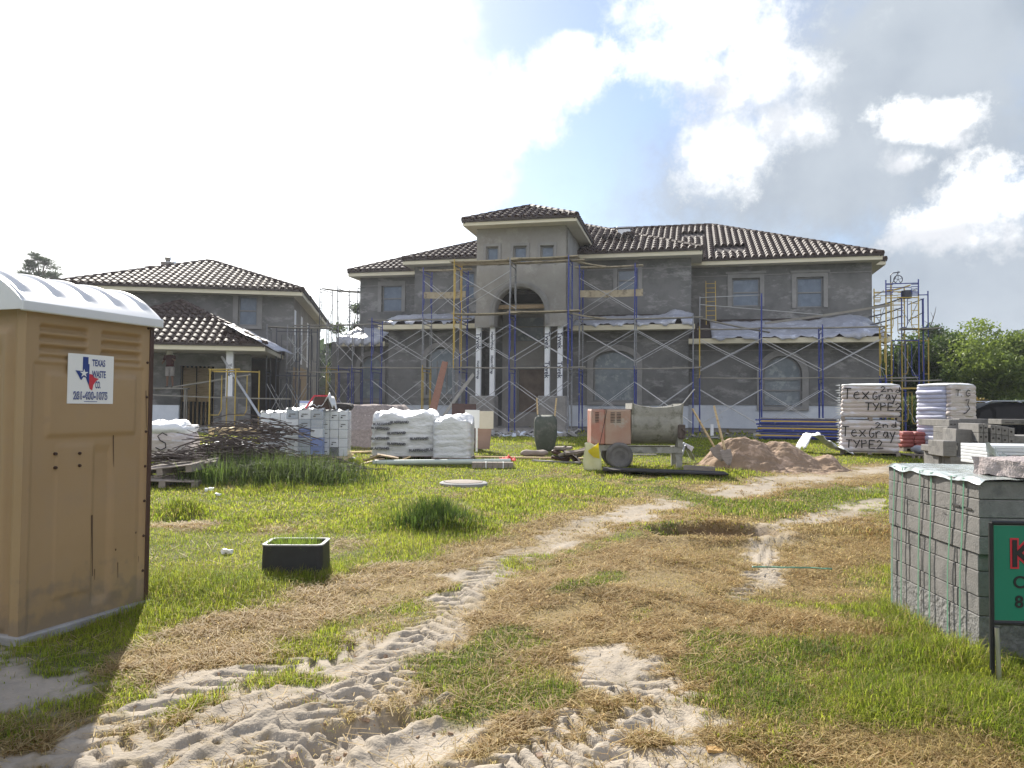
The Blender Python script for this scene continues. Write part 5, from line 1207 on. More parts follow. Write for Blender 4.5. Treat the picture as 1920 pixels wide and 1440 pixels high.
def bag_stack(name,X,d,rz,w,dp,layers,lh,label,m,top_m=None,cat='bag pallet',split=2,group=None,taper=0,lumpy=0,seed=0,z0=.12,cols=1,ezb=11,cm=None,cf=None,fm=None,yf=None):
    t=base(name,X,d,rz,label,cat,group)
    rs=random.Random(seed)
    for k in range(layers):
        for s_ in range(split):
            for c in range(cols):
                ww=w*(1-taper*k/layers); ox=rs.uniform(-.02,.02)
                xa=-ww/2+ww*(cf[c] if cf else c/cols);xb=-ww/2+ww*(cf[c+1] if cf else (c+1)/cols); ya=-dp/2+dp*(yf[s_] if yf else s_/split); yb=-dp/2+dp*(yf[s_+1] if yf else (s_+1)/split)
                zz=z0+k*lh+rs.uniform(-lumpy,lumpy); pillow(xa+ox,xb+ox,ya+rs.uniform(-.01,.01),yb,zz,zz+lh*1.42,seed*31+k*7+s_*3+c,wr=.016+lumpy*.5,ex=11,ez=ezb).build('bag',fm if (fm and s_==0) else cm[c] if cm else m,t,smooth=True)
    for k in range(5): MB().box(-w/2,w/2,-dp/2+k*dp/4.6,-dp/2+k*dp/4.6+.09,.085,.105).build('pallet_board',m_old,t)
    for k in range(3): MB().box(-w/2+k*(w-.09)/2,-w/2+k*(w-.09)/2+.09,-dp/2,dp/2,0,.083).build('pallet_block',m_old,t)
    return t
GL={ # hand written letters as strokes in a unit box
'T':[[(0,1),(1,.97)],[(.5,1),(.42,0)]],'E':[[(.1,1),(.05,0),(.9,.02)],[(.1,1),(.9,.95)],[(.1,.5),(.7,.52)]],
'e':[[(0,.35),(.85,.45),(.6,.68),(.2,.55),(.1,.2),(.4,0),(.9,.1)]],'x':[[(0,.65),(.9,0)],[(.9,.68),(0,0)]],'X':[[(0,1),(.9,0)],[(.9,1),(0,0)]],
'G':[[(.9,.85),(.5,1),(.1,.6),(.1,.2),(.5,0),(.9,.2),(.9,.45),(.5,.42)]],'r':[[(0,.6),(.1,0)],[(.05,.4),(.4,.65),(.8,.6)]],
'a':[[(.8,.6),(.3,.6),(.05,.25),(.4,0),(.75,.3),(.8,.6),(.9,0)]],'y':[[(0,.6),(.4,.1)],[(.9,.65),(.1,-.5)]],
'2':[[(.05,.75),(.4,1),(.8,.75),(.5,.35),(0,0),(1,.05)]],'n':[[(0,.6),(.05,0)],[(.05,.4),(.4,.6),(.7,.4),(.75,0)]],'d':[[(.7,.4),(.3,.5),(.05,.2),(.4,0),(.75,.2)],[(.75,1),(.8,0)]],
'Y':[[(0,1),(.45,.5)],[(.95,1),(.3,0)]],'P':[[(.1,0),(.1,1),(.7,.95),(.8,.65),(.1,.5)]],'S':[[(.9,.85),(.5,1),(.15,.8),(.35,.55),(.75,.4),(.8,.15),(.4,0),(0,.15)]],'.':[[(.1,0),(.2,.05)]],
's':[[(.3,.95),(.75,1),(.55,.65),(.8,.35),(.3,.05),(0,.0)]]}
def scrawl(s,x,y,z,h,w,par,r=.012,sp=1.25,slope=0):
    mb=MB()
    for i,ch in enumerate(s):
        for stt in GL.get(ch,[]):
            pts=[(x+(i*sp+px)*w,y,z+pz*h+slope*i) for px,pz in stt]; mb.tube(pts,r,5)
    for k,v in enumerate(mb.v): mb.v[k]=(v[0],y+(v[1]-y)*.35,v[2])
    return mb.build('handwriting',m_mark,par)
SC=lambda d:d/1450
# --- two stacked pallets marked by hand
d=19.6; s=SC(d); w=100*s
for k,(lab,z_) in enumerate((('lower pallet of pinkish bags with handwriting, under an equal pallet',0),('upper pallet of pinkish bags with handwriting, frayed white wrap at its left',1))):
    X=(1578+1680)/2+ (2 if k else 0); t=bag_stack('bag_pallet',X,d,R(-23),w,1.1,7,.105,lab,m_bagp,seed=3+k,z0=.10,group='pallets of bags on the building site'); t.location.z+=z_*.87
    pillow(-w/2,w/2,-.55,.55,.84,.90 if k==0 else .93,5+k,wr=.02).build('plastic_cap',m_bagw,t,smooth=True)
    y=-.60
    if k: scrawl('Tex',-.60,y,.54,.27,.165,t,.016); scrawl('Gray',.04,y,.52,.20,.115,t,.015,slope=-.0); scrawl('2nd',.22,y,.72,.13,.13,t,.014,slope=-.01); scrawl('TYPE2',-.12,y,.26,.19,.15,t,.016,1.1)
    else: scrawl('Tex',-.62,y,.48,.25,.155,t,.015); scrawl('Gray',-.02,y,.46,.24,.125,t,.015); scrawl('2nd',.12,y,.70,.14,.14,t,.014,slope=.01); scrawl('TYPE2',-.54,y,.20,.20,.15,t,.016,1.15)
    for j in range(26):  # frayed wrap on the left edge
        zz=.12+.8*j/26; rs=random.Random(j+50*k); MB().add([(-w/2-.01,-.5,zz),(-w/2-.05-rs.random()*.06*(1+k*.6),-.52,zz+.02),(-w/2-.02,-.5,zz+.05)],[(0,1,2)]).build('frayed_film',m_bagw,t) if j%2==0 else None
# --- lavender stacks
t=bag_stack('bag_pallet',1772,20.1,R(17),.84,1.15,15,.108,'tall bag stack, lavender bag ends at left and grey pink marked front',m_bagl,seed=9,z0=.08,split=2,cols=1,fm=m_bagp,yf=(0,.14,1),group='pallets of bags on the building site')
pillow(-.43,.43,-.58,.58,1.70,1.80,4,wr=.02,n=40).build('plastic_cap',m_bagw,t,smooth=True)
scrawl('T.G',-.30,-.615,1.46,.16,.16,t,.013,1.0); scrawl('s',-.05,-.615,1.02,.36,.24,t,.016)
t=bag_stack('bag_pallet',1701,20.6,0,.62,.8,4,.095,'low pile of red bags between the bag pallets',m_bagr,seed=13,z0=.1,split=1,group='pallets of bags on the building site',cols=2)
o=pillow(-.32,.32,-.25,.25,0,.2,7,wr=.03).build('plastic_bundle',m_plastic,smooth=True); p=gd(1739,18.8); o.location=(p.x,p.y,p.z+.1); tag(o,'pale clear plastic bundle at the foot of the lavender stack','plastic bundle')
p=gd(1738,18.8); o=empty('timber_pallet',(p.x-.5,p.y-.3,p.z-.03),0,'timber pallet in the grass under the clear plastic bundle','pallet','timber pallets')
for k in range(9): MB().box(k*.12,k*.12+.08,0,.8,.09,.11).build('deck_board',m_old,o); 
for k in range(9): MB().box(k*.12,k*.12+.05,0,.06,0,.088).build('pallet_block',m_old,o)
MB().box(-.02,1.08,-.02,0,.112,.13).build('edge_board',m_old,o)
# --- blasting sand bags
d=17.8
m_mass=mat('wrapped_white_bags',(.60,.60,.58),(.76,.76,.75),scale=3,rough=.35,bump=.9,bscale=10,spots=(.44,.44,.42),sscale=4,sthr=(.56,.72),stretch=(1,1,2.2),spec=.5)
def wrapped(name,X,d,rz,w,dp,h,label,seed,ribs=7,top=.2):
    t=base(name,X,d,rz,label,'bag pallet','pallets of bags on the building site'); A=[]; nj,ni=44,96
    for j in range(nj+1):
        q=j/nj; row=[]
        for i in range(ni):
            a_=2*math.pi*i/ni; ex=2/6.5; cx=math.copysign(abs(math.cos(a_))**ex,math.cos(a_)); cy=math.copysign(abs(math.sin(a_))**ex,math.sin(a_))
            if q<.72: z=h*q/.72; s_=1-.05*abs(z/h-.45)+.016*abs(math.sin(math.pi*ribs*z/h+.6*math.sin(a_*2)))
            else: p_=(q-.72)/.28; s_=(1-.028)*(1-p_**1.5)*1.0; z=h+top*.35*math.sin(p_*math.pi/2)
            row.append([cx*w/2*s_,cy*dp/2*s_,z])
        A.append(row)
    A=np.array(A); nx_=fbm(A[...,0].ravel()*4+seed,A[...,2].ravel()*7+A[...,1].ravel()*4,4,seed).reshape(A.shape[:2])-.5; up=ss(h*.85,h,A[...,2])
    n2=fbm(A[...,0].ravel()*3.2+seed,A[...,1].ravel()*3.2,3,seed+3).reshape(A.shape[:2])-.35
    A[...,0]*=1+nx_*.09; A[...,1]*=1+nx_*.09; A[...,2]+=n2*top*1.3*up+nx_*.03; A[...,2]+=.09
    mb=MB(); mb.grid([[Vector(p) for p in r] for r in A],close=True); mb.build('wrapped_bags',m_mass,t,smooth=True)
    for k in range(5): MB().box(-w/2,w/2,-dp/2+k*dp/4.6,-dp/2+k*dp/4.6+.09,.075,.095).build('pallet_board',m_old,t)
    for k in range(3): MB().box(-w/2+k*(w-.09)/2,-w/2+k*(w-.09)/2+.09,-dp/2,dp/2,0,.073).build('pallet_block',m_old,t)
    return t
t=wrapped('bag_pallet',764,17.8,R(3),1.52,1.2,.86,'wide lumpy pallet of white printed bags, left of two',21,top=.26)
m_faint=mat('faded_print',(.10,.10,.11),rough=.7)
for x,z,s_ in ((-.62,.80,'BLASTSAND'),(-.24,.84,'BLASTSAND'),(-.66,.70,'BLASTSAND'),(-.30,.60,'BLASTSAND'),(-.66,.48,'BLASTSAND'),(-.30,.36,'BLASTSAND'),(-.66,.26,'BLASTSAND'),(.20,.48,'BLASTSAND'),(.18,.22,'BLASTSAND'),(.56,.24,'BLASTSAND')):
    text_obj(s_,.075,m_faint,t,face_M(Vector((x+.12,-.645,z)),(1,random.uniform(-.02,.02),random.uniform(-.05,.05)),(0,0,1)),bold=.002,ext=.022)
wrapped('bag_pallet',852,17.5,R(-2),.86,1.1,.76,'rounded lumpy pallet of plain white bags, right of two',27,ribs=6,top=.24)
# --- S bag at the left
t=base('bag_pallet',322,16.6,R(4),'big pinkish white bundle marked with an S beside the toilet','bag pallet','pallets of bags on the building site')
pillow(-.62,.52,-.5,.5,.06,.74,51,n=40,m_=22,wr=.05,ez=3.2,ex=4).build('bag',m_bagp,t,smooth=True); pillow(-.6,.5,-.48,.48,.50,.86,52,n=40,m_=18,wr=.07,ez=2.2,ex=4).build('bag',m_bagw,t,smooth=True)
scrawl('S',-.12,-.53,.26,.36,.26,t,.013)
for k in range(4): MB().box(-.55,.5,-.45+k*.25,-.33+k*.25,.0,.05).build('pallet_board',m_old,t)
# --- white tarp and pale timber pallet
free_sheet([gd(372,16.8)+Vector((0,0,.1)),gd(400,16.8)+Vector((0,0,.30)),gd(440,16.8)+Vector((0,0,.34)),gd(480,16.8)+Vector((0,0,.26)),gd(500,16.8)+Vector((0,0,.05))],(0,1.3,0),'white tarp heap under the pale timber pallet',8,m=m_bagw,amp=.22,name='tarp')
p=at(391,806,16.9); o=empty('timber_pallet',(p.x,p.y,p.z-.10),R(-4),'new pale timber pallet lying on the white tarp','pallet','timber pallets')
m_new=mat('new_pine',(.60,.44,.22),(.72,.55,.30),scale=3,rough=.8,stretch=(1,8,8))
for k in range(7): MB().box(0,1.14,k*.16,k*.16+.13,.125,.145).build('deck_board',m_new,o)
for k in range(3): 
    mb=MB(); y=k*.5
    for a_,b_ in ((0,.1),(.24,.44),(.58,.76),(.90,1.14)): mb.box(a_,b_,y,y+.05,.0,.123)
    mb.box(0,1.14,y+.002,y+.048,.085,.1225); mb.build('stringer',m_new,o)
# --- stretch wrapped carton pallets
def cartons(X,d,rz,w,dp,h,label,seed,mm):
    t=base('carton_pallet',X,d,rz,label,'carton pallet','wrapped carton pallets'); rs=random.Random(seed); n=4 if w>.9 else 3; L_=5
    for j in range(L_):
        for i in range(n):
            c=rs.random(); m_=m_cblue if (c<(.30 if i>n/2 and j<2 else .12) and seed!=2) else (m_dark if c<.16 else m_cblue) if c<.17 else m_card if c<.6 else mm
            o=MB().box(-w/2+w*i/n+.004,-w/2+w*(i+1)/n-.004,-dp/2+rs.uniform(0,.012),dp/2,.12+h*j/L_,.12+h*(j+1)/L_-.006,bev=.008).build('carton',m_,t)
            if rs.random()<.6: x_=-w/2+w*(i+.5)/n; z_=.12+h*(j+.55)/L_; MB().box(x_-w/n*.25,x_+w/n*.25,-dp/2-.006,-dp/2-.002,z_-.012,z_+.006).build('print_line',m_mark,o); MB().box(x_-w/n*.3,x_-w/n*.1,-dp/2-.006,-dp/2-.002,z_-.06,z_-.03).build('print_line',m_mark,o)
    # film: clear skin with horizontal stretch folds
    P=[]
    for j in range(31):
        z=.06+(h+.09)*j/30; row=[]
        for k,(cx_,cy_) in enumerate(((-1,-1),(-.33,-1),(.33,-1),(1,-1),(1,0),(1,1),(0,1),(-1,1),(-1,0))):
            nz=float(fbm(np.array([k*1.7+seed]),np.array([j*.8]),2,seed)[0])-.4; row.append(Vector((cx_*(w/2+.014+.02*nz),cy_*(dp/2+.014+.02*nz),z+.01*nz)))
        P.append(row)
    mb=MB(); mb.grid(P,close=True); mb.build('stretch_film',m_film2,t)
    mb=MB(); mb.grid([[Vector((-w/2+w*i/14,-dp/2+dp*j/10,.125+h+.03*math.sin(i*1.3+j)+.02*math.sin(j*2.1+i))) for i in range(15)] for j in range(11)]); mb.build('top_film',m_wrap2,t,smooth=True)
    for k in range(5): MB().box(-w/2-.05,w/2+.08,-dp/2+k*dp/4.5,-dp/2+k*dp/4.5+.09,.09,.112).build('pallet_board',m_new,t)
    for k in range(3): MB().box(-w/2+k*(w-.09)/2,-w/2+k*(w-.09)/2+.09,-dp/2,dp/2,0,.088).build('pallet_block',m_new,t)
    return t
m_film2=mat('stretch_film',(.70,.74,.78),(.80,.83,.86),scale=4,rough=.18,alpha=.20,spec=.8,bump=.6,bscale=9,stretch=(1,1,6))
cartons(524,17.4,R(6),.62,.9,.92,'wrapped pallet of white cartons, left and behind the larger one',2,m_wrap2); cartons(577,16.4,R(8),.74,1.0,.95,'wrapped pallet of white and blue cartons with a blue corner',3,m_wrap); cartons(631,16.9,R(8),.56,1.0,.95,'wrapped pallet of pale cartons at the right end of the row',4,m_wrap2)
# things on top of it
t=base('equipment_case',603,16.6,R(8),'brown case with red rim standing on the wrapped cartons','case',dz=1.08); MB().prism([(-.22,0),(.2,0),(.14,.26),(-.10,.27)],0,.3,Matrix.Rotation(R(90),4,'X')).build('case_body',m_brown,t); MB().tube([(-.30,-.3,.02),(-.12,-.31,.29),(.16,-.31,.29)],.022,6).build('red_rim',m_red,t)
t=base('carton_box',575,16.9,R(8),'small white printed carton on the wrapped pallets','carton',dz=1.07); MB().box(-.14,.14,-.1,.1,0,.2,bev=.01).build('carton',m_card,t); text_obj('MILL',.07,m_mark,t,face_M(Vector((0,-.105,.05)),(1,0,0),(0,0,1)),bold=.002); MB().box(-.14,.14,-.104,-.101,.16,.185).build('stripe',m_cblue,t)
free_sheet([gd(570,16.5)+Vector((0,0,1.09)),gd(590,16.5)+Vector((0,0,1.15)),gd(607,16.5)+Vector((0,0,1.12)),gd(620,16.5)+Vector((0,0,1.38)),gd(628,16.5)+Vector((0,0,1.12))],(0,.5,0),'torn white wrap flapping beside the brown case',14,m=m_bagw,amp=.12,name='torn_wrap')
t=base('sack',640,16.9,0,'dark sack slumped on the right wrapped pallet','sack',dz=1.08); pillow(-.2,.24,-.15,.2,0,.17,3,wr=.03).build('sack_body',m_dark,t,smooth=True)
# --- heaps
def heap(name,X,d,w,dp,h,m,label,cat,seed,prof=None,res=70,rz=0,rough=.12,flat_=.8):
    p=gd(X,d); mb=MB(); P=[]; U=np.linspace(-1,1,res); XX,YY=np.meshgrid(U,U)
    R_=np.sqrt(XX**2+YY**2)*(1+.25*(fbm(np.arctan2(YY,XX)*1.2+9,XX*0+1,2,seed)-.5)); 
    if prof: hh=prof(XX,YY)
    else: hh=np.clip(1-R_,0,1)**flat_; hh=1-np.exp(-hh*2.2); hh/=hh.max()
    hh=hh*h+(fbm(XX*5+seed,YY*5,5,seed)-.5)*rough*np.clip((1-R_)*4,0,1)*h*2-.06
    hh=np.where(R_>1.02,-.25,hh)
    Vx=XX*w/2;Vy=YY*dp/2
    V=np.stack([Vx.ravel(),Vy.ravel(),hh.ravel()],1); I=np.arange(res*res).reshape(res,res); Fq=np.stack([I[:-1,:-1],I[:-1,1:],I[1:,1:],I[1:,:-1]],-1).reshape(-1,4)
    o=meshnp(name,V,Fq,m,smooth=True); o.location=(p.x,p.y,p.z); o.rotation_euler=(0,0,rz); return tag(o,label,cat)
heap('gravel_heap',703,21.5,3.7,3,1.12,m_gravel,'grey gravel heap with a flat top behind the cartons','gravel heap',5,prof=lambda x,y:np.clip(np.minimum(1.0,(1-np.sqrt((x*1.0)**2+(y*.8)**2)+.2*(fbm(x*2,y*2,3,4)-.5))*1.9),0,1),rough=.05)
def sp_(x,y):
    a=np.exp(-np.abs((x+.28)/.40)**2.4-((y+.05)/.5)**2); b=.80*np.exp(-np.abs((x-.12)/.46)**2.2-((y)/.5)**2); c=.46*np.exp(-np.abs((x-.55)/.32)**2-((y+.1)/.45)**2); r=np.sqrt(x*x+y*y)
    rid=np.abs(fbm(x*4+3,y*4,5,8)-.5)*.75
    return (np.maximum(np.maximum(a,b),c)+.25*(a+b)*.3-rid*.5)*np.clip((1-r)*3.5,0,1)
heap('sand_heap',1440,16.6,4.0,2.8,.66,m_psand,'heap of reddish sand right of the mixer with two shovels','sand heap',7,prof=sp_,res=170,rough=.16)
# shovels
def shovel(A,Bq,label):
    o_=Vector(Bq); t=empty('shovel',o_,0,label,'shovel','shovels stuck in the sand heap'); a=Vector(A)-o_
    MB().tube([a,a*.12],[.021,.024],8).build('handle',m_wood,t,auto=60); dr_=a.normalized(); sd_=dr_.cross(Vector((0,1,0))).normalized()
    P=[[dr_*(.14-.34*i/6)+sd_*((j-3)/3*.11*(1 if i<4 else 1-.25*(i-3)))+Vector((0,-1,0))*(.03*((j-3)/3)**2) for j in range(7)] for i in range(7)]
    mb=MB(); mb.grid(P); o=mb.build('blade',m_old,t,smooth=True); o.modifiers.new('t','SOLIDIFY').thickness=.004; return t
shovel(at(1298,766,16.0),at(1345,848,15.75),'shovel with grey wooden handle leaning left in the sand'); shovel(at(1339,761,15.9),at(1362,855,15.5),'shovel with pale handle standing steeper in the sand')
# --- mortar mixer
m_orange=mat('faded_orange_paint',(.40,.13,.085),(.42,.25,.19),scale=2,rough=.6,spots=(.38,.32,.26),sscale=2,sthr=(.5,.7))
m_mix=mat('mortar_caked_steel',(.24,.23,.205),(.36,.35,.31),scale=4,rough=.9,bump=.5,bscale=15,spots=(.17,.165,.13),sscale=5,c3=(.30,.29,.25))
m_tyre=mat('dusty_rubber',(.09,.085,.08),(.17,.16,.15),scale=6,rough=.95)
d=16.3; p=g0(1190,876); MX=base('mortar_mixer',1190,d,R(0),'towable mortar mixer with orange engine box and grey drum','cement mixer'); k_=SC(d)
lx=lambda X:(X-1190)*k_
lz=lambda Y:(877-Y)*k_
MB().box(lx(1105),lx(1130),-.42,.42,lz(834),lz(770),bev=.02).build('engine_cover',m_orange,MX)
cv=MB().box(lx(1130)+.003,lx(1178),-.42,.42,lz(834),lz(770),bev=.02).build('engine_cover',mat('bare_tan_cover',(.36,.20,.14),(.42,.32,.24),scale=1.5,rough=.6,spots=(.40,.36,.30),sscale=2),MX)
for X0,X1 in ((1112,1119),(1140,1148),(1151,1159)):
    for j in range(7): mb=MB(); y=lz(776+j*2.8); mb.box(lx(X0),lx(X1),-.428,-.421,y-.006,y+.006); mb.build('louvre',m_dark,cv)
mb=MB(); mb.add([(lx(1133),-.424,lz(770)),(lx(1134),-.424,lz(770)),(lx(1121),-.424,lz(834)),(lx(1120),-.424,lz(834))],[(0,1,2,3)]); mb.build('cover_seam',m_dark,cv)
MB().box(lx(1106),lx(1180),-.40,.40,lz(770)+.002,lz(770)+.015).build('dust_layer',m_gravel,MX)
# drum: open topped trough
x0,x1=lx(1180),lx(1271); rc=.43; zc=lz(795)
prof=[]
for i in range(25):
    t=R(-215+250*i/24); prof.append((rc*math.cos(t),rc*math.sin(t)))
prof=[(-.47,lz(758)-zc)]+prof[1:-1]+[(.47,lz(758)-zc)]
def sag(u): return -.09*math.sin(math.pi*u)**.6
mb=MB(); P=[]; nx=20
for i in range(nx+1):
    u=i/nx; row=[]
    for j,(y,z) in enumerate(prof):
        zz=z+(sag(u) if j in (0,len(prof)-1) else 0)+( .0); bul=1+.03*math.sin(math.pi*u); row.append(Vector((x0+(x1-x0)*u,y*bul,zc+zz)))
    P.append(row)
mb.grid(P); dm=mb.build('drum',m_mix,MX,smooth=True); dm.modifiers.new('t','SOLIDIFY').thickness=.02
for xx in (x0,x1):
    mb=MB(); mb.prism([(y*1.03,z) for y,z in prof],-.015,.015,Matrix.Translation((xx,0,zc))@Matrix(((0,0,1,0),(1,0,0,0),(0,1,0,0),(0,0,0,1)))); mb.build('drum_end',m_mix,MX)
mb=MB(); mb.tube([(x0-.06,0,zc),(x1+.1,0,zc)],.035,8); mb.build('paddle_shaft',m_tyre,MX)
mb=MB()
for q in range(4): xx=x0+(x1-x0)*(q+.5)/4; mb.bar((xx,0,zc-.3),(xx+.05,0,zc+.36),.05,.02)
mb.build('paddle',m_mix,MX)
mb=MB(); mb.box(lx(1165),lx(1273),-.36,-.28,lz(849),lz(838)); mb.box(lx(1165),lx(1273),.28,.36,lz(849),lz(838)); mb.box(lx(1165),lx(1175),-.279,.279,lz(849),lz(838)); mb.box(lx(1262),lx(1273),-.279,.279,lz(849),lz(838)); mb.box(lx(1108),lx(1164),-.38,.38,lz(845),lz(835)); mb.build('chassis',m_mix,MX)
mb=MB(); mb.prism([(lx(1255),lz(838)),(lx(1273),lz(838)),(lx(1273),lz(880)),(lx(1262),lz(880)),(lx(1262),lz(858))],-.02,.02,Matrix.Translation((0,-.32,0))@Matrix.Rotation(R(90),4,'X')); mb.build('front_leg',m_mix,MX)
mb=MB(); mb.box(lx(1264),lx(1273),.26,.34,lz(880),lz(839)); mb.build('front_leg',m_mix,MX)
mb=MB(); mb.box(lx(1264),lx(1273),-.38,-.1,lz(838),lz(790)); mb.build('end_upright',m_mix,MX)
mb=MB(); mb.box(lx(1263),lx(1276),-.47,-.385,lz(822),lz(796),bev=.02); mb.tube([(lx(1266),-.44,lz(800)),(lx(1276),-.5,lz(810)),(lx(1270),-.5,lz(822))],.02,6); mb.build('gear_box',m_rebar,MX)
mb=MB(); mb.tube([(lx(1270),-.35,lz(762)),(lx(1292),-.42,lz(733)),(lx(1294),-.42,lz(732))],.013,6); mb.build('tilt_handle',m_metal,MX)
m_hub=mat('dusty_hub',(.11,.105,.10),(.19,.18,.17),scale=6,rough=.9)
def wheel(x,y,z,r,wd,par):
    M=Matrix.Translation((x,y,z))@Matrix.Rotation(R(90),4,'X'); t=MB(); pr=[(r*.62,-wd*.35),(r*.70,-wd*.5),(r*.92,-wd*.48),(r,-wd*.3),(r*1.01,0),(r,wd*.3),(r*.92,wd*.48),(r*.70,wd*.5),(r*.62,wd*.35)]
    t.lathe(pr,32,M); wh=t.build('wheel',m_tyre,par,smooth=True); h=MB(); h.lathe([(.001,-wd*.42),(r*.18,-wd*.42),(r*.22,-wd*.3),(r*.30,-wd*.18),(r*.55,-wd*.15),(r*.60,-wd*.36),(r*.66,-wd*.38),(r*.66,wd*.38),(.001,wd*.3)],24,M); h.build('rim',m_hub,wh,smooth=False); return wh
wheel(lx(1155),-.55,.265,.27,.17,MX); wheel(lx(1155)+.02,.55,.265,.27,.17,MX)
mb=MB(); mb.tube([(lx(1155),-.5,.265),(lx(1155),.5,.265)],.03,8); mb.build('axle',m_mix,MX)
o=MB().grid([[Vector((x0+.02,y,z+.1)) for y,z in ((0,0),)]]) if False else None
# sheets of ply under the mixer and small timbers
for i,(X0,X1,Y,d_,lab) in enumerate(((1130,1362,884,15.0,'long dark sheet lying in the grass in front of the mixer'),(1283,1340,873,15.6,'short dark timber on the ground right of the mixer'))):
    a_=gd(X0,d_);b_=gd(X1,d_-.3); c_=(a_+b_)/2; L_=(b_-a_).length; o=MB().box(-L_/2,L_/2,-.3 if i==0 else -.06,.3 if i==0 else .06,0,.03 if i==0 else .1,bev=.004).build('timber_board',m_old if i else m_dark); o.location=c_+Vector((0,0,.06 if i==0 else .02)); o.rotation_euler=(0,R(1),math.atan2(b_.y-a_.y,b_.x-a_.x)); tag(o,lab,'board','boards lying on the site')
# --- yellow and white plastic bag
p=gd(1112,15.3); t=empty('plastic_sack',p,R(5),'white sack with a bright yellow patch leaning on the mixer','sack')
m_yel=mat('yellow_plastic',(.75,.62,.02),(.85,.74,.05),scale=4,rough=.4,transl=.4); m_ws=mat('thin_white_sack',(.52,.52,.36),(.62,.62,.46),scale=4,rough=.5,transl=.45,bump=.4,bscale=9)
def bend(pts,n=12): 
    P=[]
    for j in range(n+1):
        z=j/n; w0=.17+.02*math.sin(z*5); P.append([Vector((-.02*z+(i/8-.5)*2*w0*(1-.08*z),-.04*math.sin(math.pi*i/8)-.02*math.sin(z*9+i),z*.50+.05*(1-i/8)*z+.02*math.sin(i)*z)) for i in range(9)])
    return P
mb=MB(); mb.grid(bend(0)); o=mb.build('sack_body',m_ws,t,smooth=True); o.modifiers.new('t','SOLIDIFY').thickness=.05
mb=MB(); mb.add([(-.12,-.10,.40),(.06,-.11,.52),(.09,-.11,.56),(.12,-.105,.24),(.0,-.10,.27),(-.10,-.10,.36)],[(0,1,2,3,4,5)]); o=mb.build('yellow_patch',m_yel,t); o.modifiers.new('t','SOLIDIFY').thickness=.006
# --- upended wheelbarrow
m_grn=mat('dark_green_tray',(.045,.055,.04),(.085,.095,.075),scale=3,rough=.7,spots=(.13,.13,.11),sscale=4)
WB=base('wheelbarrow',1022,19.2,R(-12),'dark green wheelbarrow stood on its nose with handles up','wheelbarrow'); k_=SC(19.2); P=[]
for j in range(15):
    z=j/14; hw=(.19+.09*min(1,z*2.2)**.8)*(1-.28*max(0,(z-.80)/.20)**2.2); row=[]
    for i in range(17):
        t_=-1+2*i/16; row.append(Vector((hw*math.copysign(abs(t_)**.85,t_),-.17*(1-abs(t_)**4)*(math.sin(math.pi*min(max(z*.9+.1,0),1))**.45)+.1-.03*z,.02+z*.90)))
    P.append(row)
mb=MB(); mb.grid(P); o=mb.build('tray',m_grn,WB,smooth=True); o.modifiers.new('t','SOLIDIFY').thickness=.012
mb=MB(); mb.tube([P[0][0],*[P[j][0] for j in range(1,15)],*[P[14][i] for i in range(1,17)],*[P[j][16] for j in range(13,-1,-1)]],.014,6); mb.build('rolled_rim',m_grn,WB)
for sx in (-1,1): mb=MB(); mb.tube([(sx*.14,.02,-.02),(sx*.20,.16,.7),(sx*.25,.22,1.35)],[.02,.022,.02],8); mb.build('handle',m_wood,WB)
wheel(0,.33,.22,.2,.09,WB); mb=MB(); mb.tube([(-.2,.2,.62),(-.2,.42,.72),(.2,.42,.72),(.2,.2,.62)],.014,6); mb.build('leg_frame',m_metal,WB)
# --- leaning boards, blank sign
d=19.4
t=base('blank_sign',897,d,R(2),'blank cream and white board on a white post before the porch','sign'); k_=SC(d); bz=lambda Y:(838-Y)*k_
MB().box(-.33,.03,-.02,.0,bz(793),bz(759),bev=.003).build('sign_board',m_white,t); MB().box(.03,.38,-.02,.0,bz(794),bz(761),bev=.003).build('sign_board',mat('cream_board',(.60,.54,.42),(.66,.60,.48),rough=.7),t); MB().box(-.06,-.01,-.045,-.022,-.1,bz(791)).build('post',m_white,t)
m_brd=mat('brown_sheet',(.20,.13,.10),(.26,.175,.14),scale=3,rough=.8)
def leanb(name,pts,y0,y1,m,label,th=.02,group='sheets and beams leaning near the porch'):
    """flat panel: photo corner points at given depths"""
    v=[at(X,Y,dd) for X,Y,dd in pts]; c=sum(v,Vector())/len(v); n=(v[1]-v[0]).cross(v[-1]-v[0]).normalized(); mb=MB(c); q=[a+n*th for a in v]; k=len(v)
    mb.add(v+q,[tuple(range(k)),tuple(range(k,2*k))[::-1]]+[(i,(i+1)%k,k+(i+1)%k,k+i) for i in range(k)]); o=mb.build(name,m); o.location=c; return tag(o,label,'board',group)
leanb('brown_board',[(896,842,19.6),(918,842,19.6),(923,790,19.8),(896,790,19.8)],0,0,m_brd,'brown sheet standing behind the blank sign')
leanb('brown_board',[(846,838,20.4),(893,842,20.2),(893,758,20.6),(848,757,20.8)],0,0,m_brown,'dark brown sheet standing left behind the blank sign')
leanb('steel_beam',[(803,776,26),(817,778,26),(840,681,27.5),(829,679,27.5)],0,0,mat('rust_brown_beam',(.22,.10,.06),(.28,.14,.09),rough=.7),'long rust brown beam leaning left of the porch',th=.06)
leanb('brown_board',[(830,778,26),(836,779,26),(890,704,27.3),(886,699,27.3)],0,0,m_plankg,'thin grey board leaning between the beam and the porch column')
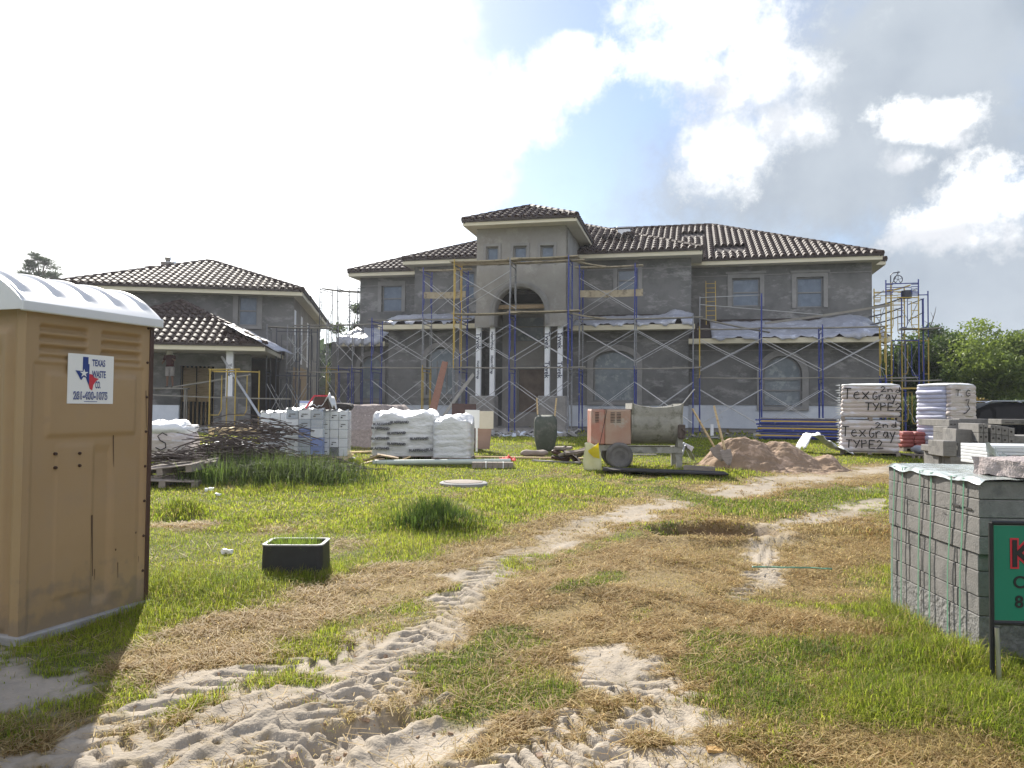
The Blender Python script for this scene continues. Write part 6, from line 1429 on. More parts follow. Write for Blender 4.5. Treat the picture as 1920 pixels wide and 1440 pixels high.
# --- pipe, pavers and litter on the grass
a_=gd(700,15.9);b_=gd(958,16.2); c_=(a_+b_)/2; o=MB(c_).tube([a_+Vector((0,0,.07)),b_+Vector((0,0,.09))],.055,14).build('pipe',mat('pale_green_pipe',(.42,.47,.42),(.52,.57,.50),scale=4,rough=.4),auto=50); o.location=c_; tag(o,'long pale green plastic pipe lying in the grass','pipe')
t=base('paver_bundle',925,15.75,R(2),'strapped row of grey brown pavers at the right end of the pipe','paver bundle')
for k in range(8): MB().box(-.42+k*.105,-.42+k*.105+.1,-.1,.1,0,.12,bev=.006).build('paver',m_old,t)
for x in (-.15,.2): MB().box(x,x+.02,-.104,.104,-.0,.125).build('strap',m_white,t)
t=base('broken_pallet',722,16.0,R(-6),'broken pale timber offcuts in front of the printed bags','pallet','timber pallets')
for i in range(6): rs=random.Random(i); M=Matrix.Translation((rs.uniform(-.4,.35),rs.uniform(-.15,.1),.05+.03*i))@Euler((rs.uniform(-.3,.3),rs.uniform(-.4,.2),rs.uniform(-.6,.6))).to_matrix().to_4x4(); MB().box(-.22,.22,-.05,.05,-.012,.012,M=M).build('deck_board',m_ply if i%2 else m_wood,t)
o=free_sheet([gd(938,17.0)+Vector((0,0,.04)),gd(952,17.0)+Vector((0,0,.10)),gd(968,17.0)+Vector((0,0,.03))],(0,.35,0),'bright red cloth crumpled on the grass',6,m=mat('red_cloth',(.50,.015,.015),(.6,.03,.02),rough=.8),amp=.09,name='red_cloth'); o['category']='cloth'
for i,(X,d_,lab) in enumerate(((1000,18.2,'folded grey brown sack lying beside the wheelbarrow'),)):
    o=pillow(-.3,.35,-.15,.15,0,.14,60+i,wr=.04).build('sack',m_old,smooth=True); p=gd(X,d_); o.location=p+Vector((0,0,.02)); tag(o,lab,'sack')
t=base('timber_offcuts',1070,16.9,0,'heap of short split brown timbers left of the mixer','timber heap')
for i in range(13):
    rs=random.Random(100+i); M=Matrix.Translation((rs.uniform(-.3,.3),rs.uniform(-.2,.2),.06+.28*rs.random()*(1-abs(i/6.5-1)*.4)))@Euler((rs.uniform(-.5,.5),rs.uniform(-.7,.7),rs.uniform(-1.2,1.2))).to_matrix().to_4x4(); MB().box(-.2,.2,-.06,.06,-.03,.03,M=M,bev=.008).build('offcut',m_old if i%2 else m_brown,t)
for i,(X0,X1,d0,d1) in enumerate(((880,1110,18.0,17.6),(1000,1090,17.2,16.6),(640,700,18.5,18.8),(1145,1230,18.3,18.6))):
    a_=gd(X0,d0);b_=gd(X1,d1);c_=(a_+b_)/2; o=MB(c_).bar(a_+Vector((0,0,.03)),b_+Vector((0,0,.03)),.12,.03).build('timber_board',m_wood if i%2==0 else m_plankg); o.location=c_; tag(o,['long pale plank flat in the grass behind the red cloth','grey plank flat in the grass before the wheelbarrow','pale plank by the foot of the gravel heap','thin plank on the ground behind the mixer'][i],'board','boards lying on the site')
# --- white pieces by the mixer
o=MB().box(-.14,.14,-.02,.02,0,.13,bev=.006).build('foam_piece',m_foam); p=gd(1286,17.2); o.location=p+Vector((0,0,.32)); o.rotation_euler=(.3,.4,.3); tag(o,'white foam offcut propped on the clear plastic behind the mixer','foam piece')
free_sheet([gd(1270,17.3)+Vector((0,0,.05)),gd(1280,17.3)+Vector((0,0,.40)),gd(1290,17.3)+Vector((0,0,.32)),gd(1300,17.3)+Vector((0,0,.05))],(0,.6,0),'crumpled clear plastic heap between mixer and sand',22,amp=.15,name='plastic_heap')
free_sheet([gd(1500,20)+Vector((0,0,.1)),gd(1515,20)+Vector((0,0,.45)),gd(1535,20)+Vector((0,0,.40)),gd(1560,19.6)+Vector((0,0,.18)),gd(1590,19.4)+Vector((0,0,.03))],(.1,.9,0),'white plastic heap behind the sand, left of the handwritten pallets',24,m=m_bagw,amp=.16,name='plastic_heap')
# --- spare scaffold parts stacked by the house
t=base('scaffold_parts',1508,24.5,R(-13),'stack of blue and yellow scaffold tubes lying by the right wing','scaffold parts')
for i in range(15):
    z=.06+.045*i; x0=-1.4+.1*math.sin(i*2.3); x1=1.35+.1*math.cos(i*1.7); MB().tube([(x0,-.3+.04*math.sin(i*5),z),(x1,-.3+.05*math.cos(i*3),z)],.028,7).build('tube',[m_sb,m_sb,m_sy,m_sb,m_sg][i%5],t)
for x in (-1.2,-.2,.9): MB().box(x,x+.1,-.27,.5,0,.7).build('stack_bearer',m_sd,t)
p=at(1335,772,27.5); o=MB().tube([(0,0,0),(0,0,.42)],.06,12).build('pipe_stub',m_white); o.location=(p.x,p.y,gz(p.x,p.y)-.02); tag(o,'short white pipe stub standing by the foundation','pipe')
# ---------------------------------------------------------------- valve box, manhole, small ground things
m_vb=mat('black_valve_box',(.012,.013,.014),(.025,.026,.028),scale=6,rough=.55); m_rimv=mat('dusty_box_rim',(.22,.22,.21),(.34,.34,.33),scale=8,rough=.7)
a_=g(488,1078); p=g(546,1082); VB=empty('valve_box',(p.x,p.y,p.z-.03),R(2),'black open plastic valve box standing in the grass beside the toilet','valve box')
def rrect(w,dp,r,n=5):
    out=[]
    for cx,cy,a0 in ((w-r,dp-r,0),(-w+r,dp-r,90),(-w+r,-dp+r,180),(w-r,-dp+r,270)):
        for i in range(n+1): t=R(a0+90*i/n); out.append((cx+r*math.cos(t),cy+r*math.sin(t)))
    return out
P=[]
for s_,z in ((1,0),(.985,.15),(.965,.30)): P.append([Vector((x*s_,y*s_+.19,z)) for x,y in rrect(.275,.20,.06)])
P2=[[Vector((x*s_,y*s_+.19,z)) for x,y in rrect(.245,.17,.045)] for s_,z in ((.965,.30),(.97,.12),(1,0.0))]
mb=MB(); mb.grid([[*r] for r in P+P2],close=True); mb.build('box_wall',m_vb,VB,auto=40)
P3=[[Vector((x,y+.19,z)) for x,y in rrect(w_,d_,r_)] for w_,d_,r_,z in ((.272,.197,.06,.302),(.272,.197,.06,.313),(.240,.165,.045,.313),(.240,.165,.045,.302))]
mb=MB(); mb.grid(P3,close=True); mb.build('rim',m_rimv,VB,auto=40)
NOGRASS.append((p.x,p.y+.16,.20)); NOGRASS.append((p.x-.13,p.y+.16,.16)); NOGRASS.append((p.x+.13,p.y+.16,.16))
def tuft(n,cx,cy,cz,rx,ry,h,seed,cols=((.16,.25,.03),(.26,.33,.06)),wd=.0035,lean=.8,name='grass_tuft',parent=None,label=None,cat='grass',kind=None,heap_=None):
    rng=np.random.default_rng(seed); x=(rng.random(n)*2-1)*rx; y=(rng.random(n)*2-1)*ry
    if heap_ is not None: x=np.clip(rng.normal(size=n)*.45,-1.3,1.3)*rx; y=np.clip(rng.normal(size=n)*.45,-1.3,1.3)*ry
    z=np.zeros(n)+cz if heap_ is None else heap_(x+cx,y+cy)
    hg=h*(.25+1.2*rng.random(n)**2); a=rng.random(n)*2*np.pi; ln=lean*rng.random(n); dx,dy=np.cos(a),np.sin(a); px,py=-dy,dx; X=x+cx;Y=y+cy; w_=wd*(.6+.8*rng.random(n))
    L0=[np.stack([X-px*w_,Y-py*w_,z],1),np.stack([X+px*w_,Y+py*w_,z],1)]
    m1=[X+dx*hg*ln*.35,Y+dy*hg*ln*.35,z+hg*.6]; L0+=[np.stack([m1[0]+px*w_*.8,m1[1]+py*w_*.8,m1[2]],1),np.stack([m1[0]-px*w_*.8,m1[1]-py*w_*.8,m1[2]],1),np.stack([X+dx*hg*ln,Y+dy*hg*ln,z+hg*(1.05-.4*ln)],1)]
    V=np.stack(L0,1).reshape(-1,3); b=np.arange(n)*5; T=np.concatenate([np.stack([b,b+1,b+2],1),np.stack([b,b+2,b+3],1),np.stack([b+3,b+2,b+4],1)])
    t=rng.random(n); C=mixv(np.tile(cols[0],(n,1)),np.tile(cols[1],(n,1)),t)*(.7+.6*rng.random(n))[:,None]
    o=meshnp(name,V,T,m_grass,np.repeat(C,5,0),parent); 
    if label: tag(o,label,cat,kind=kind)
    return o
tuft(1500,p.x-.03,p.y+.17,p.z+.13,.21,.13,.20,3,wd=.0022,label='green grass growing inside the black valve box',kind='stuff')
p=g(869,910); MH=empty('manhole_cover',(p.x,p.y,p.z+.0),0,'round concrete manhole cover lying in the sunny grass','manhole cover')
mb=MB(); mb.lathe([(.40,-.1),(.41,.045),(.385,.06),(.34,.062),(.335,.045),(.0001,.045)],40); mb.build('ring',m_trim,MH,auto=40)
mb=MB(); mb.lathe([(.325,.046),(.322,.068),(.28,.074),(.0001,.078)],40); mb.build('lid',m_old,MH,auto=40)
NOGRASS.append((p.x,p.y,.42))
o=rough_box(-.032,.032,-.022,.022,0,.014,amp=.012,seed=5).build('dry_leaf',mat('ochre_leaf',(.35,.20,.06),(.50,.32,.12),scale=20,rough=.8)); p=g(1340,1408); o.location=p; tag(o,'curled ochre dry leaf on the sand at the bottom edge','leaf')
p=g(1410,1076);q=g(1560,1078); o=free_sheet([p+Vector((0,0,.06)),p.lerp(q,.3)+Vector((0,.05,.05)),p.lerp(q,.7)+Vector((0,0,.06)),q+Vector((0,0,.05))],(0,.014,.004),'loose green strap lying across the dry grass near the block pallet',3,m=m_strap,amp=.006,name='loose_strap'); o['category']='strap'
for i,(X,Y,s_,lab) in enumerate(((425,1040,.05,'small white scrap of plastic in the grass left of the valve box'),(392,922,.06,'pale scrap of paper in front of the rod heap'),(409,930,.04,'second smaller pale scrap beside the first near the rods'),(538,905,.05,'white scrap in the grass below the rods'),(1250,898,.03,'tiny white scrap on the track by the sand heap'),(660,862,.06,'crumpled white scrap beside the wrapped cartons'),(620,888,.05,'white scrap at the foot of the broken pallet boards'))):
    p=g(X,Y); o=rough_box(-s_,s_,-s_*.5,s_*.5,0,s_*.8,amp=s_*.4,seed=i+3).build('litter',m_white); o.location=p+Vector((0,0,.01)); tag(o,lab,'litter','scraps of litter in the grass')
p=g(600,1300);q=g(616,1318); o=MB((p+q)/2).tube([p+Vector((-.03,0,.02)),p.lerp(q,.6)+Vector((0,0,.03)),q+Vector((.01,0,.015))],[.006,.005,.003],6).build('twig',m_old); o.location=(p+q)/2; tag(o,'small bent twig on the rutted sand','twig')
# ---------------------------------------------------------------- rod heap, broken pallets, weeds on the left
def rods(name,X,d,w,dp,h,n,label,seed,Lr=(.4,1.7),dz=0,r=(.006,.011),mt=None,curl=.35,rzr=.45,group=None):
    rs=random.Random(seed); p=gd(X,d); mb=MB()
    for i in range(n):
        L_=rs.uniform(*Lr); a=rs.gauss(0,rzr); cx=rs.gauss(0,.33)*w/2; cy=rs.gauss(0,.35)*dp/2; f=max(0,1-(abs(cx)/(w/2))**1.5)*max(0,1-(abs(cy)/(dp/2))**2); z=rs.random()*h*f+.03; el=rs.gauss(0,.10); c_=rs.gauss(0,curl)
        pts=[]
        for k in range(6):
            t=(k/5-.5); pts.append((cx+math.cos(a)*L_*t,cy+math.sin(a)*L_*t+c_*t*t*L_,max(.01,z+el*L_*t+rs.uniform(-.02,.02)+c_*(.25-t*t)*L_)))
        mb.tube(pts,rs.uniform(*r),5)
    o=mb.build(name,mt or m_rebar); o.location=(p.x,p.y,p.z+dz); return tag(o,label,'steel rods',group,kind='stuff')
rods('rod_heap',450,14.2,3.2,1.5,.60,300,'tangled heap of dark rusty rods half overgrown by weeds',3)
rods('rod_heap',470,15.2,1.5,.8,.35,50,'upper bundle of bent rusty rods against the white tarp',5,Lr=(1,2.0),dz=.45)
rods('rod_heap',600,14.2,1.6,.6,.22,45,'thin rods trailing right towards the wrapped cartons',6,Lr=(.4,1.3),curl=.3)
zrod0=lambda x,y:H(x,y)
def oldpallet(X,d,rz,dz,tilt,label):
    p=gd(X,d); t=empty('timber_pallet',(p.x,p.y,p.z+dz),rz,label,'pallet','timber pallets'); t.rotation_euler=(tilt[0],tilt[1],rz)
    for k in range(6): MB().box(-.55,.55,-.45+k*.17,-.45+k*.17+.12,.10,.12,bev=.003).build('deck_board',m_old,t)
    for k in range(3): MB().box(-.55+k*.5,-.45+k*.5,-.45,.52,0,.098).build('stringer',m_old,t)
c=gd(820,10.0); c=g(815,985); tuft(QN(4200),c.x,c.y+.05,0,.50,.34,.19,31,cols=((.03,.055,.012),(.11,.17,.03)),wd=.0035,lean=1.0,heap_=zrod0,name='grass_mound',label='darker taller grass tuft on a small mound in the lawn',cat='grass tuft',kind='stuff')
oldpallet(322,12.9,R(8),.0,(0,R(2)),'weathered grey pallet on the ground behind the toilet, lower one'); oldpallet(330,13.1,R(-6),.20,(R(3),R(-7)),'weathered grey pallet tilted on top of the lower one behind the toilet')
rods('stake_heap',330,13.2,1.1,.8,.16,70,'flat rusty stakes piled on the two weathered pallets',8,Lr=(.3,.7),dz=.36,r=(.010,.016),curl=.02,rzr=.5)
def zrod(x,y): return H(x,y)+.0
c=gd(515,13.6); tuft(QN(7500),c.x+.1,c.y-.2,0,1.45,.85,.42,21,cols=((.035,.06,.015),(.12,.16,.04)),wd=.005,lean=1.3,heap_=lambda x,y:H(x,y)+.22*np.exp(-((x-c.x)/1.0)**2-((y-c.y-.3)/.5)**2)*0,name='weeds',label='tall dark weeds growing through the rod heap',cat='weeds',kind='stuff')
c=gd(390,12.9); tuft(320,c.x,c.y,0,.45,.3,.38,22,cols=((.10,.17,.03),(.2,.28,.06)),wd=.006,lean=1.0,heap_=zrod,name='weeds',label='broad green weeds beside the weathered pallets',cat='weeds',kind='stuff')
# rubble and small boards scattered under the porch and in front of the house
def debris(n,x0,x1,d0,d1,seed,label,cols_):
    rng=random.Random(seed); mb=MB()
    for i in range(n):
        X=rng.uniform(x0,x1); d=rng.uniform(d0,d1); p=gd(X,d); s_=rng.uniform(.03,.12); M=Matrix.Translation(p+Vector((0,0,s_*.4)))@Euler((rng.uniform(-.6,.6),rng.uniform(-.6,.6),rng.uniform(0,3))).to_matrix().to_4x4(); mb.box(-s_*rng.uniform(.6,3),s_*1.2,-s_*.5,s_*.5,-s_*.3,s_*.3,M=M)
    o=mb.build('rubble',cols_); return tag(o,label,'rubble',kind='stuff')
debris(200,840,1080,25.5,27.6,1,'broken mortar and offcuts scattered before the entry tower',m_slab); debris(140,300,640,26,29.3,2,'rubble and scraps scattered before the garage porch',m_slab); debris(60,700,1700,24.5,28.5,3,'pale board scraps along the foundation',m_plankg); debris(50,860,1060,25,27.5,4,'white plastic scraps before the entry tower',m_foam)
# rocks in the track
mbr=MB()
rs=random.Random(9)
for i in range(90):
    X=rs.uniform(200,1100);Y=rs.uniform(1180,1435); p=g(X,Y); s_=rs.uniform(.004,.014); mbr.box(-s_,s_,-s_,s_*.8,-s_*.4,s_*.7,M=Matrix.Translation(p)@Euler((rs.random()*3,rs.random()*3,rs.random()*3)).to_matrix().to_4x4())
o=mbr.build('pebbles',m_psand); tag(o,'small clods and pebbles scattered on the sand','pebbles',kind='stuff')
# ---------------------------------------------------------------- parked car
m_car=mat('black_car_paint',(.004,.004,.005),rough=.45,spec=.08); m_cg=mat('car_glass',(.006,.007,.01),rough=.15,spec=.15); m_chr=mat('chrome',(.6,.6,.62),rough=.15,metal=1)
p=gd(1818,26.0); CAR=empty('parked_car',(p.x,p.y,gz(p.x+2,p.y)-.02),R(-8),'black sport utility car parked behind the block stacks','car')
prof_b=[(0,.45),(.02,.80),(.06,1.08),(.20,1.12),(3.55,1.08),(3.75,1.05),(4.75,.96),(4.95,.85),(5.0,.45),(4.6,.32),(.4,.32)]
mb=MB(); n=len(prof_b)
vs=[Vector((x,y,z)) for y in (0,) for x,z in prof_b]
P=[[Vector((x+(.03 if y in(0,1.9) else 0)*(1 if x<2 else -1),y,z)) for x,z in prof_b] for y in (0,.06,1.84,1.9)]
mb.grid(P,close=True); k0=0; mb.f+=[tuple(range(n)),tuple(range(3*n,4*n))[::-1]]; mb.build('body',m_car,CAR,auto=35)
roof=[(.06,1.09),(.10,1.30),(.32,1.66),(.75,1.86),(1.2,1.905),(2.3,1.885),(2.75,1.82),(3.6,1.10)]
P=[]
for y,ins,dz in ((.10,0,0),(.30,.0,0)): pass
def rl(y,sh): return [Vector((x,y+(sh*(z-1.09)/.8),z)) for x,z in roof]
mb=MB(); P=[rl(.06,.22),rl(.10,.24),rl(1.80,-.24),rl(1.84,-.22)]; mb.grid(P); m2=len(roof); mb.f+=[tuple(range(m2)),tuple(range(3*m2,4*m2))[::-1]]; mb.build('cabin',m_car,CAR,auto=35)
for poly in ([(.28,1.20),(.42,1.56),(.72,1.72),(.80,1.20)],[(.92,1.17),(.88,1.74),(1.78,1.77),(1.82,1.17)],[(1.94,1.17),(1.90,1.77),(2.55,1.74),(3.20,1.20),(3.18,1.17)]):
    mb=MB(); q=[Vector((x,.055+.22*(z-1.09)/.8-.006,z)) for x,z in poly]; mb.add(q,[tuple(range(len(q)))]); mb.build('side_window',m_cg,CAR)
mb=MB(); mb.add([Vector((.055,.35,1.22)),Vector((.055,1.55,1.22)),Vector((.30,1.5,1.62)),Vector((.30,.40,1.62))],[(0,1,2,3)]); mb.build('rear_window',m_cg,CAR)
MB().box(3.05,3.25,-.16,.02,1.16,1.34,bev=.04).build('mirror',m_chr,CAR)
for x in (.95,1.95): MB().box(x,x+.24,-.03,.0,.98,1.015,bev=.008).build('door_handle',m_chr,CAR)
for y in (.22,1.68): MB().tube([(.6,y+.06,1.86),(.8,y+.06,1.93),(2.3,y+.06,1.94),(2.6,y+.06,1.86)],.018,6).build('roof_rail',m_chr,CAR)
MB().box(-.02,.03,.1,.32,.88,1.22,bev=.02).build('tail_light',m_red,CAR)
for x in (.95,3.95):
    for y in (.08,1.82): wheel(x,y,.38,.38,.24,CAR)
# ---------------------------------------------------------------- trees
m_leaf=mat('tree_leaves',(1,1,1),vcol=True,rough=.55,spec=.3,transl=.4)
m_bark=mat('bark',(.09,.07,.055),(.17,.14,.11),scale=8,rough=1,bump=.8,stretch=(1,1,.2))
def tree(X,d,Yt,w,label,seed,n=16000,kind='tree',lc=((.035,.065,.015),(.10,.17,.03)),leaf=.13,low=.12,name='broadleaf_tree',group='trees round the plot',crown=None,clumps=46,sq=1.0,pine=False):
    p=gd(X,d); top=at(X,Yt,d).z-p.z; rs=np.random.default_rng(seed); rr_=random.Random(seed); n=QN(n)
    t=empty(name,(p.x,p.y,p.z-.1),rr_.random()*6,label,'tree',group)
    cz=top*(low+ (1-low)*.5); ch=top*(1-low)/2; cw=w/2
    # limbs
    mb=MB(); base_r=.035*top**.8+.03; tips=[]
    for k in range(clumps):
        if pine: th=rs.random()*6.28; hz=rs.random()**.7; rad=cw*(1-.75*max(0,hz-.55)/.45)*(.35+.65*rs.random()**.5)*(0.55+.45*min(1,hz*2)); c=np.array([math.cos(th)*rad,math.sin(th)*rad,top*(low+(1-low)*hz)])
        else:
            v=rs.normal(size=3); v/=np.linalg.norm(v); q=rs.random()**.42; c=np.array([v[0]*cw*q*.9,v[1]*cw*q*.9,cz+v[2]*ch*q*.80+rs.normal()*.05*top+.06*top*math.sin(v[0]*5+seed)])
        tips.append(c)
    mb.tube([(0,0,-.2),(.05,0,top*.2),(-.05,.05,top*.5),(0,0,top*.85)],[base_r,base_r*.8,base_r*.5,base_r*.15],8)
    for c in tips[:int(clumps*.7)]:
        z0=max(.12*top,c[2]-abs(rs.normal())*.15*top-.12*top); mb.tube([(0,0,z0),(c[0]*.45,c[1]*.45,z0+(c[2]-z0)*.55),tuple(c)],[base_r*.32,base_r*.2,base_r*.06],5)
    mb.build('trunk',m_bark,t,smooth=True)
    per=n//clumps; Cc=np.repeat(np.array(tips),per,0); m_=len(Cc); cr=(w*.125 if not pine else w*.11)*(.45+1.1*rs.random(clumps)**1.3); crr=np.repeat(cr,per)
    v=rs.normal(size=(m_,3)); v/=np.linalg.norm(v,axis=1)[:,None]; q=rs.random(m_)**.5; P0=Cc+v*(crr*q)[:,None]*np.array([1.25,1.25,.75 if not pine else .5])
    if pine: ax=v*np.array([1,1,.4])+np.array([0,0,.5])
    else: ax=rs.normal(size=(m_,3))
    ax/=np.linalg.norm(ax,axis=1)[:,None]; bx=np.cross(ax,rs.normal(size=(m_,3))); bx/=np.linalg.norm(bx,axis=1)[:,None]
    L_=leaf*(.6+.8*rs.random(m_)); Wd=L_*(.55 if not pine else .10)
    A=P0-ax*(L_/2)[:,None]; Bq=P0+bx*(Wd/2)[:,None]; C=P0+ax*(L_/2)[:,None]; D_=P0-bx*(Wd/2)[:,None]
    V=np.stack([A,Bq,C,D_],1).reshape(-1,3); Fq=np.arange(m_*4).reshape(-1,4)
    tone=np.repeat(rs.random(clumps),per)*.5+rs.random(m_)*.5; col=mixv(np.tile(lc[0],(m_,1)),np.tile(lc[1],(m_,1)),tone)
    meshnp('crown',V,Fq,m_leaf,np.repeat(col,4,0),t); return t
GR=((.07,.11,.02),(.26,.33,.06)); DK=((.03,.055,.015),(.10,.15,.03))
tree(1868,44,600,7.0,'tall bright green tree at the right edge behind the black car',1,n=46000,lc=GR,leaf=.19,low=.03,clumps=84)
tree(1795,50,630,6.4,'mid green tree between the bright tree and the house corner',2,n=30000,lc=((.05,.09,.02),(.17,.25,.05)),leaf=.2,low=.0,clumps=50)
tree(1716,46,612,5.6,'dark green tree seen behind the corner scaffold',3,n=28000,lc=DK,leaf=.2,low=.0,clumps=56)
tree(1752,58,612,6.5,'darker tree behind with a bare twig at its top',4,n=26000,lc=((.035,.06,.018),(.11,.16,.04)),leaf=.22,low=.02,clumps=54)
tree(1835,62,614,7,'distant green tree rising between its two neighbours at the right',5,n=16000,lc=((.05,.09,.03),(.11,.17,.05)),leaf=.25,low=.05)
tree(1935,52,625,7,'dark green tree cut by the right picture edge',6,n=18000,lc=DK,leaf=.2,low=.0)
tree(2060,60,600,9,'broad green tree beyond the right picture edge',7,n=9000,lc=DK,leaf=.3,low=.0)
tree(1820,40,735,3.0,'low orange brown bush behind the pallets of bags',8,n=6000,lc=((.16,.12,.04),(.26,.20,.06)),leaf=.14,low=.0,name='bush')
tree(1700,42,735,3.4,'low dark bush behind the corner scaffold',9,n=6000,lc=DK,leaf=.16,low=.0,name='bush')
tree(1765,42,742,3.4,'low green bush between the two rows of bag pallets',19,n=6000,lc=DK,leaf=.16,low=.0,name='bush')
tree(1900,40,738,3.6,'low green bush just behind the black car',18,n=7000,lc=((.05,.09,.02),(.15,.2,.05)),leaf=.16,low=.0,name='bush')
tree(659,52,568,3.6,'green tree seen through the gap between the two houses',10,n=14000,lc=((.05,.08,.025),(.14,.19,.06)),leaf=.2,low=.1)
tree(68,74,476,5.4,'tall pine with open crown above the toilet roof',11,n=15000,lc=((.045,.065,.035),(.10,.13,.07)),leaf=.42,low=.52,pine=True,clumps=60,name='pine_tree')
tree(5,80,515,4.5,'smaller pine at the left edge behind the toilet roof',12,n=9000,lc=((.04,.06,.03),(.09,.12,.06)),leaf=.5,low=.6,pine=True,clumps=26,name='pine_tree')
mb=MB(); bp=at(1748,625,57.5); mb.tube([bp-Vector((0,0,2)),bp,bp+Vector((-.1,0,.6)),bp+Vector((.2,0,1.5)),bp+Vector((.3,0,2.0))],[.06,.05,.04,.025,.01],5); mb.tube([bp+Vector((-.1,0,.6)),bp+Vector((-.7,0,1.0))],[.03,.01],4); mb.tube([bp+Vector((.1,0,1.1)),bp+Vector((-.1,0,1.6))],[.02,.01],4)
o=mb.build('bare_snag',m_bark); tag(o,'thin bare dead twig rising above the right tree line','dead tree')
# far-off wood along the horizon
rs=np.random.default_rng(3); m_=QN(60000); th=rs.random(m_)*2*np.pi; rr2=95+60*rs.random(m_); prof=5.5+3.5*fbm(th*9,th*0,4,3)+1.5*fbm(th*60,th*0,3,4); z=rs.random(m_)**.8*prof
P0=np.stack([np.sin(th)*rr2,np.cos(th)*rr2,z+.5],1); ax=rs.normal(size=(m_,3)); ax/=np.linalg.norm(ax,axis=1)[:,None]; bx=np.cross(ax,rs.normal(size=(m_,3))); bx/=np.linalg.norm(bx,axis=1)[:,None]
s_=(.9+1.1*rs.random(m_))[:,None]; V=np.stack([P0-ax*s_,P0+bx*s_*.6,P0+ax*s_,P0-bx*s_*.6],1).reshape(-1,3); t_=rs.random(m_); col=mixv(np.tile([.03,.055,.02],(m_,1)),np.tile([.08,.12,.04],(m_,1)),t_)
o=meshnp('far_wood',V,np.arange(m_*4).reshape(-1,4),m_leaf,np.repeat(col,4,0)); tag(o,'low belt of far-off trees on the horizon','wood',kind='stuff')
# ---------------------------------------------------------------- plasterer on the porch plank
d=29.9; fp=at(318,727,d); hd=at(318,655,d); hh=(hd.z-fp.z)
m_skin=mat('brown_skin',(.22,.12,.08),rough=.6); m_shirt=mat('maroon_shirt',(.07,.012,.015),rough=.9); m_shorts=mat('pale_plaid_shorts',(.30,.27,.27),(.5,.47,.46),scale=30,rough=.9); m_cloth=mat('white_head_cloth',(.72,.70,.74),rough=.9); m_sock=mat('work_shoes',(.12,.11,.10),rough=.9)
PE=empty('person',(fp.x,fp.y,fp.z),R(185),'person in maroon shirt, pale shorts and white head cloth on the porch plank','person')
k_=hh/1.72
vv=[(0,0,.95),(0,.02,1.15),(0,.05,1.38),(0,.08,1.50),(0,.10,1.62),  # pelvis spine chest neck head
 (.09,0,.90),(.10,.02,.50),(.11,0,.08),(.11,.13,.03),(-.09,0,.90),(-.10,.0,.50),(-.12,-.04,.08),(-.12,.09,.03),
 (.17,.06,1.42),(.26,.10,1.16),(.24,.30,1.05),(-.17,.06,1.42),(-.25,.14,1.2),(-.20,.36,1.30),(0,.11,1.70)]
ee=[(0,1),(1,2),(2,3),(3,4),(4,19),(0,5),(5,6),(6,7),(7,8),(0,9),(9,10),(10,11),(11,12),(2,13),(13,14),(14,15),(2,16),(16,17),(17,18)]
rr_=[.13,.12,.13,.055,.085,.085,.06,.04,.035,.085,.06,.04,.035,.055,.04,.03,.055,.04,.03,.06]
vv=[tuple(c*k_ for c in v) for v in vv]; rr_=[r*k_ for r in rr_]
skin_obj('body',vv,ee,rr_,m_skin,PE)
def ell(name,rings,m):
    mb=MB(); P=[]
    for (x,y,z,rx,ry) in rings: P.append([Vector(((x+rx*math.cos(t))*k_,(y+ry*math.sin(t))*k_,z*k_)) for t in [2*math.pi*i/14 for i in range(14)]])
    mb.grid(P,close=True); o=mb.build(name,m,PE,smooth=True); o.modifiers.new('t','SOLIDIFY').thickness=.012; return o
ell('shirt',[(0,0,.88,.17,.13),(0,.01,1.1,.165,.13),(0,.04,1.3,.19,.145),(0,.06,1.42,.20,.13),(0,.075,1.49,.10,.08)],m_shirt)
for s_ in (-1,1):
    a=[vv[13],vv[14]] if s_>0 else [vv[16],vv[17]]; A_=Vector(a[0]);B_=Vector(a[1]); MB().tube([A_,A_.lerp(B_,.75)],[.075*k_,.06*k_],10).build('sleeve',m_shirt,PE,smooth=True)
    ell('shorts_leg',[(s_*.095,0,.92,.105,.12),(s_*.10,.01,.7,.10,.105),(s_*.105,.015,.52,.095,.10)],m_shorts)
ell('shorts',[(0,0,.84,.185,.14),(0,0,.98,.165,.13)],m_shorts)
ell('head_cloth',[(.03,.0,1.34,.19,.13),(.01,.04,1.50,.15,.13),(0,.08,1.62,.125,.13),(0,.10,1.72,.115,.125),(0,.10,1.80,.06,.065),(0,.10,1.82,.005,.005)],m_cloth)
for i in (8,12): MB().box((vv[i][0]-.045*k_),(vv[i][0]+.045*k_),vv[i][1]-.16*k_,vv[i][1]+.04*k_,0,.07*k_,bev=.015).build('shoe',m_sock,PE)
plank(G,G.u(290,gv-3,727),G.u(345,gv-3,727),gv-3.1,fp.z-.03,'short plank under the plasterer on the porch',.3,m_plankg) if False else None
o=MB().box(-.9,.7,-.16,.16,-.05,0).build('scaffold_plank',m_plankg); o.location=(fp.x,fp.y,fp.z); o.rotation_euler=(0,0,-G.a); tag(o,'short plank the person in maroon stands on','plank','planks laid on the scaffolds')
t=empty('sawhorse',(fp.x,fp.y,.68),-G.a,'grey trestle carrying the plank under the person','trestle')
for x in (-.8,.6):
    for y in (-.12,.12): MB().bar((x,y*1.6,0),(x,y,fp.z-.68-.052),.05,.05).build('leg',m_plankg,t)

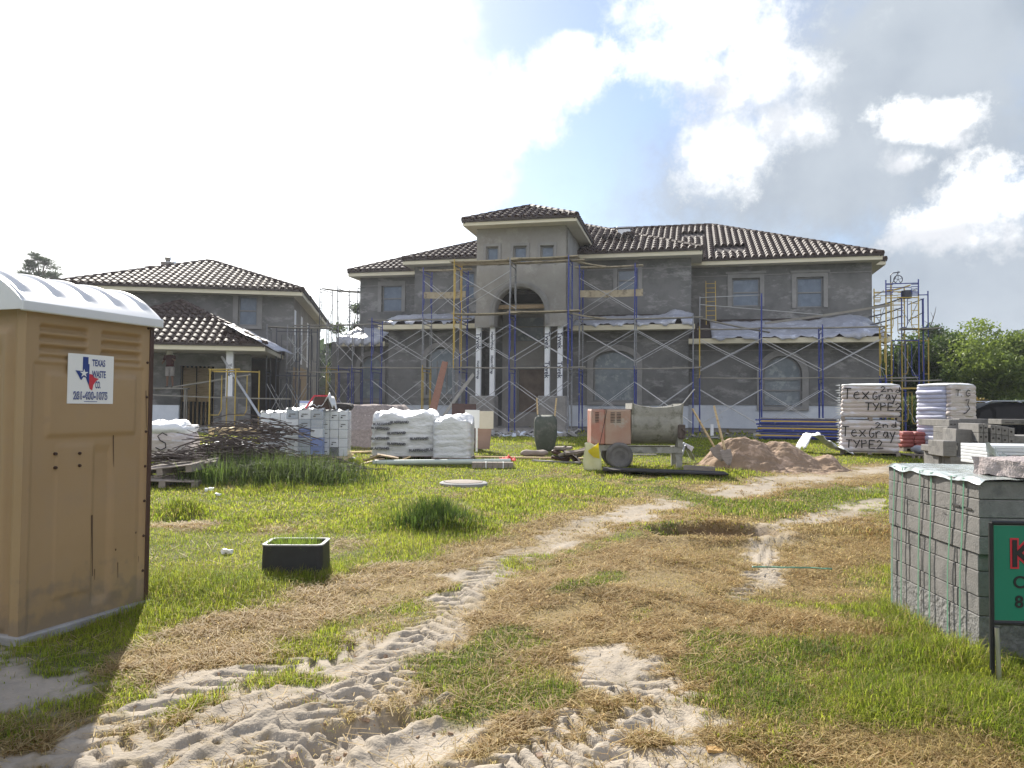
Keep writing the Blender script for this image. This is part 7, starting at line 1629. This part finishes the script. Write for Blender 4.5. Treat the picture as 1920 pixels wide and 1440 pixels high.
# pale scrap boards and torn wrap in the rod heap
for i,(X,d_,rz_,L_,lab) in enumerate(((350,13.0,.15,.5,'pale board lying across the weathered pallets'),(420,13.5,-.1,.45,'bleached board sticking out of the weeds'),(520,14.0,.08,.6,'whitish strip of wood in the rod heap'),(600,14.4,.0,.7,'white strip lying before the wrapped cartons'))):
    p=gd(X,d_); o=MB().box(-L_,L_,-.05,.05,-.015,.015,bev=.003).build('timber_board',m_trim if i%2 else m_old); o.location=p+Vector((0,0,.12+.1*(i==0)*2)); o.rotation_euler=(.1,-.12+.08*i,rz_); tag(o,lab,'board','boards lying on the site')
def in_no(x,y):
    k=np.ones(len(x),bool)
    for (X,Y,r) in NOGRASS: k&=((x-X)**2+(y-Y)**2>r*r)
    return k
Vs=[];Ts=[];Cs=[];off=0
for a in ((QN(520000),2.2,9.5,.82,.058,.0017,11),(QN(520000),9,29,.78,.082,.0036,12),(QN(50000),27,75,.9,.22,.02,13)):
    Vg,Tg,Cg=grass(*a[:4],a[4],a[5],a[6],keep=in_no); Vs.append(Vg);Ts.append(Tg+off);Cs.append(Cg);off+=len(Vg)
go=meshnp('grass',np.vstack(Vs),np.vstack(Ts),m_grass,np.vstack(Cs)); tag(go,'green and straw coloured grass growing over the plot','grass',kind='stuff')

# flattened straw lying on the worn ground
def straw(n,y0,y1,seed):
    rng=np.random.default_rng(seed); y=y0*(y1/y0)**rng.random(n); x=(rng.random(n)*2-1)*.82*y; sd,dr,ol,ap=masks(x,y)
    k=(rng.random(n)<np.clip(dr*.8+.08*(1-ap),0,1)*(1-.97*ss(.05,.4,sd))*np.clip(fbm(x*4,y*4,3,15)*3.2-1.0,0,1))&in_no(x,y); x=x[k];y=y[k]; n=len(x)
    z=H(x,y)+.004+.02*rng.random(n); a=rng.random(n)*2*np.pi; L_=(.03+.09*rng.random(n)**2)*(1+y*.05); w_=(.0011+.0012*rng.random(n))*(1+y*.08); dx,dy=np.cos(a),np.sin(a); px,py=-dy*w_,dx*w_; h=.03*rng.random(n)
    V=np.stack([np.stack([x-px,y-py,z],1),np.stack([x+px,y+py,z],1),np.stack([x+dx*L_+px,y+dy*L_+py,z+h],1),np.stack([x+dx*L_-px,y+dy*L_-py,z+h],1)],1).reshape(-1,3)
    c=mixv(np.tile([.62,.49,.25],(n,1)),np.tile([.34,.21,.09],(n,1)),rng.random(n)**1.5)*(.7+.5*rng.random(n))[:,None]
    return V,np.arange(n*4).reshape(-1,4),np.repeat(c,4,0)
V_,F_,C_=straw(QN(430000),2.2,16,5); o=meshnp('dry_straw',V_,F_,m_grass,C_); tag(o,'flattened dry straw lying on the worn ground between the tracks','straw',kind='stuff')
hz=MB().box(-640,640,-640,640,-2.2,24).build('haze',None)  # scattering air box added to imitate the lens glare veil over the houses
m=bpy.data.materials.new('glare_air'); m.use_nodes=True; nt=m.node_tree; nt.nodes.remove(nt.nodes['Principled BSDF']); v=nt.nodes.new('ShaderNodeVolumePrincipled'); v.inputs['Density'].default_value=.00042; v.inputs['Anisotropy'].default_value=.5; v.inputs['Color'].default_value=(.9,.93,1,1); nt.links.new(v.outputs[0],nt.nodes['Material Output'].inputs['Volume'])
hz.data.materials.append(m); tag(hz,'thin haze added to imitate lens glare','haze',kind='stuff')
